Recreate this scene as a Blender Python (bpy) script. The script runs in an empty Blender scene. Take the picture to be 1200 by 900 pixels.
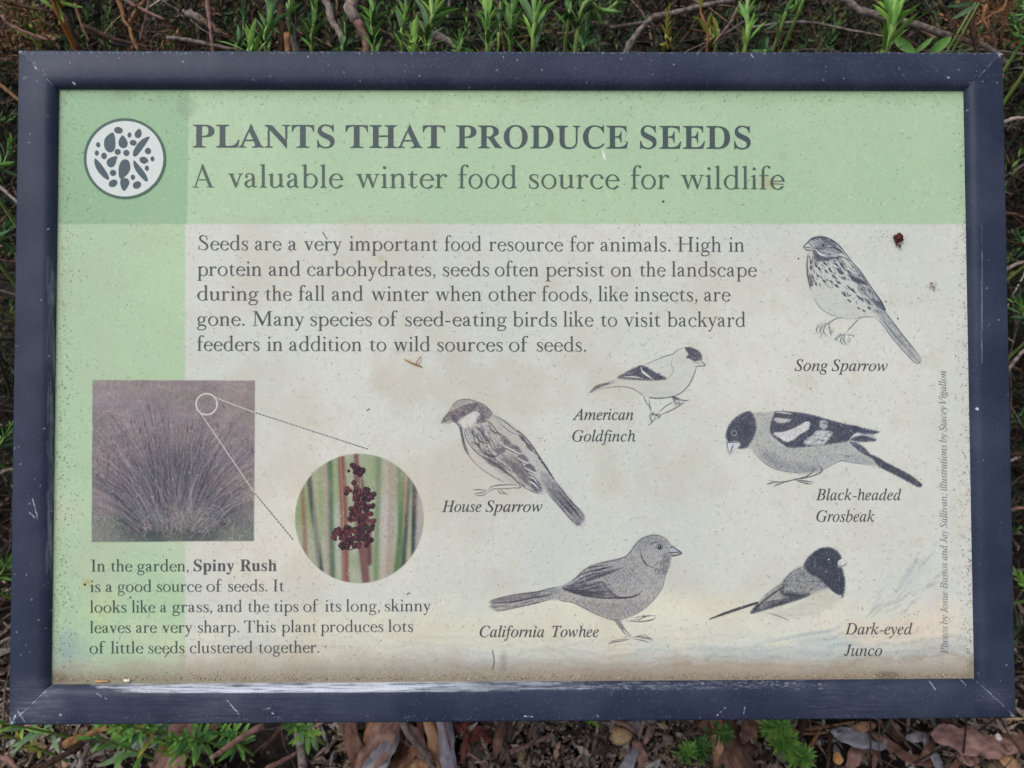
import bpy, bmesh, math, random
import numpy as np
from mathutils import Matrix, Vector, Quaternion

# ------------------------------------------------------------------ scene, camera, sky, sun, exposure
S = bpy.context.scene
COL = S.collection
TILT = math.radians(35)                         # the sign leans back 35 degrees from lying flat
SIGN_Z = 0.42
M_SIGN = Matrix.Translation((0, 0, SIGN_Z)) @ Matrix.Rotation(TILT, 4, 'X')
CAM_C = Vector((-0.006572, -0.012841, 0.463647)) # camera in the sign's own frame
CAM_E = (0.025994, -0.010215, -0.002635)
R_CAM = (Matrix.Rotation(CAM_E[2], 4, 'Z') @ Matrix.Rotation(CAM_E[1], 4, 'Y') @ Matrix.Rotation(CAM_E[0], 4, 'X'))
M_CAM = M_SIGN @ Matrix.Translation(CAM_C) @ R_CAM
cd = bpy.data.cameras.new('camera'); cam = bpy.data.objects.new('camera', cd); COL.objects.link(cam)
cam.matrix_world = M_CAM
cd.sensor_fit = 'HORIZONTAL'; cd.sensor_width = 36.0
F_PX = 889.0                                    # focal length in pixels of a 1200 wide picture
cd.lens = 36.0 * F_PX / 1200.0
cd.clip_start = 0.01; cd.clip_end = 200.0
cd.dof.use_dof = True; cd.dof.focus_distance = 0.466; cd.dof.aperture_fstop = 10.0
S.camera = cam

world = bpy.data.worlds.new('World'); S.world = world; world.use_nodes = True
wn = world.node_tree.nodes; wl = world.node_tree.links
sky = wn.new('ShaderNodeTexSky'); sky.sky_type = 'NISHITA'; sky.sun_disc = False
SUN_EL, SUN_AZ = math.radians(62), math.radians(-84)    # azimuth from +Y (behind the sign) towards +X
sky.sun_elevation = SUN_EL; sky.sun_rotation = SUN_AZ; sky.air_density = 1.0; sky.dust_density = 3.0
hs = wn.new('ShaderNodeHueSaturation'); hs.inputs['Saturation'].default_value = 0.30
bg = wn['Background']; bg.inputs['Strength'].default_value = 0.15
wl.new(sky.outputs[0], hs.inputs['Color']); wl.new(hs.outputs[0], bg.inputs['Color'])
sd = bpy.data.lights.new('sun', 'SUN'); sd.energy = 1.5; sd.angle = math.radians(25); sd.color = (1.0, 0.97, 0.92)
sun = bpy.data.objects.new('sun', sd); COL.objects.link(sun)
to_sun = Vector((math.sin(SUN_AZ) * math.cos(SUN_EL), math.cos(SUN_AZ) * math.cos(SUN_EL), math.sin(SUN_EL)))
sun.rotation_euler = to_sun.to_track_quat('Z', 'Y').to_euler(); sun.location = (0, 0, 5)
S.view_settings.view_transform = 'Standard'; S.view_settings.look = 'None'
S.view_settings.gamma = 1.0; S.view_settings.exposure = 0.10
S.render.engine = 'CYCLES'; S.cycles.max_bounces = 6; S.cycles.use_denoising = True

# ------------------------------------------------------------------ helpers
rnd = random.Random(7)
NR = np.random.default_rng(11)
ORDER = []
def link(name, me, mat=None, parent=None, mw=None):
    o = bpy.data.objects.new(name, me); COL.objects.link(o)
    if mat is not None and me is not None and not me.materials: me.materials.append(mat)
    if parent is not None:
        o.parent = parent
    if mw is not None: o.matrix_local = mw
    return o
def mesh(name, V, Fc, smooth=False, uv=None):
    me = bpy.data.meshes.new(name); me.from_pydata([tuple(v) for v in V], [], Fc); me.update()
    if smooth: me.polygons.foreach_set('use_smooth', [True] * len(me.polygons))
    if uv is not None: set_uv(me, uv)
    return me
def set_uv(me, fn):
    co = np.empty(len(me.vertices) * 3, np.float32); me.vertices.foreach_get('co', co); co = co.reshape(-1, 3)
    li = np.empty(len(me.loops), np.int32); me.loops.foreach_get('vertex_index', li)
    uv = fn(co)[li].astype(np.float32)
    l = me.uv_layers.new(name='UVMap'); l.data.foreach_set('uv', uv.ravel())
def tag(o, label=None, cat=None, group=None, kind=None):
    if label: o['label'] = label
    if cat: o['category'] = cat
    if group: o['group'] = group
    if kind: o['kind'] = kind
    return o
def cam_ray(px, py):                             # direction in world of a 1200x900 picture position
    return (M_CAM.to_3x3() @ Vector(((px - 600) / F_PX, (450 - py) / F_PX, -1.0)))
CAM_W = M_CAM.translation.copy()
def at(px, py, depth): return CAM_W + cam_ray(px, py) * depth
def gnd(px, py, z=0.0):
    d = cam_ray(px, py); return CAM_W + d * ((z - CAM_W.z) / d.z)
PZ = -0.0055                                     # the printed sheet lies this far below the frame's face
_Rc = np.array(R_CAM.to_3x3()); _Cc = np.array(CAM_C)
def P2S(pts, z=PZ):                              # measured photo positions -> the sheet's own plane (metres)
    p = np.asarray(pts, float).reshape(-1, 2)
    d = np.stack([(p[:, 0] - 600) / F_PX, (450 - p[:, 1]) / F_PX, -np.ones(len(p))], 1) @ _Rc.T
    t = (z - _Cc[2]) / d[:, 2]
    return (_Cc + d * t[:, None])[:, :2]

# ------------------------------------------------------------------ node material helper
def lin(c):
    return tuple(((v / 12.92) if v <= 0.04045 else ((v + 0.055) / 1.055) ** 2.4) for v in [x / 255.0 for x in c])
def new_mat(name):
    m = bpy.data.materials.new(name); m.use_nodes = True
    return m, m.node_tree.nodes, m.node_tree.links, m.node_tree.nodes['Principled BSDF']
def noise_mat(name, c1, c2, scale=40, rough=0.7, bump=0.0, detail=6, stretch=None, tint=False, spec=0.3, trans=0.0, c3=None):
    m, n, l, b = new_mat(name)
    tc = n.new('ShaderNodeTexCoord'); mp = n.new('ShaderNodeMapping'); l.new(tc.outputs['Object'], mp.inputs['Vector'])
    if stretch: mp.inputs['Scale'].default_value = stretch
    nz = n.new('ShaderNodeTexNoise'); nz.inputs['Scale'].default_value = scale; nz.inputs['Detail'].default_value = detail
    l.new(mp.outputs[0], nz.inputs['Vector'])
    cr = n.new('ShaderNodeValToRGB'); e = cr.color_ramp.elements
    e[0].position = 0.32; e[1].position = 0.68; e[0].color = (*lin(c1), 1); e[1].color = (*lin(c2), 1)
    if c3:
        k = e.new(0.52); k.color = (*lin(c3), 1)
    l.new(nz.outputs['Fac'], cr.inputs['Fac'])
    out = cr.outputs[0]
    if tint:
        at_ = n.new('ShaderNodeAttribute'); at_.attribute_name = 'tint'
        mx = n.new('ShaderNodeMix'); mx.data_type = 'RGBA'; mx.blend_type = 'MULTIPLY'; mx.inputs['Factor'].default_value = 1.0
        l.new(out, mx.inputs['A']); l.new(at_.outputs['Color'], mx.inputs['B']); out = mx.outputs['Result']
    l.new(out, b.inputs['Base Color'])
    b.inputs['Roughness'].default_value = rough; b.inputs['Specular IOR Level'].default_value = spec
    if bump:
        bp = n.new('ShaderNodeBump'); bp.inputs['Strength'].default_value = bump; bp.inputs['Distance'].default_value = 0.001
        l.new(nz.outputs['Fac'], bp.inputs['Height']); l.new(bp.outputs[0], b.inputs['Normal'])
    return m

# ------------------------------------------------------------------ a small painter: prints the sheet's artwork into an image made here
W_OUT, H_OUT, RAIL = 0.61, 0.4108, 0.02263
PW, PH = W_OUT - 2 * RAIL + 0.006, H_OUT - 2 * RAIL + 0.006      # the sheet runs 3 mm under the rails
PPM = 1200 / 0.62 * 2.5                                            # canvas pixels per metre
class Canvas:
    def __init__(s, w_m, h_m, ppm, ch, base):
        s.w, s.h, s.ppm = int(round(w_m * ppm)), int(round(h_m * ppm)), ppm
        s.wm, s.hm = w_m, h_m
        s.a = np.empty((s.h, s.w, ch), np.float32); s.a[:] = base
        s.z = PZ
        s.grain = 1.0
    def to(s, pts):
        q = P2S(pts, s.z)
        return np.stack([(q[:, 0] + s.wm / 2) * s.ppm, (s.hm / 2 - q[:, 1]) * s.ppm], 1)
    def bb(s, x0, y0, x1, y1):
        return max(0, int(x0)), max(0, int(y0)), min(s.w, int(x1) + 1), min(s.h, int(y1) + 1)
    def mix(s, box, m, col, grain=None):
        x0, y0, x1, y1 = box
        if x1 <= x0 or y1 <= y0: return
        if grain is not None and not np.isscalar(s.grain): m = m * (1 - grain + grain * s.grain[y0:y1, x0:x1])
        m = np.clip(m, 0, 1)[..., None]
        r = s.a[y0:y1, x0:x1]; r += (np.asarray(col, np.float32) - r) * m
    def stroke(s, Q, col, alpha, grain=None):     # Q rows x, y, width in canvas pixels
        r = Q[:, 2].max() / 2 + 1.5
        b = s.bb(Q[:, 0].min() - r, Q[:, 1].min() - r, Q[:, 0].max() + r + 1, Q[:, 1].max() + r + 1)
        x0, y0, x1, y1 = b
        if x1 <= x0 or y1 <= y0: return
        X = np.arange(x0, x1, dtype=np.float32)[None]; Y = np.arange(y0, y1, dtype=np.float32)[:, None]
        v = np.zeros((y1 - y0, x1 - x0), np.float32)
        for a, c in zip(Q[:-1], Q[1:]):
            dx, dy = c[0] - a[0], c[1] - a[1]; L = dx * dx + dy * dy + 1e-6
            t = np.clip(((X - a[0]) * dx + (Y - a[1]) * dy) / L, 0, 1)
            d = np.hypot(X - a[0] - t * dx, Y - a[1] - t * dy); rr = (a[2] + (c[2] - a[2]) * t) / 2
            np.maximum(v, np.clip(rr - d + 0.6, 0, 1) * np.minimum(1, rr * 1.6), out=v)
        s.mix(b, v * alpha, col, grain)
    def line(s, pts, w, col, alpha=1.0, curve=True, taper=False, grain=None):   # photo positions, width in photo pixels
        q = s.to([p[:2] for p in pts]); k = s.ppm * 0.62 / 1200
        if np.isscalar(w):
            ww = np.full(len(q), w, float)
            if taper: ww = w * np.sin(np.linspace(0.25, math.pi - 0.15, len(q)))
        else: ww = np.array(w, float)
        q = np.column_stack([q, ww * k])
        if curve and len(q) > 2: q = crom(q, 6)
        s.stroke(q, col, alpha, grain)
    def poly_mask(s, pts, soft=0.0, curve=True):
        q = s.to(pts)
        if curve: q = crom(np.vstack([q, q[:1]]), 6, True)
        pad = soft * 3 * s.ppm * 0.62 / 1200 + 2
        b = s.bb(q[:, 0].min() - pad, q[:, 1].min() - pad, q[:, 0].max() + pad, q[:, 1].max() + pad)
        x0, y0, x1, y1 = b
        X = np.arange(x0, x1)[None] + 0.5; Y = np.arange(y0, y1)[:, None] + 0.5
        m = np.zeros((y1 - y0, x1 - x0), bool)
        for a, c in zip(q, np.roll(q, -1, 0)):
            if a[1] == c[1]: continue
            lo, hi = (a, c) if a[1] < c[1] else (c, a)
            i0, i1 = np.searchsorted(Y[:, 0], lo[1]), np.searchsorted(Y[:, 0], hi[1])
            if i1 <= i0: continue
            xi = lo[0] + (Y[i0:i1] - lo[1]) / (hi[1] - lo[1]) * (hi[0] - lo[0])
            m[i0:i1] ^= X < xi
        m = blur(m.astype(np.float32), max(1, int(round(soft * s.ppm * 0.62 / 1200))))
        return b, m
    def fill(s, pts, col, alpha=1.0, soft=0.5, curve=True, grain=None):
        b, m = s.poly_mask(pts, soft, curve); s.mix(b, m * alpha, col, grain)
    def ellipse(s, cx, cy, rx, ry, rot=0):
        t = np.linspace(0, 2 * math.pi, 16, endpoint=False); c, q = math.cos(rot), math.sin(rot)
        return [(cx + rx * math.cos(a) * c - ry * math.sin(a) * q, cy + rx * math.cos(a) * q + ry * math.sin(a) * c) for a in t]
    def hatch(s, pts, ang, n, L, w, col, alpha, jit=0.15, curve=True, grain=None, bend=0.1):   # pencil strokes inside an outline
        b, m = s.poly_mask(pts, 0.3, curve); ys, xs = np.nonzero(m > 0.6)
        if len(xs) == 0: return
        k = s.ppm * 0.62 / 1200
        for i in NR.integers(0, len(xs), n):
            x, y = xs[i] + b[0], ys[i] + b[1]
            a = (ang(x, y) if callable(ang) else ang) + NR.normal(0, jit); l = L * k * NR.uniform(0.5, 1.2)
            dx, dy = math.cos(a) * l / 2, -math.sin(a) * l / 2; bx, by = -dy * bend * NR.normal(), dx * bend * NR.normal()
            ww = w * k * NR.uniform(0.6, 1.2)
            s.stroke(np.array([[x - dx, y - dy, ww * .5], [x + bx, y + by, ww], [x + dx, y + dy, ww * .35]]), col, alpha * NR.uniform(0.5, 1.1), grain)
def crom(q, n=6, closed=False):
    if closed:
        E = np.vstack([q[-2], q, q[1]])
    else: E = np.vstack([2 * q[0] - q[1], q, 2 * q[-1] - q[-2]])
    p0, p1, p2, p3 = E[:-3], E[1:-2], E[2:-1], E[3:]
    t = (np.arange(n) / n)[None, :, None]; p0, p1, p2, p3 = (v[:, None] for v in (p0, p1, p2, p3))
    o = .5 * (2 * p1 + (p2 - p0) * t + (2 * p0 - 5 * p1 + 4 * p2 - p3) * t * t + (3 * p1 - p0 - 3 * p2 + p3) * t ** 3)
    o = o.reshape(-1, q.shape[1])
    return o if closed else np.vstack([o, q[-1:]])
def blur(m, r):
    if r < 1: return m
    for _ in range(2):
        for ax in (0, 1):
            p = np.pad(m, [(r + 1, r) if a == ax else (0, 0) for a in (0, 1)], mode='edge')
            c = np.cumsum(p, axis=ax, dtype=np.float64)
            n = m.shape[ax]
            hi = np.take(c, np.arange(2 * r + 1, 2 * r + 1 + n), axis=ax); lo = np.take(c, np.arange(0, n), axis=ax)
            m = ((hi - lo) / (2 * r + 1)).astype(np.float32)
    return m
def vnoise(h, w, cell, seed, octaves=4, ax=1.0):   # smooth value noise, 0..1; ax stretches it sideways
    g = np.random.default_rng(seed); out = np.zeros((h, w), np.float32); amp = 1; tot = 0
    for o in range(octaves):
        cy = max(1.0, cell / 2 ** o); cx = max(1.0, cell * ax / 2 ** o)
        gh, gw = int(h / cy) + 3, int(w / cx) + 3
        G = g.random((gh, gw)).astype(np.float32)
        y = np.arange(h) / cy; x = np.arange(w) / cx
        y0 = y.astype(int); x0 = x.astype(int); fy = (y - y0).astype(np.float32); fx = (x - x0).astype(np.float32)
        fy = fy * fy * (3 - 2 * fy); fx = fx * fx * (3 - 2 * fx)
        A = G[y0][:, x0] * (1 - fx) + G[y0][:, x0 + 1] * fx; B = G[y0 + 1][:, x0] * (1 - fx) + G[y0 + 1][:, x0 + 1] * fx
        out += amp * (A * (1 - fy[:, None]) + B * fy[:, None]); tot += amp; amp *= 0.55
    return out / tot
def C(*v): return np.array(v, np.float32) / 255.0
def to_image(name, a):
    h, w, ch = a.shape
    im = bpy.data.images.new(name, w, h, alpha=False)
    buf = np.ones((h, w, 4), np.float32); buf[..., :3] = np.clip(a if ch == 3 else np.repeat(a, 3, 2), 0, 1)[::-1]
    im.pixels.foreach_set(buf.ravel()); im.update(); im.pack()
    return im

# ---- the paper, the green bands and the washes
cv = Canvas(PW, PH, PPM, 3, C(197, 199, 191))
h, w = cv.h, cv.w
cloud = vnoise(h, w, 420, 1, 5); fine = vnoise(h, w, 7, 2, 3); mid = vnoise(h, w, 60, 3, 4)
cv.grain = np.clip(-0.15 + 2.3 * vnoise(h, w, 2.8, 4, 2), 0, 1.7)
YY, XX = np.mgrid[0:h, 0:w].astype(np.float32)
def soft_rect(x0, y0, x1, y1, col, alpha, soft=0.6):
    cv.fill([(x0, y0), (x1, y0), (x1, y1), (x0, y1)], col, alpha, soft, curve=False)
soft_rect(50, 90, 1150, 262.5, C(166, 190, 158), 1.0)        # heading band
soft_rect(50, 250, 217, 820, C(168, 193, 159), 1.0)          # left column
cv.fill([(50, 90), (222, 90), (219, 262.5), (50, 262.5)], C(140, 174, 139), 1.0, 0.6, curve=False)
# washes along the foot of the sheet
foot = np.clip((YY / h - 0.83) / 0.17, 0, 1)
def wash(cx, cy, rx, ry, col, alpha, seed, rot=0.0, cell=70):
    q = cv.to([(cx, cy)])[0]; k = cv.ppm * 0.62 / 1200
    c, s_ = math.cos(rot), math.sin(rot)
    u = ((XX - q[0]) * c + (YY - q[1]) * s_) / (rx * k); v = (-(XX - q[0]) * s_ + (YY - q[1]) * c) / (ry * k)
    n = vnoise(h, w, cell, seed, 4)
    m = np.clip(1.25 - np.sqrt(u * u + v * v) - 0.9 * (n - 0.25), 0, 1); m = m * m * (3 - 2 * m) * alpha
    cv.mix((0, 0, w, h), m, col)
wash(560, 745, 620, 46, C(214, 207, 180), 0.55, 20)
wash(330, 620, 330, 120, C(208, 201, 186), 0.55, 33, 0, 160)
wash(760, 712, 420, 30, C(214, 211, 190), 0.7, 23)
wash(330, 778, 330, 22, C(188, 178, 156), 0.7, 21)
wash(80, 765, 30, 38, C(140, 160, 158), 0.75, 22, 0.2, 40)
wash(118, 712, 26, 34, C(190, 204, 150), 0.6, 34, 0.2, 40)
wash(640, 786, 520, 20, C(172, 170, 164), 0.85, 24)
wash(900, 768, 200, 12, C(160, 170, 172), 0.55, 25)
wash(965, 752, 70, 14, C(160, 176, 178), 0.5, 26)
wash(1050, 742, 110, 26, C(212, 192, 172), 0.7, 27)
wash(1100, 722, 50, 36, C(214, 198, 180), 0.6, 28)
wash(860, 782, 260, 12, C(192, 170, 152), 0.75, 29)
wash(1085, 774, 80, 24, C(178, 176, 176), 0.6, 30)
wash(1075, 668, 60, 12, C(178, 182, 182), 0.4, 31, -0.9, 30)
wash(1100, 700, 50, 10, C(184, 186, 184), 0.35, 32, -0.7, 30)
for P_, c_, al_, w_ in (([(560, 776), (610, 772), (650, 768), (690, 758), (740, 754), (800, 757), (860, 762), (910, 758), (950, 750), (985, 744), (1012, 730)], C(132, 150, 160), .12, 10), ([(640, 782), (700, 772), (760, 768), (830, 774), (900, 776), (960, 768)], C(196, 168, 150), .12, 10),
                        ([(560, 770), (610, 766), (650, 760), (690, 750), (740, 746), (800, 749), (860, 753), (920, 748)], C(166, 170, 176), .10, 1.6), ([(300, 786), (380, 782), (470, 784), (560, 780)], C(160, 160, 160), .3, 5), ([(860, 760), (900, 752), (940, 744), (975, 738), (990, 728)], C(138, 158, 168), .4, 3)):
    for k_ in range(26):                                    # wet edges of the wash, laid down as many thin strokes
        o_ = NR.normal(0, w_ / 3, 2) * [1.5, 1]; t_a = NR.integers(0, len(P_) - 2); t_b = min(len(P_), t_a + NR.integers(2, 5))
        cv.line([(x + o_[0], y + o_[1]) for x, y in P_[t_a:t_b]], NR.uniform(1, 4) * max(.4, w_ / 10), c_, al_ * NR.uniform(.3, .8), taper=True, grain=0.9)
for (a, b_, n_) in (((1012, 728), (1092, 640), 26), ((1030, 722), (1112, 672), 22), ((1062, 668), (1080, 645), 10), ((955, 752), (1010, 735), 12)):
    for k_ in range(n_):
        t0 = NR.uniform(0, 0.8); t1 = t0 + NR.uniform(0.08, 0.25); o = NR.normal(0, 5, 2)
        p = lambda t: (a[0] + (b_[0] - a[0]) * t + o[0], a[1] + (b_[1] - a[1]) * t + o[1])
        cv.line([p(t0), p((t0 + t1) / 2), p(t1)], NR.uniform(1.5, 5), C(140, 146, 152), NR.uniform(0.08, 0.26), taper=True, grain=0.9)
for _ in range(70):                                         # dry brush swipes along the foot
    x = NR.uniform(240, 1120); y = NR.uniform(738, 792); L = NR.uniform(20, 90)
    cv.line([(x, y), (x + L / 2, y + NR.normal(0, 2)), (x + L, y + NR.normal(0, 3))], NR.uniform(1, 5),
            [C(150, 160, 165), C(196, 178, 158), C(214, 208, 186)][NR.integers(3)], NR.uniform(0.05, 0.16), taper=True, grain=0.9)
# tide lines left by water along the foot
qd_ = (cv.to([(600, 798)])[0][1] - YY) / (cv.ppm * 0.62 / 1200); xr = XX / w
fld = qd_ - 46 * (vnoise(h, w, 330, 81, 3, 2.0) - .5) - 26 * (vnoise(h, w, 60, 82, 5, 1.4) - .5) - 10 * np.clip((xr - .45) * 2, 0, 1)
ss = lambda e0, e1, v: np.clip((v - e0) / (e1 - e0), 0, 1)
tx_ = .45 + 1.1 * (vnoise(h, w, 5, 83, 3) - .25)
cv.mix((0, 0, w, h), (1 - ss(20, 40, fld)) * (.25 + .55 * ss(.25, .8, xr)) * (.4 + 1.2 * vnoise(h, w, 110, 84, 4)) * tx_, C(164, 166, 162))
cv.mix((0, 0, w, h), (1 - ss(14, 22, fld)) * (.35 + .35 * ss(.4, .8, xr)) * tx_, C(184, 170, 154))
for lv, wd_, al_, c_ in ((38, 3.0, .22, C(128, 138, 144)), (27, 1.3, .20, C(120, 120, 120)), (19, 2.6, .30, C(152, 130, 114)), (50, 2.0, .12, C(150, 156, 156))):
    cv.mix((0, 0, w, h), np.exp(-((fld - lv) / wd_) ** 2) * al_ * (.3 + .7 * ss(.2, .7, xr)) * tx_ * 1.4, c_)
# the palest washes of blue and brown above the lower right corner
del fld, qd_, tx_
cv.a *= (1 + (cloud - 0.5)[..., None] * np.array([0.10, 0.08, 0.07], np.float32))

# ---- photographs printed on the sheet
def photo_square():
    x0, y0, x1, y1 = 108.5, 445.5, 298.5, 634
    R4 = [(x0, y0), (298.7, 446), (297.5, 634), (107.5, 635)]
    b, m = cv.poly_mask(R4, 0.3, curve=False)
    keep = cv.a.copy()
    hh, ww = m.shape
    n = vnoise(hh, ww, 14, 51, 4, 2.2); n2 = vnoise(hh, ww, 60, 52, 3, 2.0); ty = np.linspace(0, 1, hh)[:, None]
    base = C(126, 108, 122) * (1 - n[..., None]) + C(152, 140, 146) * n[..., None]
    base = base * (1 - 0.55 * n2[..., None]) + C(122, 124, 108) * 0.45 * n2[..., None]
    g = np.clip((ty - 0.72) / 0.25, 0, 1)[..., None] * 0.7; base = base * (1 - g) + C(96, 112, 100) * g
    cv.a[b[1]:b[3], b[0]:b[2]] = base
    for _ in range(1100):                                    # meadow behind
        x = NR.uniform(x0, x1); y = NR.uniform(y0, y1); c = [C(110, 98, 110), C(160, 150, 146), C(98, 108, 92), C(146, 120, 124), C(176, 166, 160)][NR.integers(5)]
        L = NR.uniform(1, 5); cv.line([(x, y), (x + NR.normal(0, 1.2), y - L)], NR.uniform(0.4, 1.1), c, NR.uniform(0.2, 0.6))
    cx, cy = 205, 618
    cv.fill([(140, 622), (148, 580), (170, 548), (205, 530), (240, 548), (264, 584), (272, 622), (205, 634)], C(40, 46, 54), 0.85, 12)
    for i in range(950):
        u = NR.uniform(-1, 1); a = u * 1.28 + NR.normal(0, .05); L = NR.uniform(70, 160) * (1 - 0.30 * abs(u)) * (0.6 if NR.random() < .25 else 1)
        bx, by = cx + u * 40 + NR.normal(0, 11), cy - NR.uniform(-6, 26)
        ex, ey = bx + math.sin(a) * L * 0.95, by - math.cos(a * 0.86) * L
        ey = max(ey, y0 + 16)
        f = NR.random()
        c = [C(52, 54, 68), C(72, 72, 84), C(96, 92, 100), C(124, 116, 122), C(146, 136, 142)][min(4, int(f * 5))]
        mx, my = (bx + ex) / 2 - math.sin(a) * L * 0.07, (by + ey) / 2 - 3
        cv.line([(bx, by), (mx, my), (ex, ey)], [1.2, 0.9, 0.4], c, NR.uniform(0.2, 0.6))
        if NR.random() < 0.30:
            t = NR.uniform(0.7, 0.93); px_, py_ = bx + (ex - bx) * t, by + (ey - by) * t
            cv.line([(px_, py_), (px_ + NR.normal(0, .5), py_ - NR.uniform(2, 4))], NR.uniform(1, 1.7), C(92, 58, 62), 0.7)
    for _ in range(900):                                    # dry meadow stems crossing the clump
        x = NR.uniform(x0, x1); y = NR.uniform(500, 634); a = NR.normal(0, .8); L = NR.uniform(2, 8)
        cv.line([(x, y), (x + math.sin(a) * L, y - math.cos(a) * L)], NR.uniform(.4, .9), [C(140, 112, 122), C(104, 112, 92), C(160, 146, 150), C(84, 70, 82), C(60, 68, 66)][NR.integers(5)], NR.uniform(.15, .5))
    for _ in range(260):                                    # blades at the foot
        x = NR.uniform(x0, x1); y = NR.uniform(600, 632); a = NR.normal(0, 0.9); L = NR.uniform(6, 22)
        cv.line([(x, y), (x + math.sin(a) * L * .5, y - L * .45), (x + math.sin(a) * L * 1.2, y - L * .6)], 0.8, [C(118, 128, 120), C(150, 148, 150), C(72, 92, 84), C(134, 104, 110)][NR.integers(4)], NR.uniform(.3, .7))
    s_ = cv.a[b[1]:b[3], b[0]:b[2]]; s_ *= (0.90 + 0.2 * vnoise(hh, ww, 2.5, 53, 1))[..., None]
    k__ = keep[b[1]:b[3], b[0]:b[2]]; k__[:] = k__ * (1 - m[..., None]) + s_ * m[..., None]; cv.a = keep
    return R4
RP_C, RP_R = (421, 607.5), (75.3, 75.8)
def photo_round():
    P = cv.ellipse(*RP_C, *RP_R)
    b, m = cv.poly_mask(P, 0.35)
    keep = cv.a.copy(); hh, ww = m.shape
    n = vnoise(hh, ww, 40, 61, 3, 0.4)[..., None]
    cv.a[b[1]:b[3], b[0]:b[2]] = C(146, 168, 118) * (1 - n) + C(184, 182, 164) * n
    cv.fill([(340, 520), (392, 520), (388, 600), (340, 610)], C(132, 168, 92), .7, 8)
    cv.fill([(440, 525), (470, 535), (472, 590), (444, 590)], C(120, 152, 104), .6, 8)
    cv.fill([(446, 585), (462, 585), (460, 645), (446, 640)], C(180, 196, 204), .7, 5)
    cv.fill([(386, 600), (404, 600), (404, 670), (388, 670)], C(176, 186, 170), .7, 5)
    for (xa, xb, wd, c, al) in ((352, 360, 5, (150, 92, 80), .7), (358, 378, 6, (44, 56, 66), .95), (368, 372, 7, (176, 176, 150), .6), (379, 388, 7, (176, 150, 150), .7),
                                (386, 390, 6, (72, 108, 76), .8), (432, 428, 8, (150, 176, 120), .7), (444, 440, 6, (104, 140, 92), .7), (452, 449, 8, (196, 176, 170), .7), (462, 455, 8, (176, 150, 134), .7),
                                (468, 470, 6, (84, 128, 84), .8), (478, 462, 5, (86, 124, 72), .9), (476, 474, 4, (196, 140, 96), .8), (482, 471, 4, (60, 70, 70), .9), (486, 485, 6, (40, 52, 58), .95), (494, 486, 6, (176, 160, 168), .8)):
        cv.line([(xa, 525), ((xa + xb) / 2, 607), (xb, 690)], wd, C(*c), al, grain=0.3)
    cv.line([(399, 528), (403, 600), (405, 690)], [8, 9, 8], C(134, 92, 80), .95)
    cv.line([(397, 528), (401, 600), (402, 690)], 2.5, C(168, 124, 108), .7)
    cv.line([(417, 528), (420, 600), (430, 690)], [5, 9, 9], C(122, 80, 80), .85)
    cv.line([(424, 560), (431, 620), (433, 660)], [2, 6, 5], C(96, 50, 60), .9)
    rg = cv.a[b[1]:b[3], b[0]:b[2]]; rg += (rg.mean(-1, keepdims=True) * np.array([1.03, 1.0, .97], np.float32) - rg) * .28; rg *= .95
    for c_ in range(3): rg[..., c_] = blur(rg[..., c_], 3)
    cv.line([(399, 528), (403, 600), (405, 690)], [6, 7, 6], C(128, 84, 74), .75); cv.line([(398, 528), (402, 600), (403, 690)], 1.6, C(170, 128, 112), .6); cv.line([(417, 528), (420, 600), (430, 690)], [4, 7, 7], C(118, 74, 76), .6)
    P2 = []
    for (cx, cy, rx, ry, k) in ((417, 552, 9, 8, 16), (418, 574, 14, 9, 26), (428, 586, 14, 11, 34), (420, 602, 15, 10, 34), (430, 614, 11, 9, 24), (410, 624, 17, 8, 36), (397, 628, 7, 8, 14), (424, 634, 12, 8, 22), (407, 638, 10, 5, 14)):
        for _ in range(k):
            a = NR.uniform(0, 6.28); r = NR.uniform(0, 1) ** .5; P2.append((cx + rx * r * math.cos(a), cy + ry * r * math.sin(a)))
    for (x, y) in P2:
        r = NR.uniform(1.8, 3.4); c = [C(40, 22, 32), C(58, 28, 38), C(84, 38, 46), C(30, 20, 30)][NR.integers(4)]
        cv.line([(x, y), (x + .1, y + .1)], r * 2, c, 1.0); cv.line([(x - .6, y - .8), (x - .5, y - .8)], r * .7, C(140, 90, 100), .4)
    cv.line([(400, 641), (410, 644), (418, 640)], 1.2, C(40, 30, 36), .8)
    s_ = cv.a[b[1]:b[3], b[0]:b[2]]; s_[:] = s_ * 0.97
    s_ *= (0.93 + 0.14 * vnoise(hh, ww, 2.5, 63, 1))[..., None]
    k__ = keep[b[1]:b[3], b[0]:b[2]]; k__[:] = k__ * (1 - m[..., None]) + s_ * m[..., None]; cv.a = keep
SQ4 = photo_square(); photo_round()
t_ = np.linspace(0, 2 * math.pi, 33)
ring_c = (242, 473.5)
cv.line([(ring_c[0] + 12.3 * math.cos(a), ring_c[1] + 12.3 * math.sin(a)) for a in t_], 1.5, C(212, 208, 206), .95)
cv.line([(253, 466), (299, 483.5)], 1.2, C(200, 196, 196), .85); cv.line([(235, 484), (298, 577)], 1.2, C(200, 196, 196), .85)
def dotted(a, b, step=4.0, w=1.15, al=.9):
    L = math.dist(a, b); n = int(L / step)
    for i in range(n):
        t0, t1 = (i + .1) / n, (i + .62) / n
        cv.line([(a[0] + (b[0] - a[0]) * t, a[1] + (b[1] - a[1]) * t) for t in (t0, t1)], w, C(70, 74, 84), al, curve=False)
dotted((299.5, 483.5), (432, 526.5)); dotted((298.5, 578), (344, 633))

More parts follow.
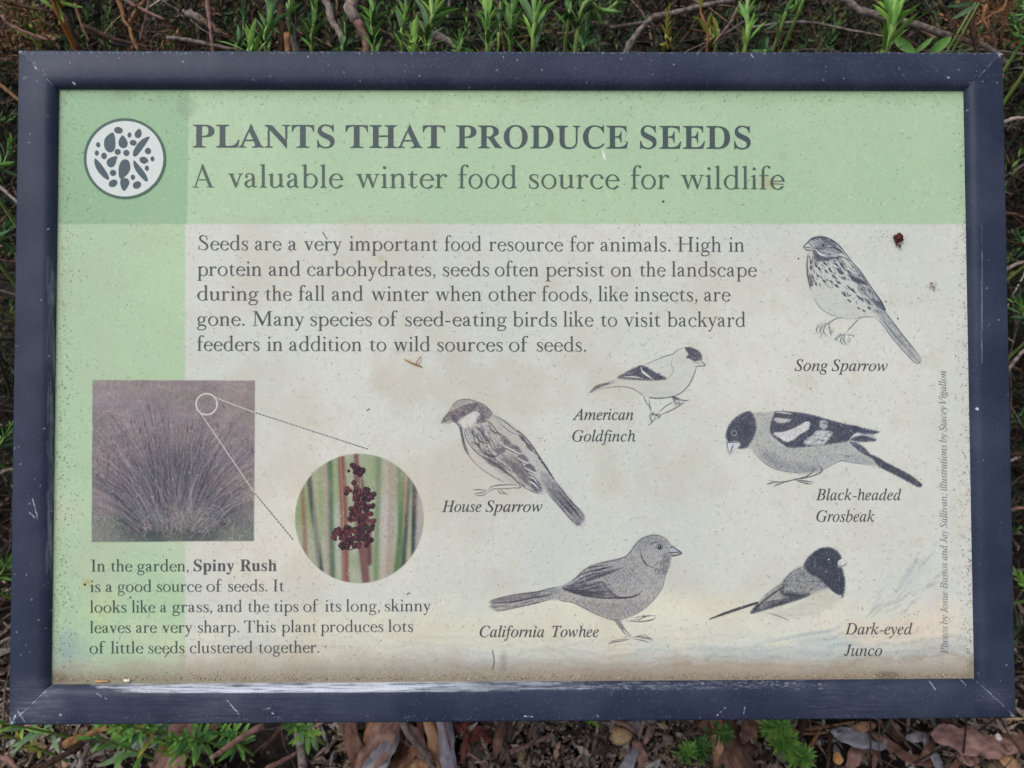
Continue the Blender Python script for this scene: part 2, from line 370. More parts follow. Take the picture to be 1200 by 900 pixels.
# ---- pencil birds
BIRDS = {}
class Bird:
    def __init__(s, name, org, sc, ink):
        s.o, s.k, s.ink = org, sc, C(*ink); s.name = name
    def T(s, P): return [(s.o[0] + x / s.k, s.o[1] + y / s.k) for x, y in P]
    def out(s, P): BIRDS[s.name] = s.T(P); s.body = P
    def f(s, P, al, soft=0.6, curve=True, col=None, rag=None):
        c = s.ink * (.90 if al > .7 else 1.0) if col is None else C(*col)
        cv.fill(s.T(P), c, al, soft, curve, grain=0.34 if al > .6 else 0.6)
        if (al >= .5 if rag is None else rag):              # pencil strokes that break up the outline of a dark or pale patch
            q = crom(np.vstack([np.array(s.T(P), float)] + [np.array(s.T(P[:1]), float)]), 4, True); base = NR.uniform(-.3, .3) + math.radians(40 if s.name in ('song', 'house') else -20)
            for x, y in q[::1]:
                for _ in range(2):
                    a = base + NR.normal(0, .35); L = NR.uniform(.8, 2.6); dx, dy = math.cos(a) * L / 2, math.sin(a) * L / 2; x_, y_ = x + NR.normal(0, .3), y + NR.normal(0, .3)
                    cv.line([(x_ - dx, y_ - dy), (x_ + dx, y_ + dy)], NR.uniform(.35, .8), c, al * NR.uniform(.3, .8), curve=False, grain=.4)
    def l(s, P, w=0.8, al=0.8, taper=True, col=None):
        cv.line(s.T(P), np.asarray(w) * 1.3 if not np.isscalar(w) else w * 1.3, s.ink * .72 if col is None else C(*col), min(1, al * 1.25), taper=taper and np.isscalar(w), grain=0.45)
    def h(s, P, deg, n, L=4, w=0.6, al=0.5, jit=0.18, col=None): cv.hatch(s.T(P), math.radians(deg), int(n * 1.4), L, w * 1.2, s.ink * .78 if col is None else C(*col), min(1, al * 1.35), jit, grain=0.6)
    def eye(s, x, y, r=1.5):
        X, Y = s.T([(x, y)])[0]
        cv.line([(X, Y), (X + .05, Y)], r * 2.5, C(196, 198, 204), .6); cv.line([(X, Y), (X + .05, Y)], r * 2.2, C(30, 32, 46), 1.0); cv.line([(X, Y), (X + .05, Y)], r * 1.4, C(24, 26, 38), 1.0)
        cv.line([(X - .3, Y - .4), (X - .25, Y - .4)], r * .6, C(225, 228, 235), .9)
PAP = (206, 206, 206)
# song sparrow
b = Bird('song', (920, 260), 5.0, (82, 87, 106))
O = [(106, 147), (135, 116), (165, 95), (205, 86), (250, 94), (292, 118), (325, 146), (362, 194), (402, 244), (442, 290), (484, 352), (524, 410), (560, 462), (585, 514), (640, 596), (705, 682), (760, 752), (797, 800), (780, 830), (742, 808), (690, 750), (634, 688), (580, 612), (530, 562), (470, 556), (400, 568), (330, 562), (262, 540), (200, 498), (160, 430), (138, 370), (126, 300), (128, 220), (140, 180), (122, 162)]
b.out(O); b.f(O, .10, 1.2)
b.f([(140, 112), (205, 86), (290, 118), (325, 148), (330, 180), (280, 205), (200, 205), (160, 160)], .28, 1.2)
b.h([(140, 112), (205, 88), (290, 118), (322, 148), (260, 140), (200, 108)], -25, 60, 5, .7, .6)
b.h([(200, 130), (300, 150), (320, 190), (240, 200), (180, 160)], -20, 60, 4, .6, .45)
b.l([(106, 147), (134, 118), (162, 96), (205, 87), (250, 94), (292, 118), (325, 148), (362, 196)], [.8, .9, 1.3, 1.2, 1, 1, 1.1, .8], .75)
b.l([(252, 150), (290, 152), (325, 172), (350, 196)], 1.6, .8); b.l([(160, 150), (195, 158), (215, 160)], 1.2, .7)
b.l([(106, 148), (130, 150), (158, 152)], .8, .75); b.l([(106, 149), (125, 164), (150, 165), (165, 152)], .9, .75); b.l([(135, 118), (150, 135), (160, 150)], .7, .6)
b.f([(196, 118), (240, 112), (252, 150), (225, 166), (196, 150)], .45, 1.0); b.eye(222, 133, 1.7)
b.f([(170, 168), (200, 192), (250, 208), (312, 206), (268, 222), (212, 230), (172, 215)], .8, .6)
b.h([(170, 160), (250, 200), (330, 200), (300, 235), (180, 235)], -10, 50, 4, .7, .6)
b.l([(178, 160), (205, 188), (245, 203)], 1.6, .85, col=(214, 214, 216)); b.l([(300, 200), (350, 210), (400, 240)], .8, .6)
b.l([(134, 185), (128, 240), (130, 300), (140, 360), (150, 400)], 1.2, .7); b.f([(142, 310), (156, 330), (158, 370), (146, 372)], .75, .5)
for (x, y, d, L) in ((180, 250, -60, 8), (200, 275, -60, 6), (150, 235, -80, 7), (150, 270, -80, 6), (235, 245, -45, 7), (240, 290, -50, 6), (190, 315, -60, 4), (225, 345, -50, 4), (265, 285, -45, 7), (285, 320, -45, 6), (270, 350, -40, 5), (300, 375, -40, 7), (315, 355, -40, 5), (180, 365, -50, 4), (320, 290, -40, 9), (345, 330, -45, 6), (300, 250, -40, 8), (335, 260, -40, 8), (370, 290, -45, 6), (390, 330, -45, 6), (375, 385, -45, 8), (400, 405, -40, 8), (345, 425, -40, 9), (375, 462, -35, 6), (430, 440, -40, 8), (450, 455, -40, 6), (430, 505, -35, 4), (460, 520, -35, 4), (490, 470, -55, 8), (490, 505, -50, 5)):
    a = math.radians(-d + NR.normal(0, 4)); dx, dy = math.cos(a) * L * 2.4, math.sin(a) * L * 2.4
    b.l([(x - dx, y - dy), (x, y), (x + dx, y + dy)], [.5, 1.7, .5], .72)
b.f([(362, 290), (400, 300), (455, 330), (478, 355), (455, 368), (420, 360), (385, 335)], .35, 1.2)
for i in range(7): b.l([(372 + i * 14, 300 + i * 7), (392 + i * 13, 330 + i * 5), (420 + i * 10, 362 + i * 1.5)], 1.2, .7)
b.f([(300, 270), (325, 280), (342, 305), (318, 300)], .85, .5)
b.l([(340, 200), (400, 262), (450, 320), (500, 395), (560, 470)], .9, .65); b.l([(362, 196), (402, 246), (442, 292), (484, 354), (524, 412), (560, 464), (584, 514)], [.7, .8, 1.2, 1, 1, 1.6, 2], .8)
b.f([(510, 450), (540, 466), (566, 480), (585, 516), (556, 505), (528, 480)], .85, .5)
b.h([(420, 360), (500, 400), (585, 515), (520, 530), (440, 420)], -50, 70, 7, .6, .4)
b.l([(420, 365), (480, 430), (540, 505)], .8, .6)
b.f([(530, 520), (585, 518), (705, 684), (795, 800), (778, 826), (690, 748), (580, 610)], .24, .9)
b.h([(560, 540), (640, 600), (790, 805), (770, 820), (640, 680)], -50, 60, 10, .45, .28, .05)
b.l([(575, 520), (640, 600), (705, 684), (760, 752), (796, 800)], .9, .7); b.l([(560, 560), (640, 660), (700, 725), (765, 800)], .7, .6); b.l([(530, 562), (580, 612), (634, 688), (742, 808), (780, 828), (796, 800)], .7, .5)
b.l([(160, 430), (200, 498), (262, 540), (330, 562)], .6, .35); b.l([(400, 568), (470, 556), (530, 562)], .6, .45)
for P in ([(345, 560), (300, 565), (255, 592), (215, 600)], [(440, 560), (400, 600), (350, 655)], [(432, 570), (395, 608)], [(215, 600), (185, 625), (190, 655)], [(225, 600), (205, 635), (215, 662)], [(240, 598), (225, 640), (245, 670)], [(255, 595), (262, 640), (270, 670)],
          [(350, 655), (310, 672), (300, 700)], [(350, 655), (325, 690), (335, 720)], [(352, 655), (345, 695), (365, 725)], [(355, 660), (400, 665), (395, 680)], [(290, 690), (360, 725)], [(180, 640), (270, 680)], [(230, 605), (215, 640)]): b.l(P, 1.0, .5)
b.h([(190, 595), (270, 600), (280, 660), (200, 660)], 60, 24, 5, .5, .4); b.h([(300, 655), (380, 660), (370, 725), (300, 700)], 60, 24, 5, .5, .4)
for _k in range(3): b.h([(165, 215), (320, 225), (400, 300), (470, 420), (500, 520), (400, 470), (300, 400), (180, 380)], -52 - _k * 4, 26, 3.4, 1.2, .55, .15)
b.h([(300, 210), (420, 280), (520, 420), (560, 480), (480, 430), (380, 320)], -48, 60, 5, .9, .5, .1)
b.h([(130, 200), (165, 200), (170, 380), (140, 380)], -80, 30, 4, .9, .5, .1)
# american goldfinch
b = Bird('gold', (660, 395), 6.316, (68, 71, 88))
O = [(200, 408), (250, 365), (300, 338), (400, 308), (500, 245), (585, 205), (640, 190), (740, 145), (810, 125), (850, 92), (910, 75), (970, 84), (1012, 115), (1026, 160), (1052, 208), (990, 222), (960, 290), (925, 360), (870, 412), (800, 442), (700, 452), (640, 446), (590, 430), (540, 395), (480, 372), (400, 366), (300, 378)]
b.out(O); b.f(O, .05, 1.5); b.f([(560, 400), (700, 425), (800, 440), (870, 405), (800, 420), (650, 400)], .16, 3)
b.f([(905, 78), (960, 82), (1010, 112), (1025, 158), (1000, 168), (975, 175), (940, 160), (925, 120)], .92, .5)
b.l([(585, 205), (650, 185), (740, 145), (810, 125), (850, 92), (905, 76)], .8, .42); b.l([(1026, 160), (1020, 178), (1050, 208), (1000, 215), (960, 218)], .8, .6); b.l([(960, 185), (1000, 190), (1012, 206)], .7, .5)
b.l([(985, 222), (962, 290), (925, 360), (870, 412), (800, 442), (700, 452), (640, 446)], [.5, .9, .9, .9, .9, 1.1, 1.0], .5); b.eye(922, 146, 1.6)
b.l([(815, 130), (800, 200), (815, 250), (780, 300), (730, 312)], .6, .3)
b.f([(402, 300), (470, 262), (530, 232), (580, 212), (640, 238), (690, 268), (760, 306), (700, 316), (600, 318), (480, 312)], .88, .6)
b.h([(402, 300), (580, 212), (760, 306), (600, 318)], 25, 60, 5, .7, .5)
b.l([(572, 222), (590, 258), (625, 285), (662, 312)], 2.0, .95, col=PAP); b.l([(440, 292), (520, 294), (600, 308)], 1.1, .9, col=PAP); b.l([(480, 272), (520, 262)], 1.3, .8, col=PAP); b.l([(430, 302), (500, 306)], .8, .8, col=PAP)
b.f([(200, 408), (230, 372), (270, 352), (335, 342), (290, 362), (240, 385)], .85, .5); b.l([(230, 380), (300, 358), (400, 330)], .8, .5); b.l([(270, 350), (340, 335), (400, 312)], .8, .5); b.l([(240, 390), (330, 372), (420, 366), (480, 372), (540, 395), (590, 435), (610, 480)], .8, .45)
b.l([(600, 440), (612, 480), (640, 520), (650, 560)], .9, .5); b.l([(635, 446), (640, 500), (655, 550)], .8, .45)
for P in ([(650, 555), (640, 590), (665, 630)], [(655, 560), (690, 580), (720, 600)], [(650, 570), (700, 575), (720, 575)], [(665, 625), (640, 645), (628, 655)], [(820, 480), (760, 510), (700, 565)], [(840, 515), (780, 550), (700, 580)], [(800, 440), (835, 462), (860, 460)], [(805, 445), (830, 480), (840, 515)], [(860, 460), (900, 470), (935, 465)], [(855, 465), (860, 500), (880, 500)], [(900, 480), (840, 520), (800, 545)], [(640, 590), (625, 640)], [(680, 580), (672, 620)]): b.l(P, 1.0, .5)
b.h([(640, 560), (720, 570), (710, 610), (650, 630)], 50, 26, 4, .5, .45); b.h([(820, 455), (910, 470), (860, 510), (820, 500)], 20, 26, 4, .5, .45)
b.l([(798, 440), (830, 448), (870, 462)], 1.3, .75); b.l([(800, 541), (810, 541)], 1.3, .8)
# house sparrow
b = Bird('house', (510, 455), 5.295, (80, 76, 92))
O = [(38, 215), (70, 165), (95, 130), (115, 98), (150, 75), (200, 70), (255, 82), (310, 110), (350, 150), (400, 180), (460, 215), (510, 258), (560, 305), (610, 370), (650, 430), (690, 490), (730, 560), (790, 640), (850, 710), (905, 765), (928, 805), (880, 855), (830, 800), (770, 730), (700, 650), (640, 655), (590, 620), (500, 598), (420, 580), (340, 535), (270, 485), (215, 425), (180, 360), (165, 290), (155, 240), (120, 205), (80, 218)]
b.out(O); b.f(O, .20, 1.2)
b.f([(195, 400), (270, 480), (340, 532), (480, 592), (400, 540), (300, 450), (230, 380), (190, 300)], .55, 1.8, col=PAP)
b.f([(120, 98), (150, 77), (200, 72), (245, 84), (200, 92), (150, 120), (105, 150)], .30, 1.2)
b.f([(95, 150), (130, 130), (170, 110), (225, 95), (262, 100), (245, 130), (215, 155), (180, 172), (150, 190), (128, 208), (110, 200), (100, 178)], .88, .7)
b.f([(240, 88), (300, 105), (350, 150), (330, 190), (280, 215), (255, 190), (275, 150), (262, 105)], .62, 1.0)
b.h([(240, 88), (350, 150), (300, 212), (255, 190)], 40, 100, 3, .7, .6, .9)
b.f([(160, 205), (200, 168), (245, 148), (272, 160), (250, 205), (210, 238), (175, 240)], .75, .8, col=(210, 208, 206))
b.l([(38, 215), (70, 165), (95, 132), (115, 98), (150, 74), (200, 69), (255, 82), (310, 108), (350, 150)], [.7, .7, .7, .8, .8, .8, .9, 1, .8], .6)
b.f([(38, 215), (70, 165), (100, 145), (112, 180), (80, 190)], .42, .6); b.f([(42, 214), (85, 205), (125, 185), (120, 205), (85, 218)], .25, .5); b.l([(40, 214), (85, 195), (128, 182)], .8, .75)
b.l([(165, 155), (180, 145), (200, 142)], .9, .8, col=PAP); b.eye(175, 147, 1.6)
b.f([(125, 210), (155, 232), (165, 280), (185, 340), (205, 405), (180, 370), (162, 290), (150, 240)], .85, .7)
b.l([(160, 240), (168, 300), (185, 370), (215, 425), (270, 485), (340, 535), (420, 580)], [1.4, 1.8, 1.4, .8, .6, .6, .5], .55)
b.l([(190, 250), (185, 290), (215, 350), (255, 395), (300, 430), (370, 470), (450, 525), (540, 605), (600, 640), (660, 652)], 1.0, .75)
b.l([(250, 215), (320, 205), (350, 225), (400, 290), (430, 350)], .9, .65); b.l([(350, 160), (430, 205), (500, 262), (540, 290)], .9, .6); b.l([(360, 170), (450, 260), (520, 290)], .7, .5)
for P in ([(250, 235), (285, 270), (320, 320), (350, 360)], [(225, 250), (240, 290), (260, 300)], [(260, 300), (280, 330), (330, 345)], [(235, 330), (270, 350), (280, 375)], [(330, 215), (350, 260), (400, 290)], [(280, 240), (300, 270), (290, 290)]): b.l(P, 1.7, .6)
b.h([(200, 240), (320, 215), (430, 350), (380, 400), (280, 400), (215, 330)], -50, 130, 5, .6, .42)
b.f([(380, 270), (430, 300), (468, 340), (455, 365), (430, 350), (420, 310)], .82, .6)
for (x, y) in ((500, 375), (545, 432), (590, 492)): b.f([(x - 35, y - 5), (x - 18, y - 24), (x + 15, y - 8), (x + 32, y + 28), (x - 5, y + 20), (x - 55, y - 8)], .88, .6)
b.f([(380, 375), (425, 370), (432, 390), (405, 408), (382, 398)], .78, .6)
for (x, y, w_) in ((600, 560, 1.5), (625, 590, 1.5)): b.f([(x - 20, y - 20), (x + 15, y - 8), (x + 35, y + 30), (x + 10, y + 18)], .8, .6)
b.f([(590, 600), (625, 615), (660, 632), (620, 636)], .7, .6)
for i in range(10):
    o = i * 9; b.l([(395 + o * .9, 420 - o * .3), (460 + o * .9, 480 - o * .2), (530 + o * .8, 560 - o * .1), (590 + o * .6, 610 + o * .1)], .75, .6)
for i in range(5): b.l([(300 + i * 20, 425 + i * 4), (350 + i * 20, 460 + i * 12), (430 + i * 20, 520 + i * 14)], 1.1, .6)
b.f([(300, 425), (360, 450), (440, 500), (400, 500), (330, 465)], .5, 1.0)
b.h([(270, 400), (420, 400), (640, 640), (560, 620), (380, 500)], -42, 160, 8, .55, .42, .1)
b.l([(510, 260), (560, 305), (610, 370), (650, 432), (690, 492), (735, 562)], [.8, 1, 1.2, 1.2, 1.4, .8], .7)
b.f([(518, 290), (545, 300), (560, 330), (540, 322)], .9, .5); b.f([(562, 335), (590, 355), (602, 388), (575, 370)], .85, .5)
for (x, y) in ((622, 405), (645, 440), (662, 465), (680, 490), (698, 512), (712, 535)): b.l([(x - 8, y - 12), (x + 6, y + 8)], 2.2, .8)
b.f([(650, 520), (735, 562), (905, 765), (926, 806), (880, 852), (800, 770), (700, 650)], .28, 1.0)
b.h([(670, 600), (740, 580), (925, 805), (882, 850)], -50, 110, 12, .45, .26, .05)
b.l([(735, 562), (790, 640), (850, 710), (905, 765), (926, 806)], 1.0, .65); b.l([(700, 620), (800, 730), (900, 830)], 1.0, .7); b.l([(690, 645), (770, 730), (830, 800), (880, 852)], .9, .6); b.l([(740, 620), (830, 720), (915, 815)], .9, .6)
b.f([(820, 690), (905, 775), (922, 810), (900, 815), (860, 760)], .34, .8); b.f([(850, 810), (900, 835), (885, 852)], .45, .6)
for P in ([(520, 600), (440, 598), (360, 606), (320, 635)], [(525, 612), (450, 622), (360, 625), (325, 648)], [(320, 635), (270, 628), (225, 630)], [(320, 640), (270, 650), (240, 655)], [(325, 648), (290, 664), (240, 662)], [(400, 625), (430, 650), (460, 662)], [(390, 625), (400, 648), (430, 655)], [(520, 600), (528, 615), (490, 625)]): b.l(P, 1.0, .6)
for (x, y) in ((455, 352), (500, 375), (545, 432), (590, 492)):      # pale edges of the wing feathers
    b.l([(x - 60, y - 14), (x - 10, y + 14), (x + 26, y + 30), (x + 36, y + 26)], 1.3, .9, col=(200, 198, 200)); b.l([(x - 66, y - 8), (x - 14, y + 22), (x + 30, y + 40)], .7, .8)
    b.l([(x - 30, y - 4), (x, y + 6), (x + 24, y + 24)], .6, .6, col=(150, 146, 158))
for i in range(7): b.l([(400 + i * 16, 405 + i * 3), (470 + i * 17, 470 + i * 10), (560 + i * 10, 560 + i * 8)], .8, .85, col=(206, 204, 204)); b.l([(404 + i * 16, 408 + i * 3), (474 + i * 17, 474 + i * 10), (564 + i * 10, 564 + i * 8)], .7, .8)
for i in range(6): b.l([(215 + i * 22, 255 + i * 5), (240 + i * 24, 300 + i * 8), (250 + i * 26, 350 + i * 8)], 1.1, .5)
b.l([(240, 330), (300, 395), (370, 420), (400, 400)], 1.0, .8); b.l([(290, 400), (350, 425), (392, 418)], 1.4, .8); b.l([(280, 385), (340, 405)], 1.2, .7)
b.l([(570, 545), (610, 560), (640, 600)], 1.2, .8, col=(204, 202, 204)); b.l([(575, 575), (610, 590), (640, 625)], 1.2, .8, col=(204, 202, 204))
for k_ in range(3): b.h([(38, 215), (70, 165), (100, 145), (112, 180), (80, 205)], 20, 16, 4, .5, .6, .1)
for i in range(5): b.l([(690 + i * 9, 610 - i * 8), (790 + i * 9, 722 - i * 4), (880 + i * 8, 830 - i * 6)], .6, .7)
# black-headed grosbeak
b = Bird('grosbeak', (840, 470), 4.8, (64, 68, 86))
O = [(70, 302), (55, 250), (52, 190), (75, 130), (115, 88), (165, 62), (200, 64), (270, 64), (325, 60), (420, 62), (520, 75), (620, 102), (720, 128), (800, 148), (905, 172), (880, 185), (890, 222), (800, 228), (830, 265), (870, 305), (960, 350), (1080, 410), (1150, 468), (1130, 478), (1020, 425), (930, 378), (880, 362), (760, 345), (700, 335), (640, 362), (580, 395), (500, 405), (410, 398), (320, 378), (250, 330), (190, 268), (130, 262), (100, 275)]
b.out(O); b.f(O, .24, 1.0)
b.f([(240, 300), (330, 372), (420, 395), (520, 400), (600, 375), (520, 360), (400, 350), (300, 290)], .30, 3); b.h([(200, 80), (300, 80), (310, 200), (420, 270), (740, 240), (560, 390), (400, 390), (260, 320)], 20, 260, 3, .6, .22, .8)
b.f([(75, 240), (52, 190), (75, 130), (115, 88), (165, 62), (195, 66), (218, 120), (215, 180), (180, 245), (150, 266), (120, 262), (130, 232), (95, 228)], .95, .6)
b.l([(145, 100), (180, 72)], 1.5, .7, col=(170, 172, 184)); b.f([(70, 302), (55, 245), (62, 232), (95, 230), (128, 236), (118, 262), (85, 280)], .85, .5, col=(200, 202, 208)); b.l([(70, 302), (58, 250), (60, 232), (95, 232), (128, 236)], .8, .7); b.l([(72, 298), (85, 262), (95, 240)], .9, .7)
X_, Y_ = b.T([(96, 179)])[0]; cv.line([(X_ + 3 * math.cos(a), Y_ + 3 * math.sin(a)) for a in t_], .8, C(170, 174, 190), .8); b.eye(96, 179, 1.3)
b.f([(325, 70), (335, 60), (420, 62), (520, 76), (620, 104), (720, 130), (800, 152), (745, 218), (640, 240), (520, 254), (420, 262), (370, 240), (320, 200), (300, 165), (306, 120)], .93, .6)
b.l([(326, 62), (380, 66), (430, 74)], 1.2, .9, col=PAP); b.f([(326, 98), (360, 98), (410, 106), (380, 120), (340, 118)], .85, .6, col=PAP)
b.f([(322, 180), (380, 172), (440, 150), (500, 118), (522, 125), (510, 160), (470, 185), (430, 215), (390, 228), (350, 205)], .92, .5, col=PAP)
b.f([(490, 232), (540, 190), (570, 168), (640, 172), (640, 200), (600, 240), (540, 246)], .85, .6, col=PAP); b.f([(590, 108), (625, 120), (610, 160), (580, 140)], .7, .6, col=PAP); b.l([(690, 130), (715, 150)], 1.4, .85, col=PAP); b.l([(750, 160), (765, 180)], 1.6, .8, col=PAP); b.f([(750, 215), (800, 195), (815, 182), (780, 182)], .8, .5, col=PAP)
b.h([(500, 200), (640, 172), (640, 235), (540, 246)], 15, 26, 5, .6, .6); b.h([(580, 108), (640, 115), (620, 165)], 0, 14, 4, .6, .6)
b.f([(770, 140), (850, 160), (908, 172), (880, 184), (800, 178)], .85, .6); b.f([(755, 215), (810, 195), (870, 208), (892, 220), (820, 228)], .88, .6)
b.f([(750, 232), (790, 240), (830, 265), (862, 300), (860, 312), (820, 292), (780, 262)], .8, .5); b.l([(770, 240), (792, 252)], 1.3, .85, col=PAP); b.l([(800, 262), (828, 288)], 1.3, .85, col=PAP)
b.f([(866, 306), (900, 315), (960, 350), (1080, 412), (1150, 466), (1125, 478), (1000, 412), (920, 372), (880, 330)], .93, .5); b.f([(700, 330), (760, 300), (840, 320), (880, 350), (880, 362)], .10, 1.5)
b.l([(190, 268), (250, 332), (320, 378), (410, 398), (500, 404)], .7, .35); b.l([(580, 395), (640, 362), (700, 335), (760, 345), (880, 362)], .7, .4); b.l([(696, 300), (740, 310), (760, 305)], .8, .4)
for P in ([(545, 365), (540, 395), (500, 425), (440, 440), (380, 455)], [(580, 365), (590, 395), (540, 420), (460, 442)], [(440, 440), (390, 452), (340, 455), (290, 445)], [(340, 455), (300, 462), (278, 468)], [(380, 458), (340, 470), (315, 482)], [(440, 445), (500, 450), (550, 458)], [(450, 450), (500, 462), (540, 468)], [(450, 440), (540, 455)]): b.l(P, 1.1, .6)
# california towhee
b = Bird('towhee', (560, 620), 4.8, (88, 86, 100))
O = [(72, 412), (110, 390), (220, 366), (330, 352), (400, 334), (470, 322), (530, 290), (590, 235), (640, 205), (720, 182), (800, 165), (845, 142), (880, 95), (920, 55), (975, 34), (1020, 36), (1065, 62), (1095, 98), (1145, 138), (1090, 155), (1082, 200), (1055, 260), (1035, 330), (985, 400), (920, 458), (850, 495), (770, 512), (700, 492), (620, 455), (540, 415), (470, 402), (400, 398), (330, 415), (220, 440), (105, 462)]
b.out(O); b.f(O, .36, 1.0)
b.f([(560, 420), (700, 488), (780, 508), (870, 480), (960, 420), (900, 400), (760, 420), (640, 400)], .28, 3); b.h(O, 15, 900, 3, .6, .22, .9)
b.f([(880, 95), (920, 55), (975, 36), (1020, 38), (1070, 70), (1060, 110), (980, 90), (900, 130)], .22, 2)
b.f([(640, 206), (800, 166), (900, 160), (940, 250), (900, 350), (860, 380), (640, 360), (480, 335), (560, 270)], .10, 2)
b.f([(478, 335), (560, 300), (640, 312), (700, 340), (790, 385), (720, 386), (640, 376), (560, 362)], .5, 1.0); b.f([(478, 330), (530, 342), (600, 362), (700, 382), (640, 382), (560, 365)], .8, .7)
for P in ([(480, 335), (560, 330), (650, 310), (710, 295)], [(490, 338), (570, 345), (660, 330), (700, 318)], [(500, 340), (600, 360), (690, 350), (730, 345)], [(560, 355), (660, 372), (740, 372)], [(650, 300), (700, 300), (715, 310)], [(530, 290), (590, 250), (680, 225), (760, 205)], [(540, 300), (620, 262), (700, 240)], [(700, 300), (740, 350), (790, 380), (850, 382), (900, 368), (930, 335)], [(600, 225), (660, 210), (740, 200)], [(640, 245), (700, 225), (760, 210)]): b.l(P, 1.2, .7)
for i in range(6): b.l([(500 + i * 6, 325 - i * 3), (600 + i * 14, 300 - i * 8), (700 + i * 16, 270 - i * 8)], .8, .38)
b.f([(650, 300), (705, 296), (740, 345), (680, 330)], .5, .8); b.l([(478, 334), (560, 362), (660, 382), (760, 388), (850, 384), (905, 366)], [1, 1.8, 1.4, 1.2, 1.4, 1], .85); b.h([(480, 330), (700, 296), (780, 380), (620, 370)], 8, 90, 8, .6, .5, .1)
b.l([(470, 322), (530, 290), (590, 236), (640, 206), (720, 184), (800, 166), (845, 142), (880, 95), (920, 55), (975, 35), (1020, 37), (1065, 62), (1095, 98)], 1.0, .55)
b.f([(1075, 120), (1105, 100), (1145, 136), (1110, 142), (1078, 150)], .15, .5); b.l([(1095, 98), (1145, 136), (1080, 150)], 1.0, .8); b.l([(1070, 132), (1110, 128), (1142, 136)], .9, .8); b.f([(1085, 98), (1105, 102), (1100, 120)], .7, .5)
X_, Y_ = b.T([(1022, 100)])[0]; cv.line([(X_ + 3.6 * math.cos(a), Y_ + 3.3 * math.sin(a)) for a in t_], .8, C(66, 64, 84), .7); b.eye(1022, 101, 2.2)
b.l([(915, 120), (922, 160), (950, 200), (985, 218)], 1.3, .7); b.f([(1055, 130), (1082, 160), (1060, 220), (1040, 250), (1035, 200)], .4, 1.5); b.h([(1030, 150), (1082, 160), (1050, 260), (990, 230)], 60, 50, 4, .7, .5); b.l([(960, 90), (990, 75), (1020, 72)], 1, .5)
b.l([(1082, 200), (1055, 260), (1035, 330), (985, 400), (920, 458), (850, 495)], .9, .4); b.l([(850, 495), (780, 512), (700, 492), (620, 455), (540, 415), (470, 402), (455, 385), (465, 365)], .9, .45)
b.f([(72, 412), (110, 392), (330, 354), (330, 385), (200, 410)], .42, .8); b.h([(72, 412), (110, 392), (420, 340), (400, 396), (105, 460)], 11, 130, 12, .5, .28, .05)
b.l([(72, 412), (110, 391), (220, 367), (330, 353), (400, 335), (470, 322)], 1, .6); b.l([(72, 416), (200, 408), (320, 382), (415, 366)], 1.3, .75); b.l([(105, 462), (220, 440), (330, 415), (400, 398)], 1, .6); b.l([(85, 425), (105, 460)], 1.2, .5); b.l([(320, 360), (330, 385), (410, 368)], 1, .6)
for P in ([(770, 512), (805, 560), (830, 590), (870, 612)], [(790, 512), (830, 570), (870, 605)], [(870, 612), (900, 605), (960, 612), (990, 620)], [(870, 618), (920, 625), (970, 640)], [(860, 615), (800, 630), (740, 632)], [(800, 630), (750, 640), (730, 645)], [(940, 600), (985, 635)], [(830, 515), (900, 520), (980, 510), (1000, 490)], [(900, 518), (940, 490), (1000, 487)], [(880, 500), (920, 490), (950, 486)], [(960, 515), (985, 505)]): b.l(P, 1.0, .5)
b.f([(768, 510), (795, 512), (820, 560), (802, 555)], .7, .6)
b.f([(1082, 118), (1108, 104), (1140, 134), (1108, 140)], .7, .5, col=(190, 188, 196)); b.l([(1095, 98), (1120, 116), (1145, 137)], .9, .95); b.l([(1075, 134), (1110, 130), (1143, 137)], .9, .95); b.l([(1145, 138), (1110, 150), (1078, 150)], .8, .9)
for i in range(9): b.l([(640 + i * 22, 230 - i * 4), (700 + i * 22, 262 - i * 3), (760 + i * 14, 320 - i * 5)], .7, .28)
for i in range(7): b.l([(560 + i * 6, 300 - i * 7), (680 + i * 10, 270 - i * 6), (780 + i * 8, 235 - i * 4)], .7, .45)
for i in range(8): b.l([(490 + i * 12, 338 + i * 3), (580 + i * 14, 345 + i * 3), (670 + i * 10, 352 + i * 3)], .6, .75)
for P in ([(870, 612), (905, 600), (945, 598), (985, 632)], [(735, 632), (790, 622), (860, 616)], [(900, 612), (950, 616), (992, 628)], [(840, 518), (900, 508), (960, 488), (1002, 488)], [(900, 520), (960, 516), (990, 506)]): b.l(P, .7, .45)
# dark-eyed junco
b = Bird('junco', (820, 630), 4.444, (56, 62, 78))
O = [(52, 424), (130, 392), (220, 362), (300, 335), (360, 280), (430, 232), (480, 180), (540, 150), (565, 105), (610, 65), (660, 50), (705, 62), (735, 98), (768, 122), (745, 145), (750, 200), (757, 250), (745, 300), (690, 340), (620, 385), (540, 400), (450, 402), (350, 392), (268, 394), (200, 385)]
b.out(O)
b.f([(350, 390), (450, 370), (560, 310), (640, 260), (745, 300), (690, 345), (600, 400), (470, 420)], .10, 3)
b.f([(430, 232), (480, 182), (540, 148), (600, 170), (650, 205), (676, 256), (650, 268), (600, 282), (560, 296), (480, 320), (420, 290)], .45, 1.4); b.h([(430, 232), (540, 150), (640, 200), (600, 270), (470, 320)], 30, 200, 3, .6, .35, .9)
b.f([(268, 392), (300, 345), (360, 282), (440, 232), (440, 280), (560, 290), (570, 300), (500, 330), (420, 355), (330, 382)], .42, .9)
b.f([(266, 392), (300, 345), (310, 380)], .8, .6); b.f([(440, 318), (500, 305), (568, 290), (560, 306), (480, 332), (400, 358), (300, 384), (400, 345)], .85, .6)
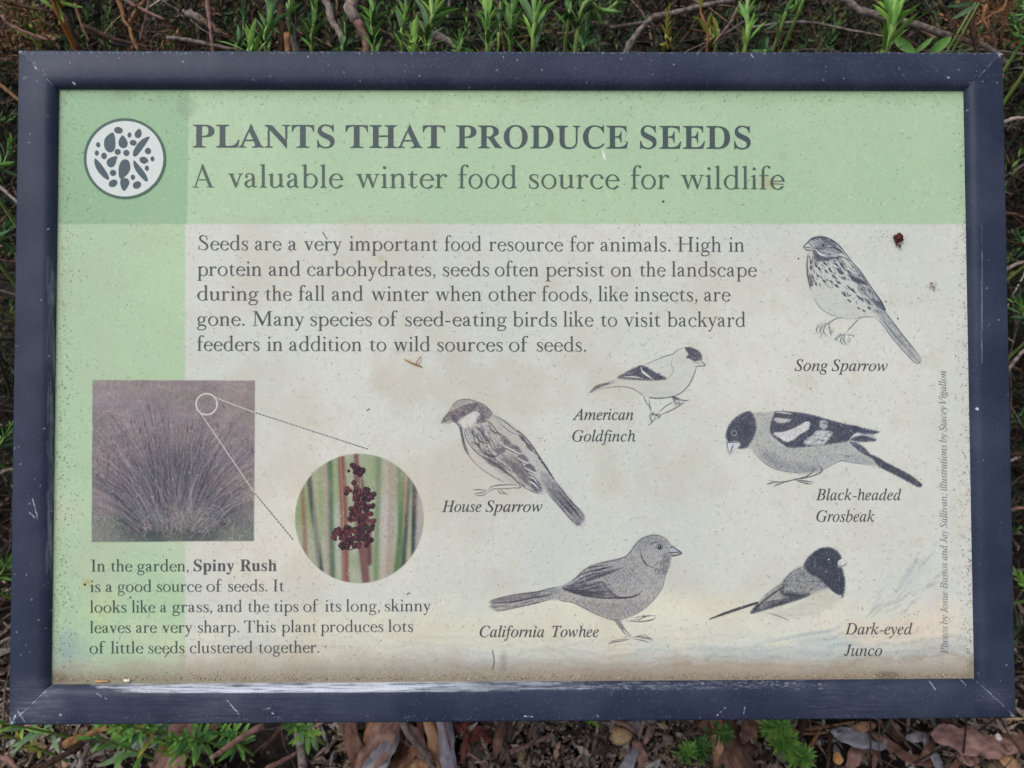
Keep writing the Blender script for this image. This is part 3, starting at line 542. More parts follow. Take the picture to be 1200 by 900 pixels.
for i in range(7): b.l([(280 + i * 8, 378 - i * 8), (330 + i * 12, 330 - i * 9), (400 + i * 8, 275 - i * 4)], 1.0, .7)
for i in range(9): b.l([(415 + i * 13, 262 + i * 3), (430 + i * 12, 290 + i * 1.5), (460 + i * 11, 310 - i * 1)], 1.1, .7)
for i in range(5): b.l([(300 + i * 4, 350 + i * 6), (370 + i * 5, 330 + i * 6), (440 + i * 4, 322 + i * 4)], .9, .65)
b.f([(545, 150), (565, 105), (610, 66), (660, 52), (705, 64), (733, 98), (731, 125), (734, 155), (748, 190), (756, 240), (745, 297), (704, 286), (660, 248), (622, 210), (582, 190)], .97, .6)
b.h([(545, 150), (660, 52), (735, 100), (750, 270), (700, 280)], 60, 120, 4, .8, .6, .8)
b.f([(722, 122), (745, 112), (768, 122), (750, 146), (722, 145)], .9, .5, col=(206, 204, 202)); b.l([(722, 130), (768, 124)], .8, .6); b.l([(724, 146), (750, 146), (768, 124)], .8, .5)
X_, Y_ = b.T([(671, 113)])[0]; cv.line([(X_, Y_), (X_ + .1, Y_)], 1.6, C(222, 224, 230), .95)
b.l([(52, 424), (130, 394), (220, 364), (300, 338)], [1.0, 2.2, 2.4, 1.6], .8); b.l([(120, 390), (290, 350)], 1.0, .6); b.l([(350, 390), (400, 405), (450, 425), (470, 440)], .8, .4); b.l([(430, 232), (480, 180), (540, 150)], .8, .5); b.l([(745, 296), (745, 305), (735, 315)], 1.4, .7)

# ---- lamination fibres, grime and specks over everything printed so far
k_ = cv.ppm * 0.62 / 1200
def fibres(n, col, lo, hi, w0, w1, a0, a1, px=lambda: (NR.uniform(50, 1150), NR.uniform(95, 805))):
    for _ in range(n):
        x, y = px(); t = NR.uniform(0, 6.28); L = NR.uniform(lo, hi); q = cv.to([(x, y)])[0]; c_, s_ = math.cos(t) * L * k_ / 2, math.sin(t) * L * k_ / 2
        bx, by = -s_ * NR.normal(0, .5), c_ * NR.normal(0, .5); w_ = NR.uniform(w0, w1) * k_
        cv.stroke(np.array([[q[0] - c_, q[1] - s_, w_ * .6], [q[0] + bx, q[1] + by, w_], [q[0] + c_, q[1] + s_, w_ * .6]]), col, NR.uniform(a0, a1))
fibres(11000, C(136, 124, 110), 1.5, 7, .4, .8, .10, .36)
fibres(5000, C(236, 236, 232), 1.5, 7, .4, .9, .10, .35)
fibres(3600, C(104, 92, 80), .6, 3, .5, 1.0, .15, .5)
fibres(700, C(52, 46, 42), .3, 1.2, .6, 1.1, .4, .85)
fibres(420, C(66, 60, 54), 3, 9, .35, .6, .25, .6)
edge = lambda: (abs(NR.normal(0, 16)) + 62, NR.uniform(100, 800)) if NR.random() < .55 else (1140 - abs(NR.normal(0, 9)), NR.uniform(110, 800))
fibres(1300, C(66, 60, 52), .4, 3, .5, 1.1, .25, .75, edge)
fibres(600, C(90, 84, 70), .4, 4, .5, 1.1, .2, .6, lambda: (NR.uniform(60, 1130), 105 + abs(NR.normal(0, 10))))
fibres(7000, C(84, 72, 58), .1, .9, .4, .9, .2, .7, lambda: (NR.uniform(60, 1145), 798 - abs(NR.normal(0, 6))))
fibres(2400, C(186, 166, 138), .1, .8, .4, .9, .3, .8, lambda: (NR.uniform(60, 1145), 797 - abs(NR.normal(0, 5))))
fibres(46, C(96, 86, 70), .3, 1.6, .6, 1.2, .4, .9, lambda: (1093 + NR.normal(0, 2.6), 336 + NR.normal(0, 3)))
fibres(36, C(96, 90, 80), .3, 1.4, .5, .9, .3, .8, lambda: (1030 + NR.normal(0, 7), 277 + NR.normal(0, 5)))
# silt gathered along the foot, darker green band along the top
q0 = cv.to([(600, 798)])[0][1]; qd = (q0 - YY) / k_
silt = np.clip(1.1 - qd / (26 + 24 * (mid - .3)), 0, 1) ** 1.4 * (0.6 + 0.5 * fine)
cv.mix((0, 0, w, h), silt * .85, C(128, 116, 98))
qt = (YY - cv.to([(600, 106)])[0][1]) / k_
cv.mix((0, 0, w, h), np.clip(1 - qt / (10 + 14 * mid), 0, 1) * .35, C(120, 146, 104))
ql = (XX - cv.to([(64, 450)])[0][0]) / k_; cv.mix((0, 0, w, h), np.clip(1 - ql / (4 + 12 * mid), 0, 1) * .35, C(136, 142, 116))
br = np.clip((vnoise(h, w, 150, 72, 5) - .47) * 5, 0, 1) * np.clip(1.15 - np.hypot((XX / w - .42) / .5, (YY / h - .55) / .55), 0, 1) ** .6; br[YY < q0 * .22] = 0
cv.mix((0, 0, w, h), br * (.45 + .9 * (fine - .3)) * .46, C(178, 164, 144))
st = np.clip((mid - .56) * 5, 0, 1) * np.clip((cloud - .42) * 4, 0, 1); cv.mix((0, 0, w, h), st * .10, C(160, 142, 112))
for (x, y, rx, ry, c, al) in ((900, 214, 9, 6, (170, 140, 110), .45), (917, 183, 6, 6, (150, 165, 140), .35), (1093, 336, 5, 5, (120, 112, 100), .25), (102, 683, 6, 4, (170, 160, 90), .6), (447, 303, 4, 3, (160, 150, 110), .5),
                             (590, 775, 3, 14, (92, 84, 80), .35), (66, 795, 16, 6, (110, 96, 78), .6), (1139, 782, 4, 16, (120, 112, 100), .5), (1040, 792, 14, 5, (96, 84, 72), .6), (470, 410, 10, 6, (160, 152, 140), .25), (145, 110, 14, 6, (120, 140, 110), .5), (218, 125, 12, 14, (130, 150, 125), .45)):
    cv.fill(cv.ellipse(x, y, rx, ry), C(*c), al, 2.2, grain=.8)
for P, w_, c, al in (([(577, 762), (579, 775), (577, 785)], 1.2, (60, 54, 50), .7), ([(193, 770), (200, 762)], 1.0, (60, 50, 44), .7), ([(378, 272), (383, 280)], .9, (50, 44, 44), .9), ([(706, 175), (707, 184)], .9, (235, 235, 235), .9), ([(708, 180), (709, 187)], 1, (240, 240, 240), .9), ([(777, 236), (777.3, 236.3)], 2.6, (40, 50, 40), .9), ([(152.4, 700), (152.7, 700.2)], 2.2, (60, 70, 50), .8),
                    ([(1052, 373), (1052.3, 373.3)], 1.8, (50, 36, 32), .9), ([(935.4, 303), (935.7, 303)], 1.8, (60, 40, 34), .9), ([(1038, 353), (1038.3, 353.3)], 1.8, (60, 50, 44), .8), ([(477, 696), (480, 695)], 1.6, (70, 62, 50), .7), ([(430, 481), (433, 479)], 1.4, (90, 76, 60), .8), ([(99, 685), (99.5, 685)], 2.4, (40, 36, 20), .9), ([(904, 215), (918, 216)], 1.6, (96, 70, 56), .6)):
    cv.line(P, w_, C(*c), al)
cv.a *= (0.975 + 0.05 * fine)[..., None]

# ------------------------------------------------------------------ wear on the frame, painted as a mask (1 = bare or chalky metal)
fw = Canvas(W_OUT, H_OUT, 1200 / 0.62 * 2.0, 1, 0.0); fw.z = 0.0; kf = fw.ppm * 0.62 / 1200
def spk(n, px, lo, hi, a0, a1, w0=.5, w1=1.1):
    for _ in range(n):
        x, y = px(); t = NR.uniform(0, 6.28); L = NR.uniform(lo, hi)
        fw.line([(x, y), (x + L * math.cos(t), y + L * math.sin(t))], NR.uniform(w0, w1), 1.0, NR.uniform(a0, a1), curve=False)
rails_px = {'top': lambda: (NR.uniform(20, 1175), NR.uniform(60, 104)), 'bottom': lambda: (NR.uniform(12, 1190), NR.uniform(803, 848)),
            'left': lambda: (NR.uniform(14, 62), NR.uniform(60, 845)), 'right': lambda: (NR.uniform(1134, 1188), NR.uniform(60, 840))}
spk(3600, rails_px['top'], .1, .6, .05, .24, .3, .55); spk(3600, rails_px['bottom'], .1, .5, .04, .18, .3, .5); spk(2200, rails_px['left'], .1, .5, .04, .16, .3, .5); spk(2200, rails_px['right'], .1, .5, .04, .18, .3, .5)
spk(420, lambda: (NR.uniform(480, 1180), 806 + abs(NR.normal(0, 22))), .1, .8, .08, .36, .3, .55); spk(260, lambda: (NR.uniform(12, 1190), NR.uniform(838, 847)), .1, 1.2, .15, .6, .3, .6); spk(40, rails_px['top'], .3, 1.5, .25, .6); spk(34, rails_px['left'], .3, 1.6, .3, .7); spk(24, rails_px['right'], .3, 1.2, .25, .6)
spk(240, lambda: (NR.uniform(22, 1170), 61 + abs(NR.normal(0, 1.0))), .2, 1.8, .15, .55, .4, .8)
yb = lambda x: 800.5 - (x - 60) * 0.0045
for _ in range(2300):                                       # the scuffed lower inner edge
    x = 90 + 420 * NR.beta(1.3, 1.6) + (NR.uniform(0, 420) if NR.random() < .42 else 0); L = NR.uniform(4, 60) if x < 640 else NR.uniform(2, 18)
    y = yb(x) + 2.0 + NR.uniform(0, 10) * min(1, .25 + (x - 88) / 70) * (1 if x < 560 else .8)
    fw.line([(x, y), (x + L, y + NR.normal(0, .25))], NR.uniform(.22, .6), 1.0, NR.uniform(.08, .5) * (1 if x < 560 else .55), curve=False)
for _ in range(500):
    x = NR.uniform(640, 965); y = yb(x) + 3 + NR.uniform(0, 8); fw.line([(x, y), (x + NR.uniform(.4, 5), y)], NR.uniform(.25, .5), 1.0, NR.uniform(.1, .45), curve=False)
for _ in range(260):                                        # rubbed inner edge of the left rail
    y = NR.uniform(290, 650) ; x = 57.5 - (y - 290) * .009 + NR.normal(0, 1.4); L = NR.uniform(4, 40)
    fw.line([(x, y), (x - .1, y + L)], NR.uniform(.3, .6), 1.0, NR.uniform(.03, .16), curve=False)
for _ in range(60):
    y = NR.uniform(260, 420); fw.line([(1150 + NR.normal(0, .5), y), (1150.6, y + NR.uniform(4, 20))], .4, 1.0, NR.uniform(.08, .22), curve=False)
for P, w_, al in (([(262 , 816), (283, 840)], 1.2, .8), ([(24, 836), (30, 842), (27, 833)], 1.4, .9), ([(14, 849), (22, 840), (19, 834)], 1.4, .9), ([(20, 832), (29, 846)], 1.2, .8), ([(112, 812), (126, 820)], 1, .7), ([(70, 837), (71, 838)], 2.2, .9), ([(318, 835), (320, 836)], 1.6, .9), ([(308, 831), (318, 829)], 1.2, .7), ([(612, 839), (624, 839.5)], 1.3, .9), ([(840, 838), (850, 828)], 1.1, .8), ([(871, 836), (873, 827)], 1.1, .8), ([(1092, 800), (1096, 808)], 1.3, .9),
                    ([(1130, 799), (1133, 804)], 1.2, .8), ([(38, 585), (42, 600), (46, 616)], 1.2, .85), ([(34, 600), (40, 606)], 1.2, .7), ([(84, 96), (86, 97)], 2.2, .95), ([(40, 78), (42, 80)], 1.8, .8), ([(56, 762), (57, 768)], 3, .95), ([(61, 764), (61.3, 766)], 2.4, .95), ([(1146, 478), (1147, 480)], 2.6, .95), ([(63, 270), (64, 272)], 2.2, .9), ([(700, 838), (701, 840)], 1.5, .8), ([(880, 64), (883, 68)], 1.2, .7), ([(1110, 90), (1112, 91)], 1.4, .6)):
    for t_ in np.arange(0, 1, .125):                        # broken, uneven scratches
        if NR.random() < .3: continue
        a_, b_ = np.array(P[0], float), np.array(P[-1], float); j_ = NR.normal(0, .25, 2)
        fw.line([a_ + (b_ - a_) * t_ + j_, a_ + (b_ - a_) * (t_ + .12) + j_], w_ * NR.uniform(.4, .95), 1.0, al * NR.uniform(.4, 1), curve=False)
for a, c_ in (((20, 57), (67, 105)), ((1174, 61), (1129, 108)), ((1193, 843), (1143, 796)), ((10, 850), (62, 801))):   # mitred corners, paint gone along the joint
    n = 40
    for i in range(n):
        t = NR.uniform(0, 1); L = .04; x, y = a[0] + (c_[0] - a[0]) * t, a[1] + (c_[1] - a[1]) * t
        fw.line([(x + NR.normal(0, .35), y + NR.normal(0, .3)), (x + (c_[0] - a[0]) * L, y + (c_[1] - a[1]) * L)], NR.uniform(.35, .7), 1.0, NR.uniform(.15, .5) * (.6 if a[1] < 100 else 1), curve=False)
    spk(14, lambda: (a[0] + (c_[0] - a[0]) * .05 + NR.normal(0, 2), a[1] + (c_[1] - a[1]) * .05 + NR.normal(0, 2)), .5, 3, .5, .9)

# dust film in the lower corners and along the lower rail
fh, fww = fw.h, fw.w; yy_, xx_ = np.mgrid[0:fh, 0:fww].astype(np.float32); nf = vnoise(fh, fww, 40, 71, 4)
for (cx_, cy_, r_, al_) in ((44, 822, 46, .20), (1165, 818, 30, .07), (1000, 815, 120, .05), (250, 830, 260, .06)):
    q_ = fw.to([(cx_, cy_)])[0]; d_ = np.hypot((xx_ - q_[0]), (yy_ - q_[1]) * 1.3) / (r_ * kf)
    fw.mix((0, 0, fww, fh), np.clip(1 - d_, 0, 1) ** 1.3 * al_ * (nf * 1.6), np.float32(1.0))
nst = vnoise(fh, fww, 1.6, 73, 2, 30.0); yb0 = int(fw.to([(600, 797)])[0][1]); fw.a[yb0:, :, 0] *= np.clip(-.25 + 2.2 * nst[yb0:], .12, 1.25) * (.75 + .5 * vnoise(fh, fww, 3, 74, 2)[yb0:])
IMG_PRINT = to_image('sheet_print', cv.a); IMG_WEAR = to_image('frame_wear', fw.a)
IMG_WEAR.colorspace_settings.name = 'Non-Color'
del fw

# ------------------------------------------------------------------ materials of the sign
def uv_sheet(co): return np.stack([co[:, 0] / PW + .5, co[:, 1] / PH + .5], 1)
def uv_frame(co): return np.stack([co[:, 0] / W_OUT + .5, co[:, 1] / H_OUT + .5], 1)
PRINT_GAIN = 1.0
def sheet_mat(name, ink=None, ink_alpha=1.0):
    m, n, l, b_ = new_mat(name)
    t = n.new('ShaderNodeTexImage'); t.image = IMG_PRINT; t.interpolation = 'Cubic'; t.extension = 'EXTEND'
    col = t.outputs['Color']
    tc = n.new('ShaderNodeTexCoord')
    if ink is not None:
        nz = n.new('ShaderNodeTexNoise'); nz.inputs['Scale'].default_value = 1500; nz.inputs['Detail'].default_value = 2; l.new(tc.outputs['Object'], nz.inputs['Vector'])
        mr = n.new('ShaderNodeMapRange'); mr.inputs['From Min'].default_value = .3; mr.inputs['From Max'].default_value = .7
        mr.inputs['To Min'].default_value = ink_alpha; mr.inputs['To Max'].default_value = ink_alpha * .86; l.new(nz.outputs['Fac'], mr.inputs['Value'])
        mx = n.new('ShaderNodeMix'); mx.data_type = 'RGBA'; l.new(mr.outputs[0], mx.inputs['Factor']); l.new(col, mx.inputs['A']); mx.inputs['B'].default_value = (*lin(ink), 1); col = mx.outputs['Result']
    l.new(col, b_.inputs['Base Color'])
    b_.inputs['Roughness'].default_value = .55; b_.inputs['Specular IOR Level'].default_value = .30
    n2 = n.new('ShaderNodeTexNoise'); n2.inputs['Scale'].default_value = 900; n2.inputs['Detail'].default_value = 5; l.new(tc.outputs['Object'], n2.inputs['Vector'])
    bp = n.new('ShaderNodeBump'); bp.inputs['Strength'].default_value = .22; bp.inputs['Distance'].default_value = .0004; l.new(n2.outputs['Fac'], bp.inputs['Height']); l.new(bp.outputs[0], b_.inputs['Normal'])
    return m
M_PRINT = sheet_mat('weathered_print')
INKS = {}
def ink_mat(c, a=.92):
    if (c, a) not in INKS: INKS[(c, a)] = sheet_mat('faded_ink', c, a)
    return INKS[(c, a)]
def frame_mat():
    m, n, l, b_ = new_mat('powder_coated_metal')
    tc = n.new('ShaderNodeTexCoord')
    nz = n.new('ShaderNodeTexNoise'); nz.inputs['Scale'].default_value = 2600; nz.inputs['Detail'].default_value = 2; l.new(tc.outputs['Object'], nz.inputs['Vector'])
    n3 = n.new('ShaderNodeTexNoise'); n3.inputs['Scale'].default_value = 22; n3.inputs['Detail'].default_value = 5; l.new(tc.outputs['Object'], n3.inputs['Vector'])
    cr = n.new('ShaderNodeValToRGB'); e = cr.color_ramp.elements; e[0].position = .35; e[1].position = .72
    e[0].color = (.011, .0172, .039, 1); e[1].color = (.026, .0365, .074, 1); l.new(nz.outputs['Fac'], cr.inputs['Fac'])
    c2 = n.new('ShaderNodeMix'); c2.data_type = 'RGBA'; c2.inputs['B'].default_value = (.046, .057, .094, 1)
    m3 = n.new('ShaderNodeMapRange'); m3.inputs['From Min'].default_value = .42; m3.inputs['From Max'].default_value = .75; m3.inputs['To Max'].default_value = .75; l.new(n3.outputs['Fac'], m3.inputs['Value'])
    l.new(m3.outputs[0], c2.inputs['Factor']); l.new(cr.outputs[0], c2.inputs['A'])
    t = n.new('ShaderNodeTexImage'); t.image = IMG_WEAR; t.interpolation = 'Cubic'; t.extension = 'EXTEND'
    mx = n.new('ShaderNodeMix'); mx.data_type = 'RGBA'; l.new(t.outputs['Color'], mx.inputs['Factor']); l.new(c2.outputs['Result'], mx.inputs['A']); mx.inputs['B'].default_value = (.52, .56, .64, 1)
    l.new(mx.outputs['Result'], b_.inputs['Base Color'])
    b_.inputs['Roughness'].default_value = .5; b_.inputs['Specular IOR Level'].default_value = .24
    bp = n.new('ShaderNodeBump'); bp.inputs['Strength'].default_value = .35; bp.inputs['Distance'].default_value = .00025; l.new(nz.outputs['Fac'], bp.inputs['Height']); l.new(bp.outputs[0], b_.inputs['Normal'])
    return m
M_FRAME = frame_mat()
M_POST = noise_mat('painted_steel', (40, 46, 58), (54, 60, 74), 60, .5)

# ------------------------------------------------------------------ the sign: frame, sheet, post
sign = bpy.data.objects.new('information_sign', None); COL.objects.link(sign); sign.empty_display_size = .1
SIGN_BASE = Matrix.Translation((0, .02, 0)); sign.matrix_world = SIGN_BASE
tag(sign, 'green and white bird and seed information panel in a scuffed dark blue metal frame', 'sign')
LOCAL = SIGN_BASE.inverted() @ M_SIGN
prof = [(0.0, -.0200), (0.0, -.0016), (.0004, -.0006), (.0014, 0.0), (.0165, 0.0), (.0185, -.0004), (.0203, -.0014), (.0217, -.0030), (.0225, -.0052), (RAIL, -.0075), (RAIL, -.0120), (.0205, -.0120), (.0205, -.0200)]
def rail(kind):
    V, Fc = [], []; gap = .00012
    hw, hh = W_OUT / 2, H_OUT / 2; n = len(prof)
    segs = 24
    for s in range(segs + 1):
        t = s / segs * 2 - 1
        for (a, z) in prof:
            if kind in ('top', 'bottom'):
                x = t * (hw - a - gap); y = hh - a
                V.append((x, y, z) if kind == 'top' else (-x, -y, z))
            else:
                y = t * (hh - a - gap); x = hw - a
                V.append((-x, y, z) if kind == 'left' else (x, -y, z))
    for s in range(segs):
        for i in range(n):
            j = (i + 1) % n; Fc.append((s * n + i, s * n + j, (s + 1) * n + j, (s + 1) * n + i))
    Fc.append(tuple(range(n))[::-1]); Fc.append(tuple(segs * n + i for i in range(n)))
    me = mesh('frame_rail', V, Fc, uv=uv_frame)
    for p in me.polygons: p.use_smooth = len(p.vertices) == 4
    me.materials.append(M_FRAME); me.set_sharp_from_angle(angle=math.radians(40))
    bm = bmesh.new(); bm.from_mesh(me); bmesh.ops.recalc_face_normals(bm, faces=bm.faces); bm.to_mesh(me); bm.free()
    return link('frame_rail', me, None, sign, LOCAL)
for k, lb in (('top', 'upper frame rail'), ('bottom', 'lower frame rail with white scuffing along its inner edge'), ('left', 'left frame rail, rubbed along its inner edge'), ('right', 'right frame rail')):
    o = rail(k); o['label'] = lb
def sheet_mesh(name, polys, z, mat, curve=True, bump=False):
    """flat pieces (each with its holes) on the sheet, filled as one mesh"""
    cu = bpy.data.curves.new(name, 'CURVE'); cu.dimensions = '2D'; cu.fill_mode = 'BOTH'
    for P in polys:
        sp = cu.splines.new('POLY'); sp.points.add(len(P) - 1)
        co = np.zeros((len(P), 4)); co[:, :2] = P; co[:, 3] = 1; sp.points.foreach_set('co', co.ravel()); sp.use_cyclic_u = True
    tmp = bpy.data.objects.new(name, cu); me = bpy.data.meshes.new_from_object(tmp); bpy.data.objects.remove(tmp); bpy.data.curves.remove(cu)
    me.name = name; me.transform(Matrix.Translation((0, 0, z)))
    while me.uv_layers: me.uv_layers.remove(me.uv_layers[0])
    set_uv(me, uv_sheet); me.materials.clear(); me.materials.append(mat)
    return me
n = 24
V = [(-PW / 2 + PW * i / n, -PH / 2 + PH * j / n, PZ) for j in range(n + 1) for i in range(n + 1)]
Fc = [(j * (n + 1) + i, j * (n + 1) + i + 1, (j + 1) * (n + 1) + i + 1, (j + 1) * (n + 1) + i) for j in range(n) for i in range(n)]
sheet = link('printed_sheet', mesh('printed_sheet', V, Fc, uv=uv_sheet), M_PRINT, sign, LOCAL)
def boxmesh(name, x0, x1, y0, y1, z0, z1, bev=0.0):
    bm = bmesh.new(); bmesh.ops.create_cube(bm, size=1)
    for v in bm.verts: v.co = ((x0 + x1) / 2 + v.co.x * (x1 - x0), (y0 + y1) / 2 + v.co.y * (y1 - y0), (z0 + z1) / 2 + v.co.z * (z1 - z0))
    if bev: bmesh.ops.bevel(bm, geom=bm.edges[:], offset=bev, segments=2, affect='EDGES')
    me = bpy.data.meshes.new(name); bm.to_mesh(me); bm.free(); return me
link('backing_plate', boxmesh('backing_plate', -W_OUT / 2 + .021, W_OUT / 2 - .021, -H_OUT / 2 + .021, H_OUT / 2 - .021, -.016, -.0128), M_POST, sign, LOCAL)
link('mounting_bracket', boxmesh('mounting_bracket', -.09, .09, -.11, .11, -.030, -.0205, .001), M_POST, sign, LOCAL)
link('post', boxmesh('post', -.03, .03, -.03, .03, -.30, .385, .003), M_POST, sign, Matrix.Translation((0, .0, 0)))
link('base_plate', boxmesh('base_plate', -.08, .08, -.08, .08, -.004, .008, .002), M_POST, sign, Matrix.Translation((0, .0, 0)))

# printed pieces: each lies a hair above the sheet and shows the same print
Zp = PZ + .00015
def smooth_poly(P): return crom(np.vstack([P, P[:1]]), 4, True)
def on_sheet(name, P, z=Zp, mat=None, smooth=True, label=None):
    q = P2S(P)
    if smooth: q = smooth_poly(q)
    o = link(name, sheet_mesh(name, [q], z, mat or M_PRINT), None, sheet)
    if label: o['label'] = label
    return o
lab = {'song': 'streaked pencil drawing of a sparrow at upper right', 'gold': 'pale drawing of a finch with a black cap', 'house': 'drawing of a sparrow with pale cheek and barred back', 'grosbeak': 'drawing of a stout black-headed bird with patterned wing', 'towhee': 'plain grey drawing of a long-tailed bird', 'junco': 'drawing of a small bird with a dark hood'}
for k, P in BIRDS.items(): on_sheet('bird_drawing', P, label=lab[k])
on_sheet('square_photo', SQ4, smooth=False, label='printed photo of a spiky clump of rush')
on_sheet('round_photo', Canvas.ellipse(None, *RP_C, *RP_R), label='round close-up photo of dark red seed heads')
# emblem: pale disc, dark ring and dark seeds
EC, ER = (146.5, 186), (48.2, 47.4)
INK_E = ink_mat((52, 63, 86), .97); INK_R = ink_mat((46, 72, 72), .93); INK_W = ink_mat((208, 212, 212), .93)
tt = np.linspace(0, 2 * math.pi, 64, endpoint=False)
circ = lambda k: np.array([(EC[0] + ER[0] * k * math.cos(a), EC[1] + ER[1] * k * math.sin(a)) for a in tt])
emb = link('emblem', sheet_mesh('emblem', [P2S(circ(.96))], Zp, INK_W), None, sheet); emb['label'] = 'round emblem of scattered dark seeds'
eb = [P2S(circ(1.0)), P2S(circ(.935))]
sp_ = []
def ez(x, y): return (90 + x / 7.5, 130 + y / 7.5)
for (cx, cy, rx, ry, rot) in ((367, 171, 38, 29, 10), (189, 298, 18, 23, 0), (464, 212, 17, 23, 10), (497, 281, 30, 25, 10), (177, 371, 18, 23, 0), (241, 396, 24, 29, 0), (361, 361, 27, 26, 0), (437, 370, 27, 27, 0), (627, 353, 27, 28, 0), (666, 422, 17, 22, 0), (617, 504, 18, 23, 0), (320, 545, 28, 27, 0), (494, 584, 19, 23, 0), (320, 637, 40, 31, -30), (530, 652, 38, 31, -30)):
    r = math.radians(rot); c_, s_ = math.cos(r), math.sin(r)
    sp_.append([ez(cx + rx * math.cos(a) * c_ - ry * math.sin(a) * s_, cy + rx * math.cos(a) * s_ + ry * math.sin(a) * c_) for a in np.linspace(0, 6.28, 14, endpoint=False)])
for P in ([(318, 190), (336, 230), (340, 310), (325, 350), (295, 366), (262, 350), (243, 310), (246, 250), (275, 215)], [(404, 215), (430, 240), (448, 280), (438, 315), (408, 328), (378, 312), (368, 275), (382, 238)], [(555, 158), (570, 190), (565, 222), (545, 238), (518, 232), (510, 205), (525, 175)],
          [(640, 226), (625, 262), (580, 330), (530, 392), (505, 400), (494, 385), (505, 340), (545, 280), (590, 242)], [(353, 398), (348, 440), (330, 482), (300, 497), (272, 480), (265, 445), (290, 415)], [(432, 426), (460, 445), (472, 500), (455, 545), (415, 585), (383, 596), (370, 560), (372, 490), (395, 440)],
          [(160, 418), (200, 450), (245, 510), (275, 560), (284, 600), (262, 602), (220, 570), (180, 520), (158, 465)], [(505, 435), (535, 465), (590, 530), (622, 590), (620, 620), (595, 612), (545, 560), (510, 505), (498, 460)], [(420, 590), (452, 600), (462, 635), (440, 680), (415, 704), (395, 680), (383, 635), (390, 602)],
          [(558, 412), (590, 404), (620, 420), (630, 445), (612, 455), (600, 465), (575, 460), (555, 440)]):
    sp_.append([ez(*p) for p in P])
ring = link('emblem_ring', sheet_mesh('emblem_ring', eb, Zp + .00012, INK_R), None, sheet)
sd_o = link('emblem_seeds', sheet_mesh('emblem_seeds', [smooth_poly(P2S(P)) for P in sp_], Zp + .00012, INK_E), None, sheet)

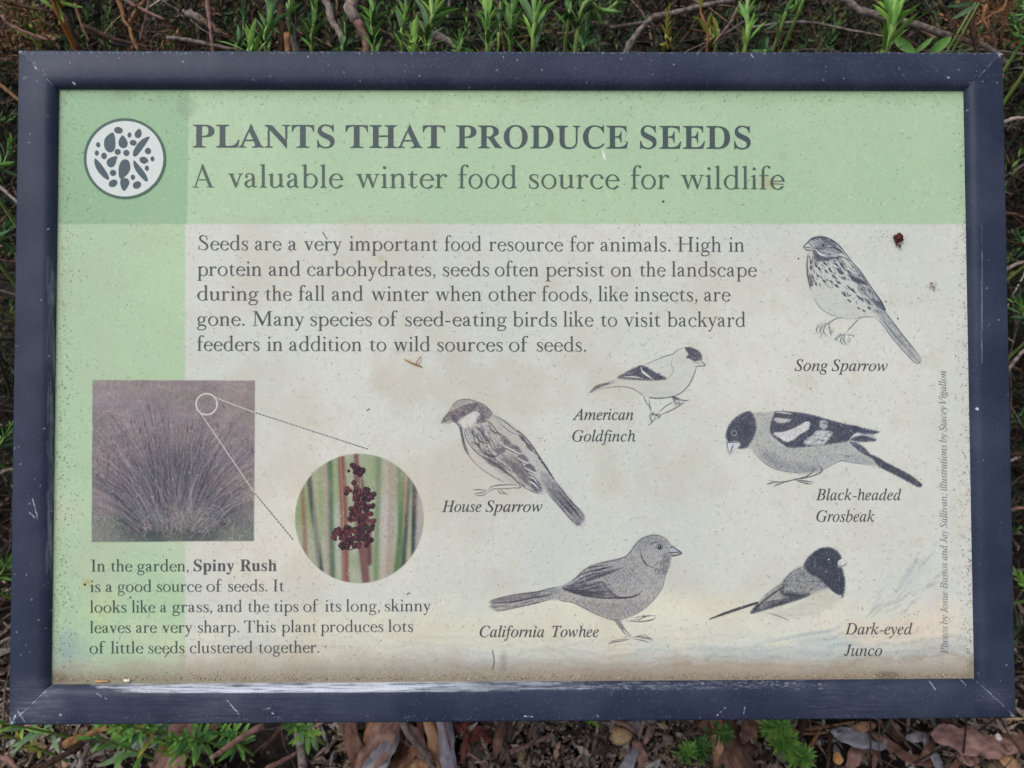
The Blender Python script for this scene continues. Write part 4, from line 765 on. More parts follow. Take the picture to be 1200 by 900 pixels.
# ---- lettering
GL = {
'bA':'437|-8,1 -7,17 20,27 39,46 145,314 166,343 203,455 208,464 223,464 255,376 370,106 384,66 413,30 425,22 442,17 443,1 408,1 348,9 312,1 230,1 230,17 270,25 283,32 290,45 280,77 255,136 230,132 103,132 79,71 74,41 76,34 87,25 102,20 126,17 127,1 94,0 59,5 25,0|113,160 246,158 243,173 195,289 177,322',
'bC':'468|257,-10 209,-5 152,15 104,49 68,94 44,149 35,195 35,261 49,321 77,373 105,406 140,433 181,453 226,464 283,464 323,455 394,431 405,437 420,464 435,464 432,421 435,309 421,310 394,365 369,400 324,429 290,441 265,443 237,440 212,430 190,414 172,390 157,360 146,322 139,278 137,226 140,178 147,136 158,101 175,72 195,50 219,35 246,26 298,25 328,32 368,50 395,71 428,104 432,97 446,89 409,45 365,14 314,-4',
'bD':'496|20,0 20,17 56,25 71,35 79,44 80,374 78,409 75,415 48,434 15,439 15,455 222,455 278,452 312,444 349,430 369,419 402,393 428,360 447,322 458,278 462,228 458,175 447,130 430,92 405,61 373,35 333,16 284,4 228,0|222,24 253,27 280,37 303,52 322,73 337,102 348,138 355,180 357,229 355,277 348,319 337,355 321,384 302,405 279,421 253,430 223,433 195,428 181,419 176,411 176,47 181,38 194,29',
'bE':'442|14,0 14,17 50,22 76,40 81,53 81,78 79,398 75,413 63,426 44,435 16,439 16,455 291,455 387,450 397,453 398,320 384,321 374,361 364,383 350,401 331,413 281,427 232,430 200,428 177,417 177,258 179,243 242,250 250,254 273,290 288,345 304,345 301,238 304,142 304,119 288,119 282,154 273,181 261,203 249,216 179,223 177,50 181,41 188,36 217,28 276,30 322,41 346,51 366,67 388,96 411,143 430,143 400,3 273,0',
'bH':'523|16,0 16,17 50,24 77,42 80,81 80,200 75,236 80,283 79,408 71,418 55,430 17,439 16,455 241,455 241,439 201,431 181,417 176,410 176,262 179,247 205,250 308,251 345,247 348,262 347,414 320,432 283,439 282,455 507,455 507,439 473,432 447,415 443,379 444,271 449,236 443,188 444,50 451,39 468,26 507,17 507,1 282,1 283,17 321,25 338,36 346,47 348,209 345,224 308,221 205,221 179,224 176,209 177,48 185,37 202,26 241,17 241,0',
'bL':'426|15,0 15,17 50,24 76,42 80,81 79,409 71,419 55,430 16,439 16,455 250,455 250,439 205,433 177,411 177,45 200,31 234,28 288,32 331,45 353,59 371,79 391,112 409,154 427,154 399,4 285,0',
'bN':'494|403,-10 325,96 126,335 106,354 108,42 114,33 126,25 166,17 166,1 19,1 19,17 54,23 71,34 75,40 76,329 84,364 82,390 41,430 21,439 19,454 87,455 133,447 153,448 371,184 392,165 389,415 386,421 369,431 332,439 332,454 479,454 479,439 440,430 428,423 423,413 422,189 413,154 421,-10',
'bO':'525|261,-11 213,-6 169,9 131,31 97,61 65,105 47,147 36,192 34,240 41,286 55,330 83,377 114,410 150,436 193,456 228,464 278,466 324,459 367,442 404,418 435,387 460,351 479,310 489,264 491,215 485,169 470,125 449,87 420,53 385,25 344,4 310,-6|265,12 292,15 315,25 335,42 353,65 367,95 378,132 384,177 386,228 384,278 377,322 365,359 350,390 331,413 310,430 286,440 260,443 233,440 210,430 189,414 172,390 158,360 147,323 141,279 139,228 141,178 148,134 159,96 175,66 194,42 215,26 238,16',
'bP':'418|16,0 16,17 50,24 77,42 80,81 80,188 76,224 80,260 79,408 71,418 55,430 16,439 16,455 262,454 287,450 324,438 362,417 388,387 401,349 400,306 393,283 380,263 352,237 298,213 242,206 179,209 176,194 177,48 185,37 202,26 241,17 241,0|179,227 235,233 260,242 279,257 292,282 299,329 293,376 277,408 252,425 226,431 207,431 191,426 176,416 176,241',
'bR':'473|16,0 16,17 50,24 77,42 80,81 80,188 77,224 80,260 79,408 71,418 55,430 16,439 16,455 217,455 275,452 304,446 337,433 364,420 384,404 399,385 408,362 411,335 405,298 397,283 373,258 311,224 421,57 452,25 478,17 476,9 479,1 445,0 362,9 342,6 230,176 202,212 178,215 176,200 177,48 185,37 202,26 241,17 241,0|179,231 203,233 240,231 250,235 287,263 302,288 310,336 303,379 285,409 259,425 243,430 212,431 195,426 178,415 176,245',
'bS':'390|46,-8 44,157 61,156 82,94 105,52 129,34 160,20 206,15 223,18 245,27 257,36 272,53 280,73 282,89 276,122 252,150 126,218 96,241 75,264 62,291 54,332 57,369 73,409 89,428 108,444 148,462 175,466 212,464 255,456 304,440 312,446 321,464 336,464 338,320 323,320 303,371 280,406 242,433 215,442 178,443 145,431 124,406 117,373 126,343 149,319 178,302 286,248 313,228 332,208 348,174 354,133 350,94 336,59 319,37 298,19 271,4 240,-6 205,-10 158,-8 130,-1 79,19 74,16 61,-8 52,-5',
'bT':'423|92,0 92,17 116,19 134,25 152,37 160,48 160,421 157,434 136,433 102,426 72,412 56,397 45,378 28,319 12,318 13,453 22,450 105,455 316,455 399,450 408,453 409,318 394,318 382,368 372,389 358,406 340,418 295,431 261,434 259,421 259,47 267,36 284,25 303,19 328,17 328,0',
'bU':'492|248,-12 205,-8 154,7 118,32 94,68 84,99 80,135 78,408 70,418 53,430 15,439 15,455 240,455 240,439 199,431 179,417 175,410 175,125 185,76 201,49 215,37 232,28 275,22 302,24 326,31 346,41 363,56 376,76 385,99 390,127 390,412 384,421 372,429 329,440 329,454 473,454 473,439 443,430 425,415 422,378 422,156 412,92 398,58 380,32 341,5 290,-10',
'bh':'381|19,1 20,15 41,22 57,36 58,257 56,418 52,425 42,433 20,440 19,454 124,455 144,452 141,444 145,264 179,298 203,310 229,317 243,317 279,305 293,299 305,289 314,275 324,236 326,36 341,22 362,15 362,1 203,1 204,15 219,19 229,25 239,37 240,46 238,242 230,263 220,270 208,272 188,269 156,254 142,237 143,36 158,22 179,15 179,1',
'bi':'198|101,367 83,371 69,380 59,395 56,412 59,430 69,445 83,455 101,458 118,455 133,445 143,430 146,412 142,395 133,380 118,371|19,1 20,15 38,20 55,32 57,56 56,273 53,281 43,288 21,294 21,309 125,310 145,307 142,299 143,37 158,22 178,15 179,1',
'bn':'381|19,1 20,15 41,22 57,36 58,253 52,280 39,290 20,295 19,309 124,310 144,307 141,300 145,264 179,298 203,310 229,318 243,317 279,305 293,299 305,289 314,275 324,236 326,36 341,22 362,15 362,1 203,1 204,15 219,19 229,25 239,37 240,46 238,242 230,263 220,270 208,272 180,266 158,253 143,237 143,36 158,22 179,15 179,1',
'bp':'371|18,-138 19,-124 38,-119 57,-102 57,251 53,278 40,289 20,295 20,309 121,310 140,307 137,298 140,260 169,297 204,315 239,317 277,304 297,290 318,264 334,231 341,202 345,160 341,114 334,84 318,48 295,20 275,5 252,-5 227,-9 204,-7 183,1 164,14 145,34 145,-101 167,-118 196,-124 197,-138|195,28 223,35 238,50 252,87 257,139 255,203 245,249 232,268 220,275 206,278 191,277 177,272 149,247 143,236 143,68 153,49 174,34',
'bs':'288|151,-10 122,-6 69,12 61,8 50,-7 38,-7 36,105 52,105 66,68 79,44 99,28 119,18 146,15 171,21 188,36 194,58 190,80 174,99 93,143 58,172 48,189 43,207 45,249 55,274 66,289 98,312 118,317 147,319 216,302 231,318 242,318 240,297 243,222 229,222 215,254 203,273 168,293 144,296 126,292 111,281 104,267 103,247 112,229 130,215 197,181 224,163 241,144 252,111 253,83 250,62 233,27 212,7 194,-3',
'bu':'375|131,-10 80,10 69,20 58,43 51,84 49,269 47,278 38,286 12,295 12,309 118,310 138,307 135,298 138,65 148,44 158,38 172,35 198,40 219,51 233,64 232,271 228,279 216,288 190,295 190,309 301,310 320,307 317,299 319,59 321,45 327,39 358,29 356,16 291,6 264,7 230,-7 235,30 232,44 209,19 192,7 159,-6',
'by':'300|52,-135 26,-130 9,-118 -2,-95 -1,-73 20,-48 47,-46 58,-51 67,-60 73,-96 83,-99 92,-97 106,-85 122,-60 141,-5 114,75 54,219 42,257 16,288 -3,295 0,294 0,302 -4,309 19,310 79,301 114,309 161,309 160,294 136,289 125,284 122,278 169,149 186,117 230,241 239,280 237,284 227,290 204,294 203,310 257,307 278,310 297,307 298,294 284,289 270,275 219,131 200,101 166,-13 133,-89 117,-112 100,-127',
'iA':'463|-85,0 -82,13 -49,19 -29,30 -9,46 356,475 369,475 353,52 356,37 362,27 379,18 411,13 409,0 221,0 224,13 261,18 273,26 278,34 285,69 288,158 133,158 119,153 57,80 32,39 33,27 40,19 79,13 75,0|143,183 289,183 298,367',
'iB':'439|-34,0 -30,13 -6,15 15,23 26,34 35,51 127,390 132,416 129,434 113,446 81,451 85,465 292,463 350,451 372,440 389,426 401,408 408,388 410,365 403,327 382,296 366,282 323,260 297,251 332,234 356,211 371,181 375,164 376,134 370,104 357,76 337,53 320,39 290,22 229,4 171,0|193,259 243,263 270,270 293,281 319,303 335,333 340,369 334,401 319,424 292,437 275,441 229,441 211,432 197,399 163,269 170,261|153,21 187,23 230,34 263,56 286,86 299,123 299,172 291,198 281,211 267,221 241,232 207,237 163,235 152,227 109,73 105,44 108,32 114,26',
'iC':'471|218,-10 164,-4 117,13 78,41 49,78 31,125 27,151 26,191 34,240 57,299 85,344 129,394 170,426 215,451 250,464 303,474 352,472 430,453 443,458 453,470 467,470 439,332 425,332 422,386 416,404 400,427 370,446 350,451 317,452 266,440 217,412 174,370 140,317 124,281 112,242 106,202 105,157 110,124 119,96 132,71 160,42 182,29 208,21 236,19 280,24 322,40 342,52 380,83 399,103 412,91 369,46 323,15 274,-4',
'iD':'507|-36,0 -32,13 -7,15 14,23 25,33 34,50 126,385 132,416 129,433 113,446 81,451 85,465 279,464 325,459 353,452 390,435 421,413 438,395 459,364 472,328 478,287 476,232 466,193 444,145 413,101 383,72 348,48 309,28 265,12 234,5 184,0|170,22 236,31 270,44 300,63 327,86 349,113 368,144 382,177 393,213 400,262 400,306 396,339 386,368 364,403 343,420 318,433 271,442 231,441 212,433 201,412 105,52 107,39 117,30 137,24',
'iG':'541|245,-10 183,-4 130,13 86,42 61,69 47,91 31,139 27,193 38,254 64,313 94,357 139,404 181,435 233,459 288,472 350,474 394,466 450,445 468,442 487,448 503,469 514,469 484,327 472,327 467,355 458,380 445,402 428,420 409,434 386,444 360,451 331,453 286,447 258,437 231,422 194,391 154,338 130,289 114,239 107,189 109,137 116,105 136,65 167,35 207,17 255,11 288,15 326,30 349,53 378,158 383,189 378,202 369,208 322,214 325,227 518,227 514,214 480,209 467,202 458,191 446,156 416,35 376,15 334,1 290,-7',
'iH':'520|-34,0 -30,13 -5,15 15,23 27,36 35,51 126,385 132,416 129,433 113,446 81,451 85,465 270,465 267,451 238,448 219,439 202,414 163,274 167,262 185,259 360,259 376,264 412,390 416,419 413,433 404,443 365,451 369,465 555,465 551,451 526,450 506,442 496,431 487,415 396,80 389,45 392,31 408,18 440,13 437,0 251,0 255,13 281,15 300,23 310,33 320,51 365,217 362,230 343,234 169,234 153,229 111,80 104,45 107,31 116,21 155,13 152,0',
'iJ':'257|22,-10 -8,-6 -32,7 -48,31 -50,57 -44,73 -30,84 -13,86 3,82 12,73 17,62 12,19 24,10 35,10 44,16 59,47 156,418 154,432 145,442 129,447 96,450 101,465 293,465 289,451 262,449 244,441 229,419 148,117 124,58 102,26 85,10 56,-5',
'iP':'403|-34,0 -30,13 0,16 18,25 34,49 127,390 132,416 129,434 113,446 81,451 85,465 300,463 353,450 373,439 388,424 400,406 406,385 407,341 395,305 365,268 330,245 286,229 235,223 157,222 148,216 107,64 105,41 108,30 119,20 165,13 161,0|193,242 225,244 266,255 297,275 319,302 330,337 331,383 320,414 299,434 275,442 239,444 220,441 209,430 199,405 159,253 165,244',
'iS':'369|153,-9 108,-5 42,13 25,8 15,-8 3,-8 26,146 38,146 43,101 51,76 62,55 84,30 112,16 152,11 187,20 201,30 218,47 233,79 235,118 221,152 196,188 122,267 96,311 88,353 90,378 97,401 109,422 131,446 152,459 176,469 212,475 245,474 313,457 328,461 338,473 351,473 330,336 319,336 315,376 301,416 290,431 268,446 232,453 200,448 175,433 160,408 155,371 164,340 191,302 263,224 280,203 296,166 301,126 298,98 290,73 277,49 259,29 237,13 212,1 184,-7',
'iT':'420|50,0 52,13 84,16 107,25 118,37 128,56 230,429 226,438 212,441 156,438 119,429 102,420 84,404 70,381 59,352 44,353 74,465 461,465 439,350 426,350 427,380 423,404 414,420 406,428 386,437 346,441 312,440 300,429 199,52 199,35 206,23 225,16 265,13 261,0',
'iV':'437|80,-10 96,409 93,427 86,439 69,448 38,451 40,465 226,465 223,453 196,451 177,442 166,419 149,95 384,375 409,409 417,426 415,441 400,449 371,451 373,465 516,465 512,451 496,449 482,442 452,413 95,-10',
'ia':'342|50,-8 26,-3 8,10 -3,33 -7,64 -3,106 7,147 25,189 49,228 79,263 101,284 125,300 148,310 171,316 202,314 222,302 232,280 241,309 292,309 222,48 226,36 241,38 259,52 282,80 291,72 278,53 252,23 228,3 206,-7 189,-8 179,-4 170,9 168,29 191,118 154,62 119,23 85,0|82,33 107,41 138,70 169,113 196,163 212,209 219,251 214,283 200,296 185,299 169,297 138,280 109,247 85,202 61,134 53,79 55,56 60,43 69,35',
'ib':'340|82,-8 46,-5 25,2 4,16 -5,36 92,422 92,442 87,451 76,454 50,455 54,467 98,473 158,487 163,484 163,480 103,251 128,279 169,307 198,315 242,313 274,296 296,267 305,229 303,187 295,157 278,118 253,81 221,49 185,22 156,7 125,-3|95,9 132,17 168,40 199,75 224,119 241,167 246,219 237,254 226,269 211,279 178,283 148,272 120,246 96,206 54,66 50,38 53,26 61,17 75,11',
'ic':'298|99,-8 67,-4 49,4 26,23 10,49 1,83 0,117 4,150 15,183 32,215 54,244 80,270 114,293 137,305 174,314 207,316 234,311 253,298 266,277 264,251 253,234 233,228 211,235 206,243 205,260 220,292 207,298 180,297 154,288 122,263 95,228 79,196 64,150 59,98 66,65 86,36 96,29 115,23 148,27 187,46 228,82 238,71 204,36 169,12 135,-3',
'id':'355|61,-8 38,-5 15,8 -2,32 -8,55 -9,81 -3,116 9,153 27,190 50,226 77,258 105,283 134,302 169,314 202,316 231,307 242,293 275,436 272,447 266,452 233,455 236,467 276,472 330,486 342,486 344,473 240,81 234,44 240,32 255,31 273,43 306,81 317,72 281,29 251,3 228,-7 202,-6 187,6 183,27 187,61 201,112 167,59 133,21 99,-1|91,28 118,36 146,62 174,99 202,150 223,204 232,253 228,280 223,289 212,298 198,300 173,296 140,276 108,240 81,192 57,124 51,72 55,52 62,41 74,31',
'ie':'287|89,-7 59,-3 42,4 21,21 6,45 -2,75 -3,115 3,148 16,182 35,215 58,246 86,272 113,291 148,308 172,314 203,316 233,309 252,292 258,272 255,245 238,216 208,189 164,167 107,150 61,142 56,98 60,66 65,54 81,36 104,27 131,26 156,33 194,57 221,81 231,71 198,36 165,12 128,-2|64,158 124,173 148,184 176,207 195,233 202,251 204,278 198,291 186,298 164,296 148,288 126,270 90,222',
'if':'199|-48,-153 -69,-149 -85,-137 -91,-124 -90,-103 -85,-94 -77,-88 -66,-87 -53,-90 -45,-103 -49,-130 -42,-134 -24,-128 -9,-105 11,-39 71,283 7,283 12,304 75,304 87,358 104,403 126,439 153,466 173,477 194,485 222,487 245,482 266,466 274,449 273,425 263,413 243,408 224,415 218,435 223,458 211,468 196,467 187,463 165,435 153,403 132,304 210,304 207,283 128,283 80,55 46,-56 24,-101 5,-127 -15,-144',
'ig':'286|63,-153 16,-148 -13,-136 -40,-113 -51,-83 -46,-47 -30,-22 -3,2 36,24 13,39 8,47 6,60 18,80 58,121 29,144 13,172 10,203 21,241 39,269 65,292 96,309 123,316 164,318 240,296 289,296 289,266 243,266 248,236 243,203 229,174 207,149 179,130 146,118 119,114 82,116 63,97 61,82 73,70 159,38 201,13 216,-6 223,-40 220,-64 212,-86 198,-105 179,-122 156,-135 129,-145|111,129 132,133 155,150 174,177 184,204 190,234 189,267 179,288 161,300 137,301 113,289 88,260 73,227 66,182 73,150 84,136|75,-132 119,-128 151,-114 170,-92 176,-56 166,-34 145,-17 108,0 52,18 25,0 -1,-31 -8,-52 -8,-80 2,-106 24,-123 55,-131',
'ih':'369|280,-6 262,-4 243,6 230,25 224,42 228,102 259,259 257,277 252,288 243,295 231,297 204,291 178,270 151,238 130,203 114,158 80,0 23,0 109,413 106,427 98,436 85,442 61,443 66,469 179,469 131,253 138,253 178,305 192,316 222,331 252,337 281,332 302,319 309,310 317,284 317,259 286,105 283,55 286,44 295,35 318,35 344,47 355,29 316,3 298,-4',
'ii':'177|122,394 110,396 98,404 91,415 88,428 91,441 98,452 110,460 122,463 135,460 147,452 155,441 157,428 155,414 147,403 136,396|33,-8 19,-6 8,1 2,13 0,37 60,264 57,275 50,282 17,287 20,299 127,316 130,312 130,303 63,79 58,47 63,35 77,33 96,45 130,84 140,74 112,38 84,12 58,-3',
'ik':'339|218,-7 197,-1 181,19 120,161 78,129 41,0 -13,0 105,425 106,441 102,449 88,454 62,455 66,468 169,487 175,481 84,157 195,240 221,263 228,272 229,283 222,290 197,294 203,306 337,306 334,293 303,288 270,272 164,193 216,69 233,42 245,36 259,38 279,53 301,79 311,69 286,35 267,16 243,0',
'il':'173|32,-7 18,-5 5,4 -1,19 -1,38 101,430 96,450 83,456 58,459 60,471 167,487 171,482 168,465 56,52 59,38 73,35 98,53 122,82 133,72 105,37 84,17 58,0',
'im':'550|410,-7 395,-5 384,2 378,14 376,31 381,65 430,244 428,267 423,272 411,275 388,268 360,248 331,217 307,185 261,97 228,0 175,0 243,234 244,265 238,272 227,275 206,268 177,249 145,218 118,186 80,115 40,0 -13,0 61,257 60,269 55,279 41,284 17,287 19,300 72,305 123,316 129,313 128,296 91,177 139,238 184,281 226,307 245,313 263,316 281,313 293,306 301,294 302,262 285,184 350,264 391,297 430,314 449,316 466,313 479,306 488,285 487,259 436,65 433,46 440,36 454,37 469,48 499,87 508,76 484,39 459,13 434,-2',
'in':'364|222,-9 208,-6 198,1 191,12 189,28 196,65 242,248 240,267 233,273 225,275 203,268 173,246 141,212 110,172 93,142 74,99 42,0 -12,0 61,255 61,268 57,277 45,283 17,285 19,297 81,306 126,316 133,314 93,177 154,251 209,296 238,310 263,315 287,310 297,301 302,278 299,245 254,88 245,45 251,36 264,34 282,48 312,91 322,83 298,43 273,14 248,-3',
'io':'351|105,-8 82,-6 51,4 26,22 8,47 -2,78 -4,112 0,140 14,178 35,215 61,247 93,276 128,298 165,312 192,316 226,314 258,305 276,293 297,270 306,251 312,230 313,198 310,172 291,121 254,66 211,28 179,9 155,0|113,11 146,19 178,43 211,85 236,137 252,192 254,243 247,271 240,281 222,294 197,299 181,297 165,291 140,275 103,231 73,170 57,107 56,75 60,52 67,35 79,22 94,14',
'ip':'340|-96,-149 -93,-137 -66,-133 -49,-126 -35,-106 54,235 60,262 57,276 47,282 16,285 19,298 128,315 130,310 128,299 112,250 153,290 197,312 226,316 244,315 260,310 280,298 295,279 302,263 307,236 306,205 301,175 290,144 275,115 251,78 204,31 177,13 149,1 120,-6 93,-7 72,-4 50,5 23,-116 28,-127 39,-134 77,-138 73,-149|101,9 135,17 168,40 197,74 225,125 243,182 248,235 241,263 232,275 220,282 191,286 158,273 129,244 104,201 91,162 62,40 65,26 72,17 84,11',
'ir':'224|-13,0 48,218 56,255 51,276 38,281 13,284 15,297 115,316 124,314 89,179 126,239 172,297 197,314 211,316 225,311 234,300 237,283 234,266 226,253 211,242 192,241 176,252 170,268 130,218 112,189 80,122 65,84 41,0',
'is':'248|78,-8 47,-5 9,6 -4,4 -9,-4 -22,-4 -7,106 4,105 10,65 20,41 33,24 51,14 77,10 97,16 114,30 123,50 125,74 117,100 61,178 45,210 40,238 46,269 53,282 69,299 97,313 142,315 193,302 205,305 209,314 220,314 207,214 195,214 182,266 166,287 156,294 144,298 118,297 105,290 94,275 91,255 97,237 165,138 177,109 179,82 169,45 146,16 112,-3',
'it':'187|33,-8 13,-3 5,5 1,18 2,44 66,283 19,283 22,297 53,307 67,316 109,355 136,392 151,392 126,304 183,304 177,283 120,283 60,48 63,34 76,32 100,50 124,79 134,68 108,35 82,11 57,-3',
'iu':'364|46,-8 28,-5 18,1 8,14 4,32 11,84 50,228 56,265 53,276 47,283 13,287 15,300 118,316 127,313 60,65 62,41 67,35 79,32 100,38 124,54 157,88 184,125 209,167 232,216 261,309 314,309 247,51 247,41 252,34 260,32 271,35 291,52 315,84 324,75 300,38 274,13 249,-3 214,-8 202,-3 193,6 189,27 191,51 220,153 171,82 127,32 86,2 66,-6',
'iv':'297|61,-8 49,188 43,242 37,262 30,274 17,283 -6,286 -3,299 69,315 79,316 87,308 98,244 109,58 186,144 213,182 235,221 240,242 211,277 209,288 212,303 220,311 231,316 244,317 256,313 269,296 273,275 266,239 244,196 209,145 159,85 75,-8',
'iw':'446|48,-8 44,192 39,245 34,265 27,277 15,286 -3,289 -2,300 70,316 83,315 89,296 93,260 98,91 238,317 250,317 275,71 352,164 383,215 389,242 365,276 363,290 367,304 377,313 388,316 401,315 411,307 421,287 421,259 402,208 360,142 240,-8 230,-8 205,221 60,-8',
'iy':'270|-44,-153 -60,-150 -74,-139 -77,-122 -71,-108 -62,-101 -51,-98 -15,-108 -5,-108 4,-103 27,-78 79,-7 29,244 19,266 8,279 -8,286 -24,287 -22,299 8,303 57,316 68,313 85,258 123,57 195,177 215,222 217,237 213,249 186,274 184,288 186,299 195,310 205,315 218,315 231,311 242,301 248,287 247,250 226,193 185,118 116,9 51,-80 -6,-137 -26,-149',
'rA':'720|11,0 224,0 225,16 222,19 134,19 131,22 198,216 202,215 464,214 545,22 542,19 462,19 459,16 461,0 724,1 725,16 722,19 650,19 647,22 362,689 329,688 301,608 302,600 298,586 97,22 94,19 12,19 9,16|208,237 206,240 214,264 318,562 453,238',
'rH':'820|44,0 302,0 302,19 246,20 228,26 218,54 218,334 566,335 586,335 589,332 589,50 578,25 562,20 506,19 503,16 504,0 763,0 762,19 706,20 688,26 678,54 677,614 688,644 704,649 762,650 763,668 504,668 503,652 506,649 564,649 578,645 589,620 588,360 220,359 217,362 218,616 228,644 244,649 302,650 303,668 44,669 43,652 46,649 104,649 118,645 129,618 129,50 118,25 102,20 44,18',
'rI':'370|50,0 316,-1 319,2 318,18 316,19 256,20 238,26 227,56 228,616 238,644 254,649 316,649 319,652 319,660 318,668 316,669 49,668 50,650 114,649 128,645 139,616 139,50 130,27 116,21 50,19',
'rM':'950|35,0 258,-1 261,2 260,19 162,19 159,22 160,606 454,2 456,0 470,-1 474,1 478,10 736,613 737,52 726,25 710,20 654,19 653,2 656,-1 912,0 913,16 910,19 856,20 838,26 828,54 827,646 830,649 918,650 919,668 729,668 500,162 226,668 30,668 29,652 32,649 128,649 131,646 131,22 128,19 36,19',
'rS':'560|49,-8 64,-8 66,-6 69,98 72,113 85,86 101,64 120,44 144,26 170,12 200,1 226,-4 264,-8 294,-6 328,0 354,8 386,22 439,58 461,80 476,102 489,138 492,180 483,228 460,272 427,312 382,353 354,372 284,414 222,455 192,479 178,496 164,520 156,540 152,560 156,582 166,603 180,620 200,632 230,643 264,649 296,649 326,642 344,634 362,622 393,586 414,544 422,476 428,465 444,465 445,496 439,674 424,675 421,672 422,583 395,624 362,654 326,670 276,679 220,678 190,674 162,666 140,654 124,642 107,624 92,602 79,568 78,528 89,482 113,436 136,409 168,381 238,331 318,283 368,241 390,218 403,198 411,174 413,146 408,122 393,90 375,66 350,44 326,31 292,21 256,18 220,22 186,31 160,44 136,61 116,82 99,106 89,128 74,188 73,210 54,218',
'rT':'690|211,0 480,1 481,16 478,19 418,20 400,26 390,54 390,644 516,645 602,602 607,598 634,500 648,499 651,502 651,508 639,640 641,648 640,669 50,668 49,648 53,642 42,520 42,499 56,500 59,502 88,601 176,645 301,644 301,50 292,27 278,21 212,19',
'ra':'455|125,0 158,0 190,8 232,30 260,52 273,28 290,13 314,1 338,1 366,13 407,48 404,56 398,57 364,35 350,30 338,33 333,40 330,54 329,88 330,278 323,350 313,374 292,399 266,416 238,426 212,431 172,431 142,425 116,414 94,401 75,384 67,370 56,334 57,318 74,297 88,292 100,291 116,297 128,312 131,330 123,346 108,358 106,374 116,385 132,394 148,401 170,404 200,402 222,394 241,376 253,350 254,258 132,218 102,205 67,174 53,154 43,134 38,114 37,94 41,76 52,54 68,32 84,17 104,6|162,31 148,37 134,49 121,66 111,86 107,112 118,146 134,169 160,189 216,218 254,232 253,128 256,78 236,59 210,43 184,33',
'rb':'520|93,-12 98,-12 112,-1 152,0 154,21 196,0 230,-10 252,-13 288,-13 310,-10 362,8 406,37 427,58 445,82 469,130 476,156 481,188 481,228 479,248 472,274 460,306 447,330 427,358 404,380 378,399 344,416 310,426 288,429 252,429 230,426 196,416 154,395 152,707 22,671 20,668 26,653 70,653 77,626 77,2|252,12 224,21 194,41 171,68 154,98 153,316 174,352 206,384 224,395 244,403 282,405 304,400 334,384 356,364 380,330 393,304 404,264 409,230 409,186 404,152 393,112 377,80 356,52 334,32 304,16 282,11',
'rc':'440|245,-14 302,-11 336,-1 400,49 408,58 404,60 409,68 408,74 404,78 398,79 372,60 344,59 314,32 282,15 238,11 222,14 198,24 178,38 158,58 138,88 126,114 116,148 110,186 111,246 126,302 138,328 154,353 170,371 192,389 212,399 232,404 262,405 284,400 308,389 330,371 340,358 331,340 331,320 338,306 348,296 364,289 380,289 401,300 411,314 414,329 428,330 418,346 400,367 358,407 338,418 302,433 296,432 288,427 232,429 194,422 154,407 119,384 90,356 63,318 46,278 36,228 36,188 46,138 64,97 90,60 122,30 162,5 202,-8',
'rd':'530|227,-12 272,-13 294,-10 330,0 364,16 368,9 422,9 444,7 502,27 503,30 502,40 500,41 444,41 441,44 440,707 310,671 308,668 314,653 358,653 364,630 365,400 312,422 274,429 228,428 180,416 144,398 104,366 73,326 51,280 41,236 41,180 51,136 69,96 104,50 132,26 180,0|236,12 206,22 182,38 162,58 142,87 127,118 118,152 113,186 113,230 120,272 130,304 146,336 168,365 190,384 216,399 242,405 268,405 294,399 320,384 342,365 365,334 365,84 341,50 328,38 304,22 274,12',
're':'455|242,-14 250,-16 300,-12 318,-9 338,-1 360,14 388,37 427,72 429,80 424,86 418,87 396,74 360,106 334,60 306,32 280,17 252,15 240,11 222,13 203,20 169,44 147,72 132,102 118,146 111,186 111,230 121,284 139,330 161,362 190,389 222,403 256,405 288,396 321,372 351,330 370,280 365,258 362,255 122,255 119,252 120,232 426,231 450,232 451,234 446,264 432,305 412,340 390,367 364,390 330,411 292,424 262,429 220,429 178,418 138,399 107,374 80,343 59,308 44,264 37,226 38,188 47,138 65,96 91,58 126,26 160,5 198,-8',
'rf':'300|25,0 228,1 228,19 192,20 174,26 164,54 164,394 282,395 285,398 285,416 282,419 164,420 164,588 172,628 184,656 200,672 222,683 240,685 262,678 261,652 270,637 280,629 292,625 308,625 324,632 336,646 339,668 330,687 316,697 290,700 280,705 226,708 184,697 168,689 150,674 130,652 111,624 100,596 93,562 88,558 87,420 20,418 19,398 22,395 84,395 87,392 87,50 76,25 60,20 24,18',
'rg':'480|158,-210 210,-211 252,-207 300,-196 336,-185 360,-172 386,-152 408,-126 424,-98 432,-64 426,-30 409,0 382,22 340,41 286,55 248,59 166,59 140,63 112,73 104,80 102,86 103,94 110,104 152,137 198,127 232,127 252,130 278,137 300,148 319,160 339,178 367,218 375,240 379,264 376,310 367,338 353,364 386,392 402,400 410,398 413,384 424,373 442,371 452,376 461,388 461,402 456,412 440,424 410,428 392,425 372,412 338,381 300,408 266,423 230,429 198,429 178,426 146,416 111,396 84,370 63,338 55,316 51,292 52,256 58,232 67,210 84,186 98,171 126,148 93,126 74,106 62,82 62,60 70,42 86,25 108,12 139,0 90,-27 50,-64 31,-94 28,-110 29,-128 43,-160 68,-185 104,-201|192,-180 144,-171 104,-155 82,-135 72,-110 74,-98 80,-84 102,-53 118,-40 164,-13 172,-5 252,-8 306,-17 358,-35 372,-45 382,-58 389,-78 382,-102 364,-130 342,-150 312,-164 274,-175 228,-181|198,152 182,157 162,170 148,184 135,202 120,242 117,262 117,294 126,334 135,354 149,374 162,386 182,399 204,405 226,405 242,401 260,392 282,373 291,360 303,338 310,314 313,294 313,262 310,242 301,214 288,192 270,171 253,160 236,153 224,151',
